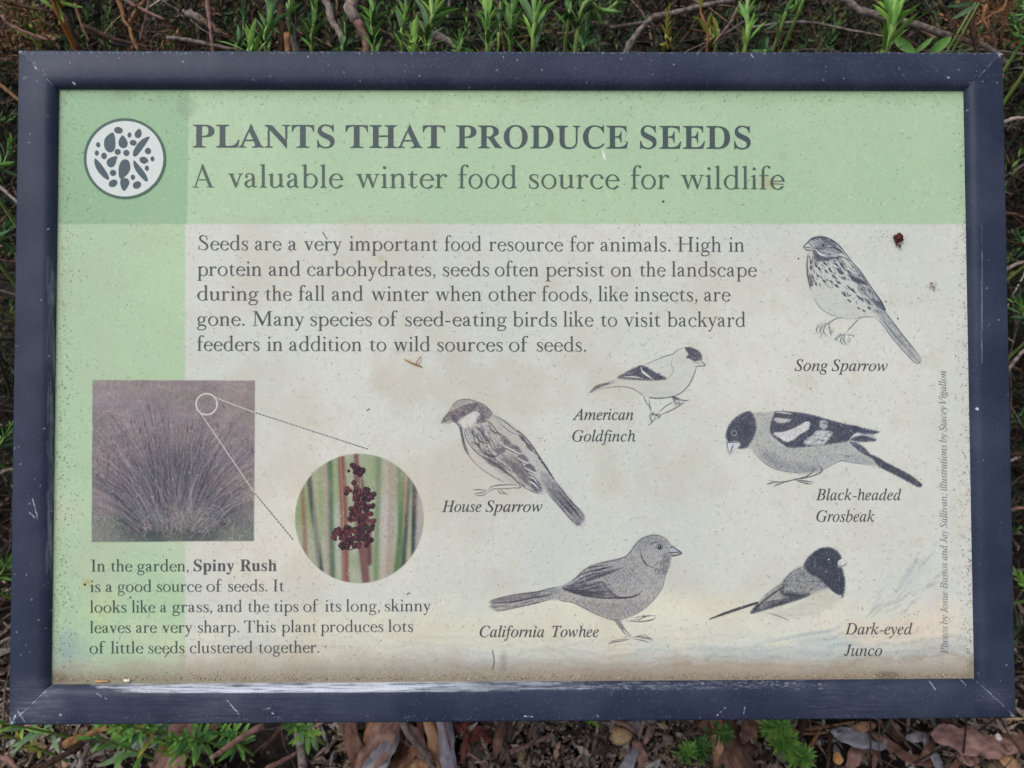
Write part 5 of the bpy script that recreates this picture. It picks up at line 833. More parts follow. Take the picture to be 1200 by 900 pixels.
'rh':'515|24,0 212,0 212,18 184,20 166,26 156,54 155,300 187,350 203,368 232,388 258,395 302,384 329,370 339,350 347,306 347,52 336,26 318,19 290,19 290,1 476,-1 479,2 478,19 452,19 433,26 423,52 421,314 404,370 394,389 381,406 362,420 332,430 284,435 252,432 228,422 202,402 179,378 156,344 154,707 24,671 22,668 28,653 72,653 79,624 79,52 68,25 52,20 24,19',
'ri':'255|28,0 224,-1 227,2 226,19 194,20 176,26 166,54 164,427 136,420 92,419 90,418 88,406 33,390 36,374 38,373 82,373 89,346 89,52 78,25 62,20 28,19|115,566 136,565 150,570 164,582 172,598 173,618 168,632 156,646 140,654 120,655 106,650 92,638 84,622 83,602 88,588 100,574',
'rk':'500|21,0 210,1 210,19 182,20 164,26 154,54 154,182 228,254 337,34 298,20 286,19 286,0 496,-1 499,2 498,19 442,19 438,21 286,304 279,304 376,398 448,400 448,419 286,419 286,400 341,398 154,212 152,707 22,671 20,668 26,653 70,653 77,622 77,52 66,25 50,20 22,19',
'rl':'255|28,0 224,-1 227,2 226,19 194,20 176,26 166,54 164,707 34,671 32,668 38,653 82,653 89,626 89,52 78,25 62,20 28,19',
'rm':'760|24,0 212,0 212,18 184,20 166,26 156,54 155,300 187,350 203,368 232,388 258,395 270,394 294,386 318,372 329,348 337,306 337,52 326,26 308,19 285,18 286,0 464,0 464,19 442,19 424,26 413,54 413,300 441,346 460,368 490,389 516,395 550,387 564,380 576,371 587,344 594,298 593,50 582,25 566,20 538,19 538,0 725,0 726,19 698,20 680,26 670,54 669,308 658,350 640,390 618,415 592,428 550,435 510,433 482,420 455,398 433,374 408,333 391,376 371,406 348,423 316,433 264,435 232,424 214,413 194,394 178,376 156,343 154,427 126,420 82,419 80,418 78,406 23,390 26,374 28,373 72,373 79,344 79,50 68,25 52,20 24,19',
'rn':'515|24,0 212,0 212,18 184,20 166,26 156,54 155,300 187,350 203,368 232,388 258,395 302,384 329,370 339,350 347,306 347,52 336,26 318,19 290,19 290,1 479,0 478,19 452,19 434,26 423,52 423,286 421,316 412,348 400,378 390,395 376,411 352,425 320,432 274,435 246,431 222,418 198,398 179,378 156,343 154,427 126,420 82,419 80,418 78,406 23,390 26,374 28,373 72,373 79,344 79,50 68,25 52,20 24,19',
'ro':'520|229,-12 278,-13 316,-6 362,12 398,36 430,68 454,104 469,138 478,180 479,228 472,266 454,312 430,348 398,380 362,404 328,419 286,428 238,429 200,422 154,404 118,380 86,348 62,312 47,278 38,236 37,188 44,150 62,104 86,68 118,36 154,12 186,-2|238,12 206,22 178,40 154,64 136,90 119,126 110,164 107,188 107,238 114,270 126,306 139,332 160,359 186,382 212,397 238,404 272,405 298,399 330,382 357,358 380,326 397,290 406,252 409,228 409,178 401,140 388,106 368,72 344,45 314,24 294,16 272,11',
'rp':'530|31,-230 229,-230 228,-211 196,-210 178,-204 168,-176 168,25 212,1 250,-10 290,-13 330,-10 369,2 414,28 448,60 474,98 491,136 501,180 501,228 494,268 480,306 456,346 426,379 392,403 364,416 330,426 308,429 272,429 250,426 216,416 168,391 166,427 138,420 94,419 92,418 90,406 35,390 38,374 40,373 84,373 91,346 91,-178 80,-205 64,-210 30,-211|272,12 244,21 214,41 189,70 168,112 168,304 180,330 194,352 226,384 244,395 264,403 302,405 324,400 354,384 376,364 400,330 415,298 424,264 429,230 429,186 424,152 413,112 397,80 376,52 354,32 324,16 302,11',
'rr':'385|16,0 220,0 220,19 184,20 166,26 156,54 156,294 199,352 229,378 250,389 262,389 277,384 279,356 285,346 298,336 308,332 320,331 342,336 356,348 363,366 361,388 348,404 332,412 270,424 254,425 238,421 224,413 205,396 156,335 154,427 126,420 82,419 80,418 78,406 23,390 26,374 28,373 72,373 79,346 79,52 68,25 52,20 16,19',
'rs':'365|175,-10 206,-10 242,-5 270,7 296,26 315,48 327,72 331,98 329,126 316,164 286,205 246,239 176,275 138,303 113,330 110,344 111,356 117,368 130,382 148,394 162,400 204,405 244,397 266,386 278,374 285,356 292,298 299,290 310,290 309,414 306,417 293,416 292,386 268,409 226,426 186,431 146,427 114,414 88,398 69,378 57,354 53,334 55,308 64,286 79,264 100,242 134,214 208,172 238,151 260,130 270,110 274,88 271,68 259,44 240,25 226,19 206,15 134,15 116,21 103,34 91,58 67,132 62,137 52,139 49,-4 60,-4 62,-2 63,62 66,77 81,30 89,16 101,4 126,-7',
'rt':'320|178,-6 208,-7 232,1 266,27 295,54 298,60 294,67 286,67 236,31 212,23 198,25 186,32 176,43 170,56 167,74 168,394 282,395 285,398 285,416 282,419 168,420 166,536 104,431 92,429 90,420 24,419 22,418 21,398 24,395 91,394 91,82 96,78 106,42 120,22 146,4',
'ru':'520|201,-16 238,-12 278,5 308,28 344,71 346,20 422,9 482,32 480,45 421,46 420,426 288,390 292,373 336,373 344,346 345,102 286,40 258,25 232,19 204,21 182,29 161,48 152,68 150,426 144,426 18,390 22,373 66,373 74,346 75,70 81,68 88,46 96,32 118,11 156,-6',
'rv':'440|211,-8 230,-9 235,-4 378,398 436,400 436,419 290,418 289,402 292,399 347,398 248,111 133,396 136,399 176,400 177,418 -6,418 -7,402 -4,399 45,398',
'rw':'680|191,-8 210,-9 214,-4 324,349 457,-6 460,-9 479,-8 609,396 614,399 668,400 669,418 522,418 521,402 524,399 580,398 494,115 395,396 396,399 438,400 438,419 250,418 250,400 304,399 307,394 229,120 226,117 133,396 134,399 176,400 177,418 -6,418 -5,400 42,399 45,396',
'ry':'440|57,-224 76,-225 92,-223 126,-203 148,-184 169,-154 214,-58 377,396 380,399 436,400 436,419 290,418 289,402 292,399 347,398 248,114 133,398 176,400 177,418 -6,418 -5,400 42,399 47,394 206,8 189,-46 175,-80 150,-128 128,-161 108,-175 88,-158 78,-155 62,-155 48,-160 35,-172 31,-184 32,-201 44,-217',
}
def glyph(key):
    p = GL[key].split('|')
    k = 1.0 if key[0] == 'r' else 1.44
    return int(p[0]) * k, [k * np.array([[int(v) for v in q.split(',')] for q in r.split()], float) for r in p[1:]]
def dot(cx, cy, r): return np.array([(cx + r * math.cos(a), cy + r * math.sin(a)) for a in np.linspace(0, 2 * math.pi, 12, endpoint=False)])
def extra(ch, st):
    d = 90 if st == 'i' else 0
    if ch == '.': return 230, [dot(115, 42, 46)]
    if ch == ',': return 230, [np.array([(70, 45), (80, 78), (115, 90), (150, 72), (158, 30), (140, -40), (95, -105), (60, -130), (52, -118), (95, -75), (118, -25), (112, -2), (82, 8)], float)]
    if ch == ';': return 240, extra(',', st)[1] + [dot(125 + d, 370, 42)]
    if ch == '-': return 330, [np.array([(25, 186), (262, 186), (262, 236), (25, 236)], float) + [d * .3, 0]]
    return 250, []
def word(txt, st, x0, x1, y0, y1, em, polys, up=False):
    """set one word between two measured positions of its baseline"""
    x = 0; G_ = []; xmin, xmax = 1e9, -1e9
    for ch in txt:
        adv, Cn = glyph(st + ch) if (st + ch) in GL else extra(ch, st)
        for c_ in Cn:
            q = c_ + [x, 0]; G_.append(q); xmin = min(xmin, q[:, 0].min()); xmax = max(xmax, q[:, 0].max())
        x += adv
    for q in G_:
        t = (q[:, 0] - xmin) / (xmax - xmin)
        if up: P = np.stack([x0 + (x1 - x0) * t - q[:, 1] * em / 1000, y0 + (y1 - y0) * t], 1)
        else: P = np.stack([x0 + (x1 - x0) * t, y0 + (y1 - y0) * t - q[:, 1] * em / 1000], 1)
        polys.append(P2S(P))
def text_line(name, words, xl, yl, xr, yr, em, ink, st='r', alpha=.9):
    polys = []; by = lambda x: yl + (yr - yl) * (x - xl) / (xr - xl)
    for (t, a, b_) in words: word(t, st, a, b_, by(a), by(b_), em, polys)
    o = link(name, sheet_mesh(name, polys, Zp + .0001, ink_mat(ink, alpha)), None, sheet)
    return o
NAVY, SLATE, GREY = (30, 38, 64), (36, 47, 58), (38, 42, 54)
text_line('title_lettering', [('PLANTS', 226, 392), ('THAT', 405, 521.5), ('PRODUCE', 534.5, 736), ('SEEDS', 750, 879.5)], 226, 172.7, 880, 174.5, 40.5, NAVY, 'b', .93)
text_line('subtitle_lettering', [('A', 225, 251.5), ('valuable', 267, 402.3), ('winter', 417, 524), ('food', 537, 605.5), ('source', 620, 726), ('for', 739, 784), ('wildlife', 797.5, 919.5)], 225, 219.5, 920, 221.8, 39, SLATE)
for ws, yl, yr in (([('Seeds', 232.7, 290.5), ('are', 298.8, 330), ('a', 338, 347.5), ('very', 356, 400.8), ('important', 409.5, 513), ('food', 521, 564), ('resource', 573, 660), ('for', 668, 696), ('animals.', 703.5, 785.5), ('High', 794, 845), ('in', 854, 872)], 293, 294.9),
                   ([('protein', 231.5, 306.5), ('and', 315, 352), ('carbohydrates,', 360, 510), ('seeds', 519, 573), ('often', 580, 631), ('persist', 639.5, 708), ('on', 716, 740), ('the', 749.5, 780), ('landscape', 787, 887)], 323, 324),
                   ([('during', 231.5, 303), ('the', 311, 342), ('fall', 350, 380.5), ('and', 389, 425.5), ('winter', 435, 502), ('when', 510, 564), ('other', 572.5, 628), ('foods,', 635, 693), ('like', 701, 736), ('insects,', 743.5, 817), ('are', 825, 856)], 352, 353),
                   ([('gone.', 231, 286.5), ('Many', 296, 356.5), ('species', 364, 435.5), ('of', 443.5, 466), ('seed-eating', 475, 593.8), ('birds', 601, 652.5), ('like', 660, 695.5), ('to', 704, 723), ('visit', 731, 774), ('backyard', 782, 873.5)], 381.5, 382.8),
                   ([('feeders', 231, 304), ('in', 313, 331), ('addition', 339, 423.7), ('to', 433, 452.5), ('wild', 461, 504), ('sources', 512.5, 589), ('of', 596.5, 619), ('seeds.', 629, 686.5)], 411, 412.2)):
    text_line('text_line', ws, 231, yl, 872, yr, 25.6, GREY, 'r', .97)
for ws, yl, yr in (([('In', 107, 123), ('the', 130, 155), ('garden,', 161, 221)], 669.6, 669), ([('is', 106, 117.5), ('a', 124, 131.5), ('good', 138, 177.5), ('source', 184, 236.5), ('of', 242, 260), ('seeds.', 267.5, 313), ('It', 320, 333)], 693.7, 692.6),
                   ([('looks', 105.5, 148), ('like', 154.5, 182), ('a', 188, 195), ('grass,', 202, 248.5), ('and', 255, 283.5), ('the', 290.5, 315.5), ('tips', 321, 349.5), ('of', 355.5, 373), ('its', 381, 399.5), ('long,', 405.5, 445), ('skinny', 451, 505)], 717.8, 716.6),
                   ([('leaves', 105.5, 153), ('are', 159.5, 184), ('very', 190, 225.5), ('sharp.', 232, 280), ('This', 286, 323), ('plant', 330, 371), ('produces', 376, 449), ('lots', 455, 484)], 741.7, 740.6),
                   ([('of', 105, 123), ('little', 130, 168), ('seeds', 174, 216), ('clustered', 222.5, 296), ('together.', 303, 374)], 765.7, 764.7)):
    text_line('text_line', ws, 106, yl, 374, yr, 20.6, SLATE, 'r', .97)
text_line('bold_lettering', [('Spiny', 227, 274.3), ('Rush', 281.4, 324.2)], 227, 669.2, 324, 669, 20.6, (42, 46, 62), 'b', .96)
for ws, x0, y0, x1, y1 in (([('Song', 931, 970), ('Sparrow', 974.5, 1040)], 931, 434.4, 1040, 434.8), ([('American', 670.5, 742)], 670, 492, 742, 492), ([('Goldfinch', 670.5, 744.5)], 670, 517.2, 745, 517.2), ([('House', 518, 564), ('Sparrow', 569, 635.5)], 518, 599.7, 635, 599.7),
                          ([('Black-headed', 956, 1056)], 956, 586, 1056, 586), ([('Grosbeak', 956.5, 1025)], 956, 611.2, 1025, 611.2), ([('California', 562, 637.5), ('Towhee', 647, 701.5)], 562, 746.5, 701, 746.3), ([('Dark-eyed', 990, 1069)], 990, 743.2, 1069, 743.2), ([('Junco', 989, 1033.5)], 989, 768.4, 1033, 768.4)):
    text_line('caption_lettering', ws, x0, y0, x1, y1, 19.6, (40, 44, 56), 'i', 1.0)
polys = []; cx = 0
cred = 'Photos by Josue Bustos and Jay Sullivan; illustrations by Stacey Vigallon'.split(); lens = [sum((glyph('i' + c)[0] if 'i' + c in GL else 240) for c in wd_) for wd_ in cred]
tot = sum(lens) + 230 * (len(cred) - 1); yy0, yy1 = 766.0, 434.5; cur = 0
for wd_, L_ in zip(cred, lens):
    a = yy0 + (yy1 - yy0) * cur / tot; b__ = yy0 + (yy1 - yy0) * (cur + L_) / tot
    xx_ = lambda y: 1110.6 - (766 - y) / 332 * 2.2
    word(wd_, 'i', xx_(a), xx_(b__), a, b__, 12.6, polys, up=True); cur += L_ + 230
link('credit_lettering', sheet_mesh('credit_lettering', polys, Zp + .0001, ink_mat((84, 92, 104), .80)), None, sheet)
del cv

# ------------------------------------------------------------------ ground
def hgt(x, y): return .010 * math.sin(x * 9 + 1) * math.cos(y * 7) + .006 * math.sin(x * 23 + y * 17)
n = 120; ext = 40.0
def gx(i): t = i / n * 2 - 1; return math.copysign(abs(t) ** 2.6 * ext, t) + .0
V = [(gx(i), gx(j) + .3, hgt(gx(i), gx(j)) * (1 if abs(gx(i)) < 3 and abs(gx(j)) < 3 else 0) - .012) for j in range(n + 1) for i in range(n + 1)]
Fc = [(j * (n + 1) + i, j * (n + 1) + i + 1, (j + 1) * (n + 1) + i + 1, (j + 1) * (n + 1) + i) for j in range(n) for i in range(n)]
M_SOIL = noise_mat('damp_mulch_soil', (12, 10, 8), (50, 40, 34), 160, .95, .8, 10, c3=(24, 19, 16))
tag(link('ground', mesh('ground', V, Fc, True), M_SOIL), kind='structure')

# ------------------------------------------------------------------ builders for twigs, leaves, shoots
class MB:
    def __init__(s): s.V, s.F, s.T = [], [], []
    def add(s, V, F, tint=(1, 1, 1)):
        o = len(s.V); s.V += [tuple(v) for v in V]; s.F += [tuple(i + o for i in f) for f in F]; s.T += [tint] * len(V)
    def tube(s, P, R, k=6, tint=(1, 1, 1)):
        P = [Vector(p) for p in P]; V = []; F = []; up = Vector((.13, .29, .95)).normalized()
        for i, p in enumerate(P):
            d = (P[min(i + 1, len(P) - 1)] - P[max(i - 1, 0)]).normalized(); a = d.cross(up)
            if a.length < .1: a = d.cross(Vector((1, 0, 0)))
            a.normalize(); b_ = d.cross(a); r = R[i] if hasattr(R, '__len__') else R
            for j in range(k): t = 2 * math.pi * j / k; V.append(p + (a * math.cos(t) + b_ * math.sin(t)) * r)
        for i in range(len(P) - 1):
            for j in range(k): F.append((i * k + j, i * k + (j + 1) % k, (i + 1) * k + (j + 1) % k, (i + 1) * k + j))
        F.append(tuple(range(k))[::-1]); F.append(tuple((len(P) - 1) * k + j for j in range(k)))
        s.add(V, F, tint)
    def mesh(s, name, smooth=True, tint=False):
        me = mesh(name, s.V, s.F, smooth)
        if tint:
            a = me.color_attributes.new('tint', 'FLOAT_COLOR', 'POINT'); c_ = np.ones((len(s.V), 4), np.float32); c_[:, :3] = s.T; a.data.foreach_set('color', c_.ravel())
        return me
def spline(P, n=6): return [Vector(v) for v in crom(np.array([tuple(p) for p in P], float), n)]
def blade(L, Wd, fold=.25, curl=.15, seg=5, shape=.42, twist=0.0):
    """lance leaf along +Y from the origin, folded on its midrib"""
    V, F = [], []
    for i in range(seg + 1):
        t = i / seg; w_ = Wd / 2 * max(.03, t ** (shape * 1.5) * (1 - t) ** (1.15 - shape) * 2.0); y = L * t; z = -curl * L * t * t
        tw = twist * t; c_, s_ = math.cos(tw), math.sin(tw)
        for sx in (-1, 0, 1): X_ = sx * w_; Z_ = abs(sx) * w_ * fold; V.append((X_ * c_ - Z_ * s_, y, z + X_ * s_ + Z_ * c_))
    for i in range(seg):
        a = i * 3; F += [(a, a + 1, a + 4, a + 3), (a + 1, a + 2, a + 5, a + 4)]
    return V, F
def frame_to(d, roll=0.0):
    d = d.normalized(); q = Vector((0, 1, 0)).rotation_difference(d)
    return q.to_matrix().to_4x4() @ Matrix.Rotation(roll, 4, 'Y')
GREENS = {
    'bright': noise_mat('bright_green_leaf', (84, 134, 44), (146, 182, 88), 90, .5, .2),
    'mid': noise_mat('green_leaf', (62, 108, 40), (108, 150, 72), 90, .5, .2),
    'deep': noise_mat('dark_green_leaf', (34, 70, 36), (66, 104, 56), 90, .5, .2),
    'grey': noise_mat('grey_green_leaf', (72, 104, 70), (116, 144, 104), 90, .55, .2),
    'olive': noise_mat('olive_leaf', (98, 104, 36), (140, 138, 62), 90, .55, .2)}
STEMS = {'green': noise_mat('green_stem', (104, 132, 62), (134, 156, 88), 80, .55), 'brown': noise_mat('reddish_brown_stem', (88, 52, 34), (128, 84, 56), 80, .8, .4),
         'orange': noise_mat('orange_brown_stem', (122, 72, 28), (164, 104, 50), 80, .7, .3)}
BARK = {'grey': noise_mat('grey_bark', (66, 59, 57), (138, 126, 120), 220, .9, .9, 8), 'brown': noise_mat('brown_bark', (34, 24, 20), (80, 58, 46), 220, .9, .9, 8),
        'pale': noise_mat('pale_bark', (100, 88, 83), (168, 152, 144), 220, .9, .8, 8), 'pink': noise_mat('pinkish_dry_stem', (84, 60, 54), (138, 106, 98), 220, .85, .6, 8), 'straw': noise_mat('straw_coloured_stem', (92, 62, 38), (148, 110, 76), 220, .85, .6, 8)}
_lc = {}
def leaf_mesh(L, Wd, kind, curl=.15):
    key = (round(L, 4), round(Wd, 4), kind, curl)
    if key not in _lc:
        V, F = blade(L, Wd, .3, curl, 5, rnd.uniform(.38, .5)); me = mesh('leaf', V, F, True); me.materials.append(GREENS[kind]); _lc[key] = me
    return _lc[key]
def shoot(base, tip, n, leafL, leafW, kind, stem='green', label='', spread=.75, root=None, parts=True, bend=None, group=None, r=.0011, curl=.12, kinds=None, t0=.02):
    """an upright shoot: stem from the soil through base to tip, leaves round it"""
    base, tip = Vector(base), Vector(tip); ax = (tip - base); leafL *= 1.28; leafW *= 1.3; n = int(n * .85)
    if root is None:
        root = Vector((base.x - ax.x * .4 + rnd.uniform(-.03, .03), base.y + rnd.uniform(.03, .10), -.01))
    mid_ = root.lerp(base, .55) + Vector((0, .0, -.02))
    e = bpy.data.objects.new('leafy_shoot', None); COL.objects.link(e); e.location = root; e.empty_display_size = .02
    tag(e, label, 'shoot', group)
    inv = Matrix.Translation(-root)
    P = [root, mid_, base, base.lerp(tip, .5) + (bend or Vector((0, 0, 0))), tip]; Q = spline(P, 7)
    R = [r * (1.9 - 1.35 * i / (len(Q) - 1)) for i in range(len(Q))]
    m_ = MB(); m_.tube([q - root for q in Q], R, 6); link('stem', m_.mesh('stem'), STEMS[stem], e)
    vis = Q[14:]; jm = MB()
    for i in range(n):
        t = (t0 + (i + .5) / n * (1 - t0)) ; f = t * (len(vis) - 1); k = min(int(f), len(vis) - 2); p = vis[k].lerp(vis[k + 1], f - k); d = (vis[k + 1] - vis[k]).normalized()
        ang = i * 2.39996 + rnd.uniform(-.3, .3); a = d.cross(Vector((.2, .9, .1))).normalized(); b_ = d.cross(a)
        o_ = a * math.cos(ang) + b_ * math.sin(ang); sp = spread * rnd.uniform(.7, 1.25) * (1 - .55 * t)
        ld = (d * math.cos(sp) + o_ * math.sin(sp)).normalized(); sc = (1 - .45 * t ** 2) * rnd.uniform(.7, 1.1)
        kd = kind if kinds is None else rnd.choice(kinds)
        # the leaf's upper face looks back to the stem and up
        y = ld; z = (d - y * d.dot(y)).normalized(); x = y.cross(z)
        M = Matrix(((x.x, y.x, z.x, 0), (x.y, y.y, z.y, 0), (x.z, y.z, z.z, 0), (0, 0, 0, 1)))
        M = Matrix.Translation(p - root + o_ * r * .6) @ M @ Matrix.Scale(sc, 4)
        if parts: link('leaf', leaf_mesh(leafL, leafW, kd, curl), None, e, M)
        else:
            V, F = blade(leafL, leafW, .3, curl, 3); jm.add([M @ Vector(v) for v in V], F)
    if not parts:
        o = link('foliage', jm.mesh('foliage'), GREENS[kind], e); o['kind'] = 'stuff'
    return e
def twig(pts, r, bark, label, group=None, side=None, name='twig', cat='twig', k=7):
    P = [Vector(p) for p in pts]; o0 = P[0].copy(); Q = spline(P, 6); n_ = len(Q)
    ph = rnd.uniform(0, 6); Q = [q + Vector((math.sin(i * .9 + ph), math.cos(i * .7 + ph), math.sin(i * .5))) * r * .16 + Vector((rnd.gauss(0, r * .10), rnd.gauss(0, r * .10), rnd.gauss(0, r * .10))) for i, q in enumerate(Q)]
    R = [r * (1.1 - .45 * i / (n_ - 1)) * rnd.uniform(.88, 1.14) for i in range(n_)]
    m_ = MB(); m_.tube([q - o0 for q in Q], R, k)
    if side:
        for (t, v, L) in side:
            q = Q[int(t * (n_ - 1))] - o0; v = Vector(v); m_.tube([q, q + v * L * .5 + Vector((0, 0, .2 * L)) * .1, q + v * L], [r * .6, r * .45, r * .25], 5)
    o = link(name, m_.mesh(name), BARK[bark]); o.location = o0; tag(o, label, cat, group); return o
def dead(px, py, ang, L, Wd, col, label, z=.012, curl=.1, fold=.2, tilt=0.0, mat=None, shape=.42, name='fallen_leaf', cat='leaf', group=None, twist=.3, seg=22):
    """a fallen lance leaf with a raised midrib lying on the mulch; ang = heading of its tip in the picture"""
    V, F = blade(L, Wd, fold, curl, seg, shape, twist)
    p1, p2 = rnd.uniform(0, 6), rnd.uniform(0, 6)
    V = [(x * (1 + .12 * math.sin(17 * y / L + p1) * (1 if x > 0 else -1) + .06 * math.sin(41 * y / L + p2)) + .10 * L * math.sin(2.2 * y / L) * .6, y - L / 2, zz + .10 * Wd * math.sin(9 * y / L + p1 + x * 260) + .05 * Wd * math.sin(23 * y / L + p2)) for (x, y, zz) in V]
    me = mesh(name, V, F, True); me.materials.append(mat or DEAD[col])
    o = link(name, me); c_ = gnd(px, py, z)
    a = math.radians(ang); o.matrix_world = Matrix.Translation(c_) @ Matrix.Rotation(a - math.pi / 2, 4, 'Z') @ Matrix.Rotation(tilt, 4, 'X')
    md = o.modifiers.new('thickness', 'SOLIDIFY'); md.thickness = .0004
    tag(o, label, cat, group); return o
def dead_mat(name, a, b_, c_=None): return noise_mat(name, a, b_, 170, .8, .7, 9, (1, .45, 1), c3=c_)
DEAD = {'brown': dead_mat('brown_dead_leaf', (74, 50, 43), (132, 98, 84)), 'grey': dead_mat('silver_grey_dead_leaf', (100, 98, 105), (163, 158, 165)), 'ochre': dead_mat('ochre_dead_leaf', (110, 74, 52), (168, 124, 96)),
        'pink': dead_mat('pinkish_dead_leaf', (105, 76, 69), (168, 132, 122)), 'tan': dead_mat('tan_dead_leaf', (129, 93, 69), (189, 148, 117)), 'red': dead_mat('dark_red_dead_leaf', (79, 40, 36), (124, 69, 60)), 'lilac': dead_mat('lilac_grey_dead_leaf', (110, 103, 115), (163, 153, 168))}

# ------------------------------------------------------------------ single shoots that rise behind the upper rail
def sh(px0, py0, px1, py1, dep, **k):
    if py1 < -5 and py0 > 50:                             # the shoot goes on above the picture's edge
        f = 1.55; px1, py1 = px0 + (px1 - px0) * f, py0 + (py1 - py0) * f; k['n'] = int(k['n'] * 1.6)
    return shoot(at(px0, py0, dep), at(px1, py1, k.pop('dep1', dep)), **k)
UP = 'shoots behind the upper rail'
sh(571, 84, 573, -22, .56, n=64, leafL=.0125, leafW=.0030, kind='mid', kinds=['mid', 'bright', 'mid'], spread=.72, label='dense narrow-leaved green shoot above the word PRODUCE, left of the twin shoots', r=.0015)
sh(622, 84, 628, -24, .55, n=46, leafL=.0185, leafW=.0036, kind='mid', kinds=['mid', 'grey', 'mid', 'bright'], spread=.85, label='tall shoot with long arching leaves near the middle of the upper rail', r=.0016)
sh(598, 84, 601, -20, .60, n=44, leafL=.013, leafW=.003, kind='mid', spread=.6, label='slim green shoot squeezed between the two tallest shoots')
sh(584, 84, 587, -18, .61, n=30, leafL=.013, leafW=.003, kind='deep', spread=.55, label='dark slim shoot just right of the dense narrow-leaved one')
sh(676, 40, 745, -14, .60, n=30, leafL=.0145, leafW=.0032, kind='grey', kinds=['mid', 'grey', 'deep'], spread=.8, label='pale stemmed shoot leaning to the right over the rail', root=Vector((.05, .12, -.01)), r=.0016)
sh(682, 84, 688, 26, .62, n=44, leafL=.015, leafW=.0032, kind='deep', spread=.75, label='short dark green tuft at the foot of the leaning shoot')
sh(664, 40, 668, -10, .66, n=34, leafL=.013, leafW=.0035, kind='mid', kinds=['mid', 'deep'], spread=.7, label='small tuft just above the dark green tuft')
sh(441, 84, 438, -20, .60, n=56, leafL=.0135, leafW=.003, kind='mid', kinds=['mid', 'deep', 'mid'], spread=.8, label='leafy shoot rising above the word THAT, leftmost of three')
sh(473, 84, 477, -20, .61, n=44, leafL=.012, leafW=.003, kind='mid', kinds=['mid', 'grey'], spread=.7, label='leafy shoot rising above the word THAT, middle of three')
sh(498, 84, 516, -22, .57, n=48, leafL=.0165, leafW=.0034, kind='mid', kinds=['mid', 'grey', 'bright', 'mid'], spread=.85, label='broader leafy shoot above the word THAT, rightmost of three', r=.0015)
sh(488, 78, 484, 44, .545, n=34, leafL=.0145, leafW=.0032, kind='bright', spread=.8, label='small bright green tuft peeping over the rail by the word THAT')
sh(540, 84, 540, 42, .60, n=26, leafL=.012, leafW=.0032, kind='mid', spread=.65, label='tiny dark tuft left of the dense narrow-leaved shoot')
sh(300, 90, 297, 48, .545, n=36, leafL=.0165, leafW=.0038, kind='bright', spread=.72, label='bright fresh tuft against the upper rail, above the word PLANTS')
sh(316, 84, 320, -6, .60, n=50, leafL=.014, leafW=.0034, kind='mid', kinds=['mid', 'deep', 'grey'], spread=.85, label='leafy shoot behind the bright fresh tuft')
sh(284, 84, 286, 6, .66, n=40, leafL=.0145, leafW=.0034, kind='deep', spread=.85, label='dark leafy shoot left of the bright fresh tuft')
sh(345, 60, 338, -12, .63, n=28, leafL=.014, leafW=.003, kind='mid', spread=.75, label='thin shoot with upturned leaves beside a dark brown stem')
sh(368, 84, 372, -12, .67, n=44, leafL=.014, leafW=.0034, kind='deep', kinds=['deep', 'mid'], spread=.85, label='shaded leafy shoot near the pale branch by the word THAT')
sh(405, 84, 404, 22, .66, n=36, leafL=.013, leafW=.0034, kind='deep', spread=.8, label='shaded short shoot beside the pale forked branch')
sh(73, 26, 74, -12, .60, n=20, leafL=.017, leafW=.0038, kind='bright', stem='orange', spread=.95, label='light green star-shaped tuft above the left corner of the frame', r=.0016)
sh(48, 60, 44, 16, .64, n=20, leafL=.0165, leafW=.0048, kind='mid', kinds=['mid', 'olive'], spread=.7, label='pair of broad green leaves among rusty twigs near the left corner')
sh(864, 88, 879, -16, .57, n=30, leafL=.0155, leafW=.0036, kind='bright', kinds=['mid', 'bright'], spread=.5, label='bright single-stemmed shoot right of the leaning branch', r=.0019)
sh(912, 42, 914, 14, .62, n=30, leafL=.0135, leafW=.0026, kind='deep', kinds=['deep', 'mid'], spread=1.05, label='star-shaped dark tuft over brown twigs')
sh(931, 26, 935, -14, .62, n=30, leafL=.011, leafW=.0026, kind='mid', spread=.6, label='small upright tuft to the right of the star-shaped one')
sh(890, 84, 895, 50, .64, n=24, leafL=.012, leafW=.003, kind='deep', spread=.9, label='low shaded tuft right of the bright single-stemmed shoot')
sh(779, 84, 783, 14, .60, n=34, leafL=.0095, leafW=.0032, kind='olive', spread=.7, label='small olive-yellow shoot beside the thick grey branch', stem='brown')
sh(824, 84, 819, -16, .61, n=16, leafL=.0105, leafW=.0034, kind='olive', stem='brown', spread=.7, label='reddish stem with a few yellowing leaves')
sh(838, 60, 836, 32, .64, n=12, leafL=.0105, leafW=.0034, kind='olive', spread=.6, label='tiny yellow-green sprig next to the reddish stem')
sh(1024, 86, 1056, -28, .545, n=58, leafL=.0205, leafW=.0042, kind='bright', kinds=['bright', 'bright', 'mid'], spread=.55, label='large lime green shoot rising over the right part of the upper rail', r=.0022)
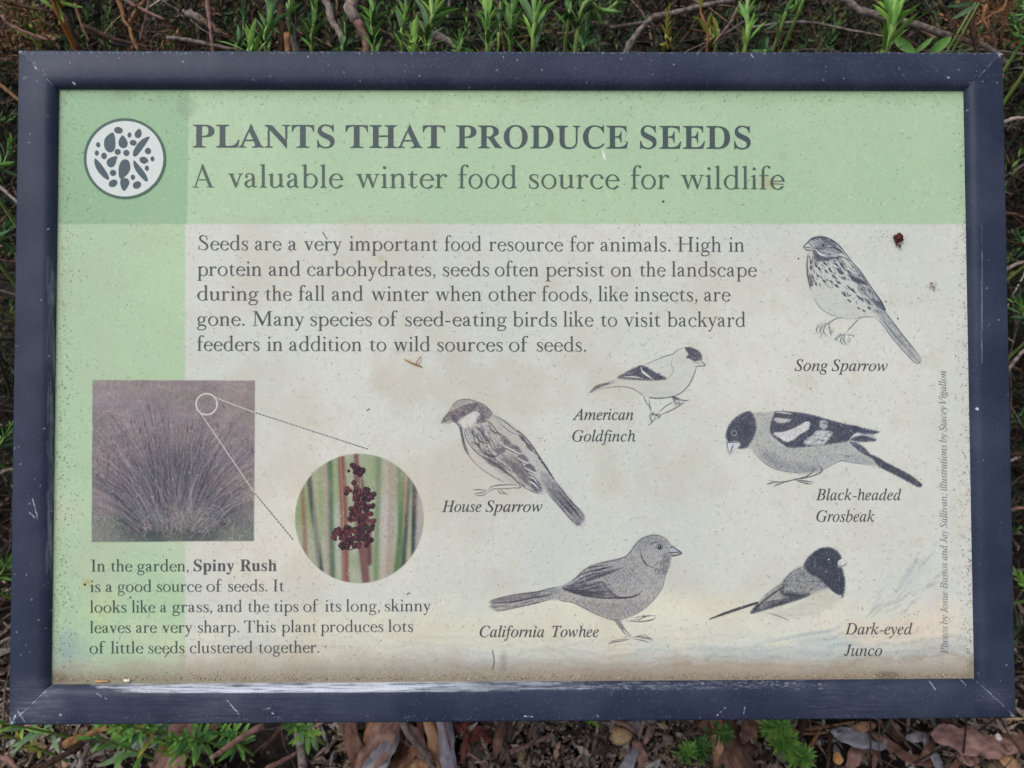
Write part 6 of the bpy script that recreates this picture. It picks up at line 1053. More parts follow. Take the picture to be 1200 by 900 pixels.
for (x0, y0, x1, y1, L, Wd, lb) in ((1048, 44, 1072, 62, .020, .0095, 'broad flat green leaf against the rail, leftmost of three'), (1070, 64, 1094, 43, .019, .0050, 'narrow arched green leaf, middle of three at the rail'), (1090, 62, 1115, 43, .021, .0095, 'broad green leaf, rightmost of three at the rail'), (1143, 3, 1110, 8, .024, .0042, 'long grey-green leaf near the top edge, upper of two'), (1147, 4, 1117, 22, .024, .0048, 'long grey-green leaf near the top edge, lower of two')):
    a, b_ = at(x0, y0, .58), at(x1, y1, .57); V, F = blade((b_ - a).length, Wd, .25, .05, 8, .45)
    e = bpy.data.objects.new('leafy_sprig', None); COL.objects.link(e); e.location = a; tag(e, lb, 'leaf')
    y = (b_ - a).normalized(); z = (CAM_W - a); z = (z - y * z.dot(y)).normalized(); x = y.cross(z); M = Matrix(((x.x, y.x, z.x, 0), (x.y, y.y, z.y, 0), (x.z, y.z, z.z, 0), (0, 0, 0, 1))) @ Matrix.Rotation(rnd.uniform(-.4, .4), 4, 'Y')
    me = mesh('leaf', V, F, True); link('leaf', me, GREENS['mid' if y0 > 30 else 'grey'], e, M)
    q = Vector((a.x + rnd.uniform(-.02, .02), a.y + .04, 0)) - a; m_ = MB(); m_.tube(spline([q, q * .5 + Vector((.005, .01, 0)), Vector((0, 0, 0))], 5), .0007, 5); link('stem', m_.mesh('stem'), STEMS['green'], e)
# ------------------------------------------------------------------ twigs and branches one can tell apart
def tw(P, dep, r, bark, label, **k):
    return twig([at(x, y, dep if len(q) == 2 else q[2]) for q in P for (x, y) in [q[:2]]], r, bark, label, **k)
tw([(722, 110), (736, 58), (750, 36), (768, 20), (800, 12), (860, 0)], .66, .0030, 'grey', 'thick grey branch curving up from the rail, right of the leaning shoot')
tw([(985, -4), (1012, 14), (1060, 25), (1105, 40), (1150, 52), (1180, 75)], .68, .0034, 'grey', 'thick grey branch running behind the lime green shoot')
tw([(905, 8), (960, 4), (1010, 6)], .9, .004, 'brown', 'wide brown branch at the top edge, left of the lime green shoot')
tw([(780, 10), (830, 6), (880, -8)], .9, .006, 'brown', 'stout shaded brown branch at the top edge')
tw([(836, 52), (856, 26), (872, -8)], .60, .0012, 'pink', 'thin straight twig slanting up left of the bright single-stemmed shoot')
tw([(965, 84), (957, 45), (947, 8)], .60, .0010, 'brown', 'thin brown twig crossing a horizontal one')
tw([(870, 34), (940, 26), (1000, 36), (1040, 44)], .66, .0012, 'grey', 'thin horizontal grey twig behind the dark tufts')
tw([(468, 30), (500, 34), (530, 52), (555, 72)], .64, .0042, 'grey', 'stout grey branch running down behind the shoots by the word THAT')
tw([(408, -8), (414, 14), (420, 30)], .62, .0055, 'pale', 'pale forked branch above the word THAT, upper piece')
tw([(420, 26), (428, 50), (432, 90)], .62, .0038, 'pink', 'pinkish branch running down into the rail')
tw([(378, -8), (388, 20), (400, 46), (412, 90)], .66, .0032, 'pale', 'pale branch slanting down left of the forked one')
tw([(334, 14), (342, 36), (356, 90)], .62, .0032, 'grey', 'straight greyish branch above the letters NT')
tw([(330, -8), (330, 30), (328, 90)], .60, .0034, 'brown', 'dark brown upright stem above the letters NT')
tw([(337, 40), (336, 90)], .585, .0022, 'straw', 'orange-brown stub beside the dark brown stem')
tw([(243, -10), (245, 20), (249, 52), (250, 90)], .58, .0016, 'pink', 'slender upright pinkish twig with a green tip at the rail')
tw([(215, 16), (238, 24), (258, 40)], .70, .0040, 'grey', 'grey branch stub behind the slender upright twig')
tw([(196, 44), (235, 50), (275, 58)], .62, .0018, 'grey', 'long grey twig lying along the rail')
tw([(136, -10), (144, 16), (152, 34), (162, 60)], .60, .0020, 'straw', 'orange-brown twig left of two crossing pink ones')
tw([(140, -4), (168, 12), (193, 23)], .585, .0016, 'pink', 'pink twig slanting down to the right, cut at its end')
tw([(153, 27), (160, 12), (174, -6)], .59, .0018, 'straw', 'tan twig forking from the orange-brown one')
tw([(165, 46), (170, 24), (176, -6)], .60, .0011, 'pink', 'thin wine-coloured twig crossing the cut pink one')
tw([(2, 18), (10, 28), (22, 34), (40, 42), (56, 46)], .60, .0014, 'pink', 'pale pinkish twig above the left corner of the frame')
tw([(-6, 0), (16, 4), (34, 9), (60, 14)], .60, .0018, 'brown', 'reddish twig along the top left edge')
tw([(72, 20), (84, 40), (96, 84)], .62, .0038, 'brown', 'dark rough stem under the star-shaped tuft')
tw([(88, 4), (94, 24), (104, 48)], .62, .0012, 'straw', 'orange shoot stub right of the star-shaped tuft')
tw([(96, 30), (124, 42), (150, 50), (190, 58)], .66, .0020, 'brown', 'brown twig sloping down behind the left part of the rail')
tw([(1130, -6), (1137, 20), (1142, 44), (1150, 90)], .62, .0026, 'brown', 'dark stem near the right end of the upper rail')
tw([(1100, 2), (1112, 20), (1118, 44)], .62, .0018, 'brown', 'dark twig left of the orange dry bits')
tw([(1156, 6), (1152, 20), (1158, 34)], .58, .0014, 'straw', 'orange dry stalk right of the long grey-green leaves')
tw([(1152, 24), (1164, 16), (1176, 10), (1180, -4)], .58, .0010, 'straw', 'thin curved tan stalk near the right corner')
for i, (x0, y0, x1, y1, lb, bk) in enumerate(((1172, 145, 1210, 138, 'pale twig beside the right rail near its top', 'pale'), (1172, 320, 1210, 305, 'pale twig beside the right rail, above its middle', 'pale'), (1176, 440, 1212, 400, 'thick pale twig slanting up beside the right rail', 'pale'), (1178, 250, 1212, 262, 'brown twig beside the right rail below the uppermost pale one', 'brown'),
                                              (1180, 600, 1212, 596, 'pinkish twig beside the lower half of the right rail', 'pink'), (-8, 96, 26, 122, 'orange twig beside the left rail near its top', 'straw'), (-8, 215, 28, 245, 'pale forked twig beside the left rail under the green sprigs', 'pale'), (-8, 560, 24, 548, 'grey twig beside the left rail below its middle', 'grey'), (-8, 760, 22, 745, 'thin twig beside the left rail near its foot', 'grey'))):
    tw([(x0, y0), ((x0 + x1) / 2, (y0 + y1) / 2 - 3), (x1, y1)], .62, .0016, bk, lb)
sh(-6, 225, 14, 165, .58, n=30, leafL=.014, leafW=.0036, kind='mid', kinds=['mid', 'grey'], spread=.8, label='green sprig beside the upper half of the left rail')
sh(-8, 300, 12, 262, .62, n=30, leafL=.013, leafW=.0032, kind='deep', spread=.85, label='dark sprig beside the left rail below the green one')
sh(-10, 540, 12, 500, .62, n=30, leafL=.013, leafW=.0034, kind='mid', kinds=['deep', 'mid'], spread=.85, label='green sprig beside the middle of the left rail')
sh(-10, 690, 12, 655, .60, n=30, leafL=.013, leafW=.0036, kind='mid', spread=.9, label='green sprig beside the lower half of the left rail')
sh(1212, 390, 1190, 352, .62, n=30, leafL=.013, leafW=.0034, kind='mid', kinds=['deep', 'mid'], spread=.85, label='green sprig beside the upper half of the right rail')
sh(1214, 300, 1192, 275, .66, n=24, leafL=.013, leafW=.0034, kind='deep', spread=.85, label='dark sprig beside the right rail above the green one')
sh(1214, 700, 1190, 672, .70, n=30, leafL=.011, leafW=.003, kind='bright', spread=.9, label='fresh green sprig beside the lower half of the right rail')
sh(1210, 70, 1184, 20, .60, n=60, leafL=.010, leafW=.0024, kind='mid', kinds=['mid', 'deep', 'mid'], spread=1.0, label='fine-leaved green clump above the right corner of the frame')
sh(1204, 40, 1198, -8, .60, n=50, leafL=.010, leafW=.0024, kind='mid', spread=1.0, label='fine-leaved green clump at the top right edge')

# ------------------------------------------------------------------ below the lower rail: shoots, leaves and sticks on the mulch
def low(px, py, hgt_, n, L, Wd, kind, label, lean=(0, 0), **k):
    g = gnd(px, py); t = g + Vector((lean[0], lean[1], hgt_)); b_ = g + Vector((lean[0] * .3, lean[1] * .3, hgt_ * .35))
    return shoot(b_, t, n, L, Wd, kind, label=label, root=Vector((g.x, g.y, -.01)), **k)
low(112, 872, .20, 26, .019, .0040, 'bright', 'pale green sprig hanging under the left end of the lower rail', (.0, -.02), kinds=['bright', 'grey'], spread=1.0)
low(80, 892, .12, 14, .012, .0036, 'olive', 'tiny yellow sprig at the bottom edge near the left corner', spread=.8)
low(186, 862, .16, 44, .020, .0042, 'mid', 'leafy green shoot under the lower rail, left of the big grey-pink leaf', (.02, -.01), spread=1.1)
low(150, 862, .13, 34, .017, .0042, 'deep', 'dark green shoot right of the hanging pale sprig', (.01, 0), spread=1.1, kinds=['deep', 'mid'])
low(228, 866, .15, 50, .020, .0042, 'mid', 'leafy green shoot right of the big grey-pink leaf', (-.01, -.02), spread=1.15, kinds=['mid', 'deep', 'olive'])
low(262, 872, .12, 44, .017, .0042, 'mid', 'green shoot left of a bare slanting twig', (.0, -.02), spread=1.15, kinds=['mid', 'deep'])
low(296, 884, .10, 40, .017, .0042, 'deep', 'dark green shoot under the bare slanting twig', (.0, .0), spread=1.15, kinds=['mid', 'deep'])
low(200, 896, .12, 20, .022, .0060, 'mid', 'broad-leaved sprig at the bottom edge below the grey-pink leaf', (-.02, 0), spread=1.0, kinds=['mid', 'grey'])
low(240, 898, .10, 30, .016, .0040, 'bright', 'light green sprig at the bottom edge', (.0, 0), spread=1.0, kinds=['bright', 'mid', 'olive'])
low(380, 868, .14, 34, .018, .0048, 'mid', 'green sprig right of the upright grey stick', (.0, -.015), spread=.9, kinds=['mid', 'bright', 'grey'])
low(690, 850, .04, 12, .010, .0030, 'bright', 'tiny green sprout left of the tan pebble', spread=.9)
low(797, 890, .05, 46, .011, .0022, 'bright', 'green sprout right of the bare mulch', spread=1.2, kinds=['mid', 'bright'])
low(822, 862, .06, 84, .012, .0022, 'mid', 'feathery green sprig left of the lobed brown leaf', (.01, -.01), spread=1.25, kinds=['mid', 'deep'])
low(812, 886, .05, 70, .012, .0022, 'mid', 'feathery green sprig at the bottom edge left of the lobed brown leaf', spread=1.25, kinds=['mid', 'deep'])
low(893, 858, .07, 110, .0125, .0023, 'bright', 'bright feathery sprig touching the lower rail', (.0, -.01), spread=1.25, kinds=['bright', 'mid'])
low(905, 880, .06, 110, .0125, .0023, 'mid', 'bright feathery sprig, middle one of the clump', spread=1.25, kinds=['bright', 'mid'])
low(926, 896, .05, 90, .0125, .0023, 'mid', 'feathery sprig at the bottom edge of the clump', spread=1.25, kinds=['bright', 'mid'])
dead(205, 872, 80, .075, .040, 'pink', 'big grey-pink leaf among the green shoots', z=.05, shape=.35)
dead(190, 850, 40, .06, .03, 'grey', 'grey leaf just under the lower rail, left group', z=.04)
dead(424, 888, 78, .12, .034, 'ochre', 'broad ochre leaf, left of the pale pink one', z=.022, tilt=.15)
dead(408, 876, 115, .10, .020, 'brown', 'narrow brown leaf at the far left of the leaf pile', z=.02)
dead(444, 862, 70, .09, .034, 'pink', 'pale pink leaf on top of the leaf pile', z=.03)
dead(438, 893, 60, .07, .026, 'grey', 'greyish leaf overlapping the ochre one', z=.034)
dead(468, 888, 84, .07, .014, 'brown', 'small reddish brown leaf right of the ochre one', z=.02)
dead(456, 898, 40, .07, .018, 'ochre', 'ochre leaf at the bottom edge of the leaf pile', z=.024)
dead(487, 896, 20, .035, .018, 'tan', 'small orange-tan leaf at the bottom edge', z=.02)
dead(478, 866, 140, .06, .022, 'pink', 'dull pink leaf beside the thin pale stick', z=.018)
dead(514, 868, -68, .075, .017, 'tan', 'tan lance leaf left of the lilac-grey one', z=.02, twist=.1)
dead(531, 872, -76, .115, .019, 'lilac', 'long lilac-grey lance leaf under the middle of the lower rail', z=.024, twist=.1)
dead(556, 855, -20, .045, .020, 'red', 'dark red-brown leaf right of the lilac-grey one', z=.014)
dead(543, 872, 84, .034, .008, 'red', 'little bright red leaf right of the lilac-grey one', z=.018)
dead(490, 853, 95, .04, .010, 'brown', 'brown sliver between the pink and tan leaves', z=.016)
dead(583, 862, 80, .04, .012, 'brown', 'brown leaf sliver on bare mulch right of the red-brown leaf', z=.014)
dead(736, 888, 60, .040, .014, 'grey', 'pale grey leaf fragment below the tan pebble', z=.016)
dead(748, 884, 110, .036, .014, 'pink', 'pinkish leaf fragment right of the pale grey one', z=.016)
dead(747, 846, 20, .03, .014, 'grey', 'grey leaf fragment above right of the tan pebble', z=.014)
dead(760, 858, 60, .026, .008, 'pink', 'pink chip of leaf right of the tan pebble', z=.014)
dead(838, 858, 84, .048, .015, 'tan', 'tan leaf standing beside the lobed brown leaf', z=.04)
dead(877, 850, 60, .036, .018, 'brown', 'brown leaf between the lobed leaf and the feathery clump', z=.03)
dead(1010, 863, -8, .060, .021, 'grey', 'silvery blue-grey leaf right of the orange stick', z=.022)
dead(1000, 882, 60, .040, .014, 'pink', 'pinkish leaf under the silvery one', z=.016)
dead(1012, 850, 15, .03, .012, 'tan', 'small tan leaf above the silvery one', z=.018)
dead(1048, 872, -30, .05, .013, 'brown', 'curled brown leaf below the silvery one', z=.02)
dead(1074, 888, -12, .04, .013, 'brown', 'brown leaf chip left of the greyish pair', z=.02)
dead(1087, 876, 48, .034, .010, 'brown', 'pointed brown leaf chip over the greyish pair', z=.022)
dead(1097, 886, -70, .036, .013, 'grey', 'greyish leaf, one of a split pair', z=.02)
dead(1076, 862, 10, .026, .012, 'grey', 'small grey leaf above the pointed brown chip', z=.016)
dead(1146, 865, -5, .085, .030, 'pink', 'large leathery pink-brown leaf near the right corner', z=.034, shape=.35, twist=.05)
dead(1188, 868, 12, .055, .022, 'brown', 'second leathery leaf cut by the right edge', z=.022, shape=.35)
dead(1187, 893, -52, .05, .018, 'tan', 'tan pointed leaf in the bottom right corner', z=.02)
dead(1134, 886, 0, .024, .018, 'pink', 'small round pinkish leaf below the large leathery one', z=.018, shape=.4)
for x, y, a, lb in ((1040, 852, -50, 'sliver of brown bark just right of the silvery blue-grey leaf'), (1056, 858, -60, 'sliver of brown bark left of the small grey leaf'), (1024, 884, 70, 'upright sliver of bark at the bottom edge below the silvery leaf'), (1120, 892, 40, 'sliver of bark at the bottom edge left of the small round pinkish leaf'),
                    (1164, 884, -30, 'sliver of bark under the right end of the large leathery leaf'), (1105, 852, 20, 'sliver of bark beside the stubby bark-covered stick')): dead(x, y, a, .036, .006, 'brown', lb, z=.018, name='bark_chip', cat='bark chip')
def lobed(px, py, ang, size, z, label):
    pts = [(0, -.5), (.10, -.42), (.30, -.40), (.22, -.26), (.42, -.12), (.24, -.08), (.34, .12), (.20, .10), (.22, .30), (.10, .28), (0, .52), (-.10, .30), (-.24, .28), (-.20, .10), (-.36, .10), (-.24, -.08), (-.40, -.14), (-.22, -.26), (-.28, -.40), (-.10, -.42)]
    V = [(0, 0, .02)] + [(x, y, .10 * math.sin(x * 7) - .12 * abs(x) + .05 * y) for x, y in pts]; V = [(x * size, y * size, zz * size) for x, y, zz in V]; F = [(0, i, i % len(pts) + 1) for i in range(1, len(pts) + 1)]
    me = mesh('fallen_leaf', V, F, True); o = link('fallen_leaf', me, DEAD['brown']); o.matrix_world = Matrix.Translation(gnd(px, py, z)) @ Matrix.Rotation(math.radians(ang - 90), 4, 'Z')
    md = o.modifiers.new('thickness', 'SOLIDIFY'); md.thickness = .0005; tag(o, label, 'leaf')
lobed(858, 878, -70, .075, .03, 'large brown lobed leaf left of the bright feathery clump')
def gt(P, r, bark, label, z=.02, **k): return twig([gnd(x, y, z if len(q) == 2 else q[2]) for q in P for (x, y) in [q[:2]]], r, bark, label, **k)
gt([(350, 836, .05), (352, 866, .05), (356, 912, .04)], .0050, 'grey', 'upright smooth grey stick under the lower rail', k=9)
gt([(308, 850), (278, 868), (247, 888)], .0030, 'pink', 'bare slanting twig over the green shoots', z=.10)
gt([(340, 846), (322, 862), (306, 882)], .0026, 'brown', 'brown twig left of the upright grey stick', z=.05)
gt([(77, 873), (100, 862), (126, 853)], .0032, 'straw', 'snapped tan twig under the left end of the lower rail', z=.12)
gt([(44, 902), (70, 888), (97, 872)], .0030, 'brown', 'dark twig under the snapped tan one', z=.06)
gt([(92, 904), (98, 888), (104, 872)], .0030, 'grey', 'greyish twig below the hanging pale sprig', z=.06)
gt([(0, 886), (12, 892), (22, 902)], .0024, 'pink', 'pinkish twig in the bottom left corner', z=.08)
gt([(0, 862), (10, 850), (22, 832)], .0060, 'brown', 'rough brown stem beside the lower left corner of the frame', z=.08)
gt([(313, 902), (330, 892), (348, 882)], .0024, 'pink', 'short twig meeting the upright grey stick', z=.03)
gt([(470, 846), (488, 872), (512, 904)], .0030, 'grey', 'thin pale stick across the leaf pile', z=.03)
gt([(548, 882), (560, 890), (574, 902)], .0014, 'pink', 'thin stalk right of the lilac-grey leaf')
gt([(598, 882), (622, 872), (646, 862)], .0024, 'pink', 'reddish stick lying on bare mulch')
gt([(720, 845), (734, 850), (746, 858)], .0026, 'pink', 'short pinkish stick above the tan pebble')
gt([(714, 858), (710, 876), (706, 900)], .0016, 'brown', 'thin brown stick left of the tan pebble')
gt([(922, 858), (960, 853), (1002, 846)], .0014, 'straw', 'long straw stalk beside the feathery clump, upper one')
gt([(918, 861), (950, 860), (978, 858)], .0012, 'straw', 'long straw stalk beside the feathery clump, lower one')
gt([(940, 892), (950, 874), (962, 854)], .0020, 'straw', 'orange-tan curved stalk right of the feathery clump')
gt([(925, 876), (940, 886), (956, 892)], .0022, 'pink', 'short thick stalk right of the feathery clump')
gt([(940, 846), (938, 862), (936, 880)], .0026, 'brown', 'dark stick behind the orange-tan stalk')
gt([(974, 850), (972, 872), (970, 900)], .0022, 'brown', 'dark upright stick left of the silvery leaf')
gt([(1107, 838), (1107, 854), (1108, 869)], .0045, 'brown', 'stubby piece of bark-covered stick above the split grey pair')
gt([(1036, 846), (1050, 862), (1060, 868)], .0022, 'brown', 'brown stick right of the silvery leaf')
gt([(1130, 845), (1145, 850), (1160, 853)], .0014, 'grey', 'thin grey stalk above the large leathery leaf')
gt([(1170, 862, .03), (1178, 872, .03), (1184, 880, .03)], .0018, 'pink', 'curved pinkish stalk between the two leathery leaves')
def pebble(px, py, r, c1, c2, label, z=.014, sq=.75):
    bm = bmesh.new(); bmesh.ops.create_icosphere(bm, subdivisions=3, radius=r)
    for v in bm.verts:
        q = v.co / r; v.co *= 1 + .10 * math.sin(q.x * 3.1 + px) + .08 * math.sin(q.y * 4.3 + py) + .04 * math.sin(q.z * 9 + q.x * 7); v.co.z *= sq
    me = bpy.data.meshes.new('pebble'); bm.to_mesh(me); bm.free(); me.polygons.foreach_set('use_smooth', [True] * len(me.polygons))
    o = link('pebble', me, noise_mat('pebble_stone', c1, c2, 300, .85, .5)); o.location = gnd(px, py, z); tag(o, label, 'pebble')
pebble(727, 862, .0096, (150, 122, 88), (196, 168, 128), 'blocky tan pebble on the mulch below the middle of the lower rail')
pebble(982, 889, .0052, (190, 136, 84), (214, 166, 112), 'small orange pebble left of the silvery leaf')
pebble(783, 867, .0050, (110, 98, 90), (140, 128, 118), 'small grey pebble right of the tan one', sq=.9)
pebble(654, 874, .0026, (150, 112, 96), (176, 140, 122), 'tiny pinkish pebble right of the reddish stick')
pebble(1170, 864, .0030, (190, 186, 182), (214, 210, 206), 'tiny white pebble between the two leathery leaves', z=.034)
pebble(611, 885, .0040, (104, 86, 62), (140, 118, 86), 'small olive-brown pebble under the reddish stick')

# ------------------------------------------------------------------ crumbs lying on the sheet
def on_panel(px, py, z): q = P2S([(px, py)])[0]; return M_SIGN @ Vector((q[0], q[1], z))
e = bpy.data.objects.new('dried_flower_bud', None); COL.objects.link(e); e.matrix_world = Matrix.Translation(on_panel(1051, 280, PZ + .0015)) @ Matrix.Rotation(TILT, 4, 'X'); tag(e, 'dark red dried flower bud on the panel right of the upper bird', 'bud')
M_BUD = noise_mat('dark_red_dried_petal', (40, 10, 8), (92, 34, 24), 900, .7, .6)
bm = bmesh.new()
for (x, y, r) in ((0, 0, 1.6), (1.0, .9, 1.2), (-1.1, .7, 1.1), (.4, 1.7, 1.0), (1.3, -.4, 1.0), (-.8, -.9, .9), (0, -1.4, .8)):
    g = bmesh.ops.create_icosphere(bm, subdivisions=2, radius=r * .00135)
    for v in g['verts']: v.co *= 1 + .2 * math.sin(v.co.x * 3000 + r) * math.sin(v.co.y * 2700); v.co += Vector((x * .0014, y * .0014, .0002 * r))
me = bpy.data.meshes.new('bud'); bm.to_mesh(me); bm.free(); link('bud', me, M_BUD, e)
m_ = MB(); m_.tube([(-.001, -.002, 0), (-.0012, -.0040, 0), (.0006, -.0042, .0003), (.0012, -.0056, .0002)], [.0005, .0005, .0005, .0008], 6); link('stalk', m_.mesh('stalk'), M_BUD, e)
def crumb(name, P, r, col, label, cat):
    Q = [on_panel(x, y, PZ + z) for x, y, z in P]; o0 = Q[0].copy(); m_ = MB(); m_.tube([q - o0 for q in spline(Q, 4)], r, 6)
    o = link(name, m_.mesh(name), noise_mat('dry_' + name, *col, 900, .8)); o.location = o0; tag(o, label, cat); return o
crumb('dry_stalk', [(474, 421, .0004), (480, 424, .0014), (487, 427, .0010), (494, 430, .0004)], .00042, ((150, 104, 40), (186, 140, 66)), 'short orange-brown stalk on the panel under the word wild', 'stalk')
crumb('dry_thread', [(487, 428, .0008), (490, 422, .0018), (493, 418, .0006)], .00028, ((130, 84, 40), (160, 110, 60)), 'fine brown thread crossing the short stalk under the word wild', 'thread')
crumb('seed_husk', [(146, 796.5, .0006), (150, 797, .0010), (153, 796.6, .0006)], .0009, ((200, 196, 190), (225, 222, 216)), 'white husk resting on the lower rail at the left', 'husk')
crumb('wood_chip', [(112, 797.5, .0006), (120, 798, .0009), (128, 797.6, .0004)], .0006, ((170, 130, 96), (200, 160, 120)), 'tan wood chip caught along the lower rail at the left', 'wood chip')
# grit gathered along the lower rail
gm = MB()
ico = bmesh.new(); bmesh.ops.create_icosphere(ico, subdivisions=1, radius=1); IV = [v.co.copy() for v in ico.verts]; IF = [tuple(v.index for v in f.verts) for f in ico.faces]; ico.free()
for i in range(1100):
    x = rnd.uniform(64, 1141); y = 798.0 - (x - 60) * .004 - abs(rnd.gauss(0, 2.6)); q = P2S([(x, y)])[0]; r = rnd.uniform(.0001, .00042)
    g_ = rnd.choice([(.35, .28, .2), (.6, .5, .38), (.15, .11, .08), (.75, .66, .5)])
    R_ = Matrix.Rotation(rnd.uniform(0, 6.28), 3, Vector((rnd.random(), rnd.random(), rnd.random() + .1)).normalized())
    gm.add([Vector((q[0], q[1], PZ + r * .5)) + R_ @ Vector((v.x * r * rnd.uniform(.7, 1.3), v.y * r, v.z * r * .7)) for v in IV], IF, g_)
M_GRIT = noise_mat('grit', (225, 220, 210), (255, 250, 240), 800, .9, tint=True)
o = link('grit', gm.mesh('grit', False, True), M_GRIT); o.matrix_world = M_SIGN; tag(o, 'dirt grains caught along the lower rail', kind='stuff')

# ------------------------------------------------------------------ stuff nobody could count: litter, dead twigs, undergrowth
NG = np.random.default_rng(5)
def scatter(name, tmpl, mats4, tints, mat, label):
    """tmpl = list of (V, F) shapes; many copies joined into one mesh"""
    VV, FF, TT = [], [], []; off = 0
    for k in range(len(mats4)):
        V, F = tmpl[k % len(tmpl)]; V = np.asarray(V); M = mats4[k]
        W_ = V @ M[:3, :3].T + M[:3, 3]; VV.append(W_); FF.append(np.asarray(F) + off); TT.append(np.repeat(tints[k][None], len(V), 0)); off += len(V)
    V = np.concatenate(VV); F = np.concatenate(FF); T = np.concatenate(TT)
    me = bpy.data.meshes.new(name); me.vertices.add(len(V)); me.vertices.foreach_set('co', V.astype(np.float32).ravel())
    ns = F.shape[1]; me.loops.add(F.size); me.loops.foreach_set('vertex_index', F.astype(np.int32).ravel()); me.polygons.add(len(F)); me.polygons.foreach_set('loop_start', np.arange(0, F.size, ns, dtype=np.int32)); me.polygons.foreach_set('loop_total', np.full(len(F), ns, np.int32)); me.update(calc_edges=True)
    me.polygons.foreach_set('use_smooth', [True] * len(F))
    a = me.color_attributes.new('tint', 'FLOAT_COLOR', 'POINT'); c_ = np.ones((len(V), 4), np.float32); c_[:, :3] = T; a.data.foreach_set('color', c_.ravel())
    o = link(name, me, mat); tag(o, label, kind='stuff'); return o
def rot4(yaw, pitch, roll, sc, p):
    M = Matrix.Translation(p) @ Matrix.Rotation(yaw, 4, 'Z') @ Matrix.Rotation(pitch, 4, 'X') @ Matrix.Rotation(roll, 4, 'Y')
    M = np.array(M); M[:3, :3] = M[:3, :3] @ np.diag(sc if hasattr(sc, '__len__') else (sc, sc, sc)); return M
def tubeT(L, r, wob, k=4, seg=5):
    m_ = MB(); m_.tube([(wob * L * math.sin(i * 1.7 + L * 90), L * i / seg, wob * L * math.cos(i * 2.1)) for i in range(seg + 1)], [r * (1.15 - .7 * i / seg) for i in range(seg + 1)], k)
    return m_.V, [f for f in m_.F if len(f) == 4][: seg * k]
SI = np.array(M_SIGN.inverted()); CWn = np.array(CAM_W); CF = np.array(-M_CAM.to_3x3().col[2])
def in_front(M, L):                               # would it reach across the sign, or stand between the camera and the single shoots?
    for t in (0, .25, .5, .75, 1):
        p = M[:3, :3] @ np.array((0, L * t, 0)) + M[:3, 3]; q = SI[:3, :3] @ p + SI[:3, 3]
        if q[2] > -.025 and abs(q[0]) < .33 and abs(q[1]) < .23: return True
        if p[2] > .04 and (p - CWn) @ CF < .685: return True
    return False
# litter: slivers of leaf and bark, stalks
slv = [blade(.022, .006, .2, .1, 3), blade(.03, .005, .3, -.1, 3), blade(.014, .008, .2, .2, 3), blade(.02, .010, .25, .1, 3)]
Ms, Ts = [], []
pal = np.array([(.40, .30, .25), (.26, .195, .165), (.55, .44, .38), (.10, .08, .07), (.48, .45, .45), (.52, .38, .26), (.34, .265, .23)])
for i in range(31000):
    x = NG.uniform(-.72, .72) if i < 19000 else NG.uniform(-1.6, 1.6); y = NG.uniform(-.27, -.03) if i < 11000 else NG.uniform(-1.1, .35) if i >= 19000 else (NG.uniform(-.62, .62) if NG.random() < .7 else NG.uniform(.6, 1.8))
    Ms.append(rot4(NG.uniform(0, 6.28), NG.normal(0, .35), NG.normal(0, .7), NG.uniform(.35, 1.15), (x, y, hgt(x, y) - .008 + abs(NG.normal(0, .007))))); Ts.append(pal[NG.integers(7)] * NG.uniform(.5, 1.1) * (.15 if y > .1 else 1))  # litter behind the sign darkened: shrub shade painted into its tint
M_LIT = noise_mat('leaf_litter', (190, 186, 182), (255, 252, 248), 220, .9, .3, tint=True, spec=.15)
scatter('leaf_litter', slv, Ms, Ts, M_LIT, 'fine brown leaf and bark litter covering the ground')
# crumbs of mulch
Ms, Ts = [], []; crm = [([tuple(v) for v in IV], IF)]
for i in range(14000):
    x = NG.uniform(-.62, .62) if i < 9000 else NG.uniform(-.02, .22); y = NG.uniform(-.24, -.06); s_ = NG.uniform(.0005, .0024)
    Ms.append(rot4(NG.uniform(0, 6.28), NG.uniform(0, 3), 0, (s_, s_ * NG.uniform(.6, 1.8), s_ * .7), (x, y, hgt(x, y) - .006 + abs(NG.normal(0, .005))))); Ts.append(pal[NG.integers(7)] * NG.uniform(.4, 1.1))
scatter('mulch_crumbs', crm, Ms, Ts, M_LIT, 'crumbs of dark mulch between the litter')
# dead twigs tangled under the shrubs
tws = [tubeT(.16, .0012, .018), tubeT(.12, .0009, .022), tubeT(.22, .0019, .015), tubeT(.10, .0007, .03)]
Ms, Ts = [], []; palt = np.array([(.14, .12, .11), (.08, .055, .045), (.20, .17, .16), (.12, .07, .05), (.05, .04, .036), (.20, .12, .08)])
for i in range(8000):
    if i < 6200:
        y = .22 + 1.1 * NG.random() ** 1.3; x = NG.uniform(-1, 1) * (.50 + .45 * y)
        z = max(.0, .79 - (y + .276) * .60 + NG.uniform(-.13, .03)) if i < 4600 else NG.uniform(0, .3)
        if y < .30: z = min(z, .50)
    elif i < 7400:
        s = 1 if NG.random() < .5 else -1; x = s * NG.uniform(.31, .75); y = NG.uniform(-.35, .25); z = abs(NG.normal(0, .05 if s > 0 else .10))
    else: x = NG.uniform(-.6, .6); y = NG.uniform(-.5, .1); z = abs(NG.normal(0, .010))
    flat = .25 if z < .05 else .55
    M = rot4(NG.uniform(0, 6.28), NG.normal(0, flat), NG.uniform(0, 6.28), NG.uniform(.35, 1.0), (x, y, z))
    if in_front(M, .23): continue
    Ms.append(M); Ts.append(palt[NG.integers(6)] * NG.uniform(.45, 1.15)); continue
    Ms.append(rot4(NG.uniform(0, 6.28), NG.normal(0, flat), NG.uniform(0, 6.28), NG.uniform(.35, 1.0), (x, y, z))); Ts.append(palt[NG.integers(6)] * NG.uniform(.45, 1.15))
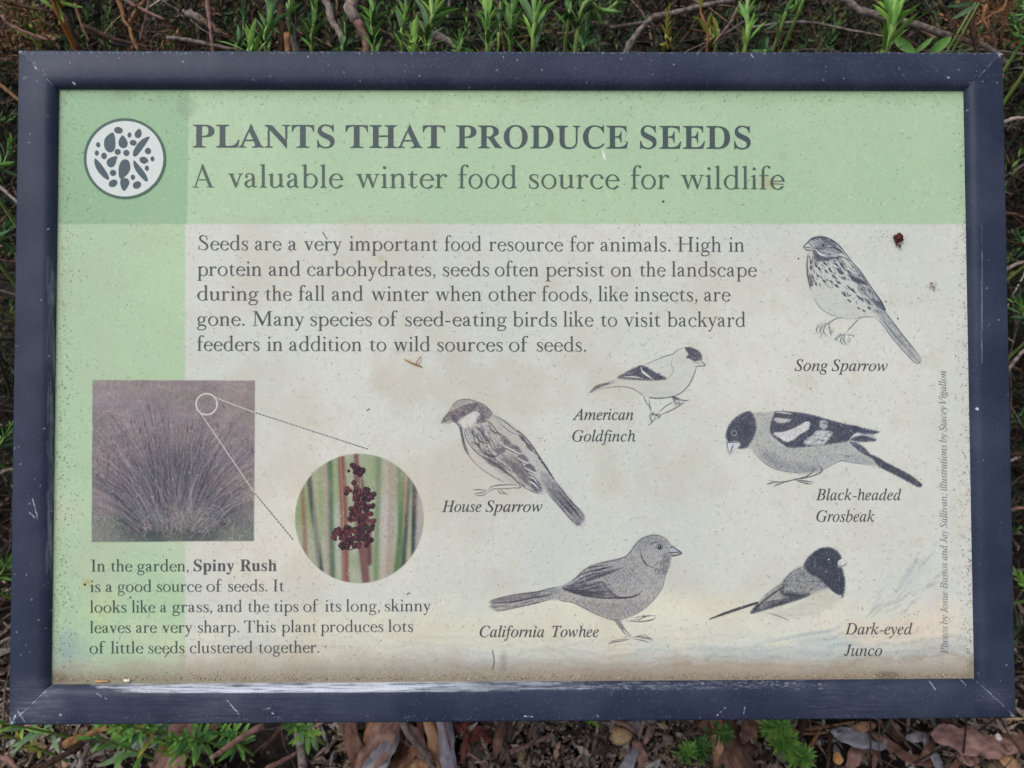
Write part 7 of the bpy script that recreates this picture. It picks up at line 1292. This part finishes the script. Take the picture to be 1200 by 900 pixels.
def thicket(n, L, pal_, lo, hi, pitch, hi_share, bright=1.0):
    out = 0
    for i in range(n * 3):
        if out >= n: break
        r_ = NG.random()
        if r_ < .74: px, py, d = NG.uniform(-60, 1260), NG.uniform(-70, 130), (.70 + .55 * NG.random() ** 1.3)
        elif r_ < .89: px, py, d = NG.uniform(-110, 60), NG.uniform(50, 800), .69 + .30 * NG.random()
        else: px, py, d = NG.uniform(1140, 1310), NG.uniform(40, 560), .69 + .35 * NG.random()
        p = at(px, py, d)
        if p.z < .005: continue
        M = rot4(NG.uniform(0, 6.28), NG.normal(*pitch), NG.uniform(0, 6.28), NG.uniform(lo, hi), p)
        if in_front(M, L): continue
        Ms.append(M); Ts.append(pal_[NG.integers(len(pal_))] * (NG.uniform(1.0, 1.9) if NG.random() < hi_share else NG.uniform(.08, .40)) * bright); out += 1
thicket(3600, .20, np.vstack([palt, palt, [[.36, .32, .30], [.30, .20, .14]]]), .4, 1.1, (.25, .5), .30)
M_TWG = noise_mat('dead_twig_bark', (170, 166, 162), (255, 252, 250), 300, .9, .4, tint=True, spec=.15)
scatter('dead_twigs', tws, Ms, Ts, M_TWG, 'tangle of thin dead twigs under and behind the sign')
# shrub foliage behind
def sprig(n, L, Wd, H):
    V, F = [], []
    for i in range(n):
        t = i / n; bV, bF = blade(L * (1 - .4 * t), Wd, .3, .12, 2); ang = i * 2.4; sp = .95 - .5 * t
        M = Matrix.Translation((0, H * t, 0)) @ Matrix.Rotation(ang, 4, 'Y') @ Matrix.Rotation(sp, 4, 'X'); o_ = len(V)
        V += [tuple(M @ Vector(v)) for v in bV]; F += [tuple(q + o_ for q in f) for f in bF]
    return V, F
spr = [sprig(22, .014, .0034, .055), sprig(16, .013, .0036, .035), sprig(28, .012, .003, .075)]
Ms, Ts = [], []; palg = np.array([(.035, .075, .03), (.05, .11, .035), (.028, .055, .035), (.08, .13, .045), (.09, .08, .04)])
for i in range(2600):
    q = NG.random()
    if q < .74: x = NG.uniform(-1.3, 1.3); y = .27 + 1.0 * NG.random() ** 1.2; x = NG.uniform(-1, 1) * (.50 + .45 * y); z = max(.0, .79 - (y + .276) * .60 + NG.uniform(-.12, .0)) if NG.random() < .7 else NG.uniform(0, .25)
    elif q < .90: x = -NG.uniform(.33, .9); y = NG.uniform(-.40, .35); z = NG.uniform(.0, .30)
    else: x = NG.uniform(.33, .9); y = NG.uniform(-.1, .45); z = NG.uniform(.0, .22)
    if abs(x) < .42 and y < .25: continue
    M = rot4(NG.uniform(0, 6.28), math.pi / 2 - abs(NG.normal(0, .6)), NG.uniform(0, 6.28), NG.uniform(.7, 1.2), (x, y, z))
    if in_front(M, .08): continue
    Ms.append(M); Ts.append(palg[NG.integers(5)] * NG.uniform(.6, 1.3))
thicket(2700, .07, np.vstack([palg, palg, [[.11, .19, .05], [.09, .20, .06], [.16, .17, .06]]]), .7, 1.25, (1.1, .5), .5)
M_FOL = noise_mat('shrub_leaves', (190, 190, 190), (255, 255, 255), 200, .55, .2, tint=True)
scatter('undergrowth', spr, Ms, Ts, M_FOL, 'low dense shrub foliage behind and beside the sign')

Ms, Ts = [], []; palr = np.array([(.26, .11, .05), (.18, .07, .035), (.34, .18, .08), (.12, .06, .04), (.16, .14, .05)])
for i in range(230):
    px, py = (NG.uniform(-20, 60), NG.uniform(-10, 70)) if i < 120 else ((NG.uniform(140, 345), NG.uniform(15, 70)) if i < 160 else (NG.uniform(1120, 1175), NG.uniform(0, 60)))
    p = at(px, py, NG.uniform(.60, .74)); Ms.append(rot4(NG.uniform(0, 6.28), NG.normal(.6, .6), NG.uniform(0, 6.28), NG.uniform(.35, .75), p)); Ts.append(palr[NG.integers(5)] * NG.uniform(.25, 1.3))
scatter('dry_foliage', spr, Ms, Ts, M_FOL, 'rusty dried foliage tangled among the shrubs')
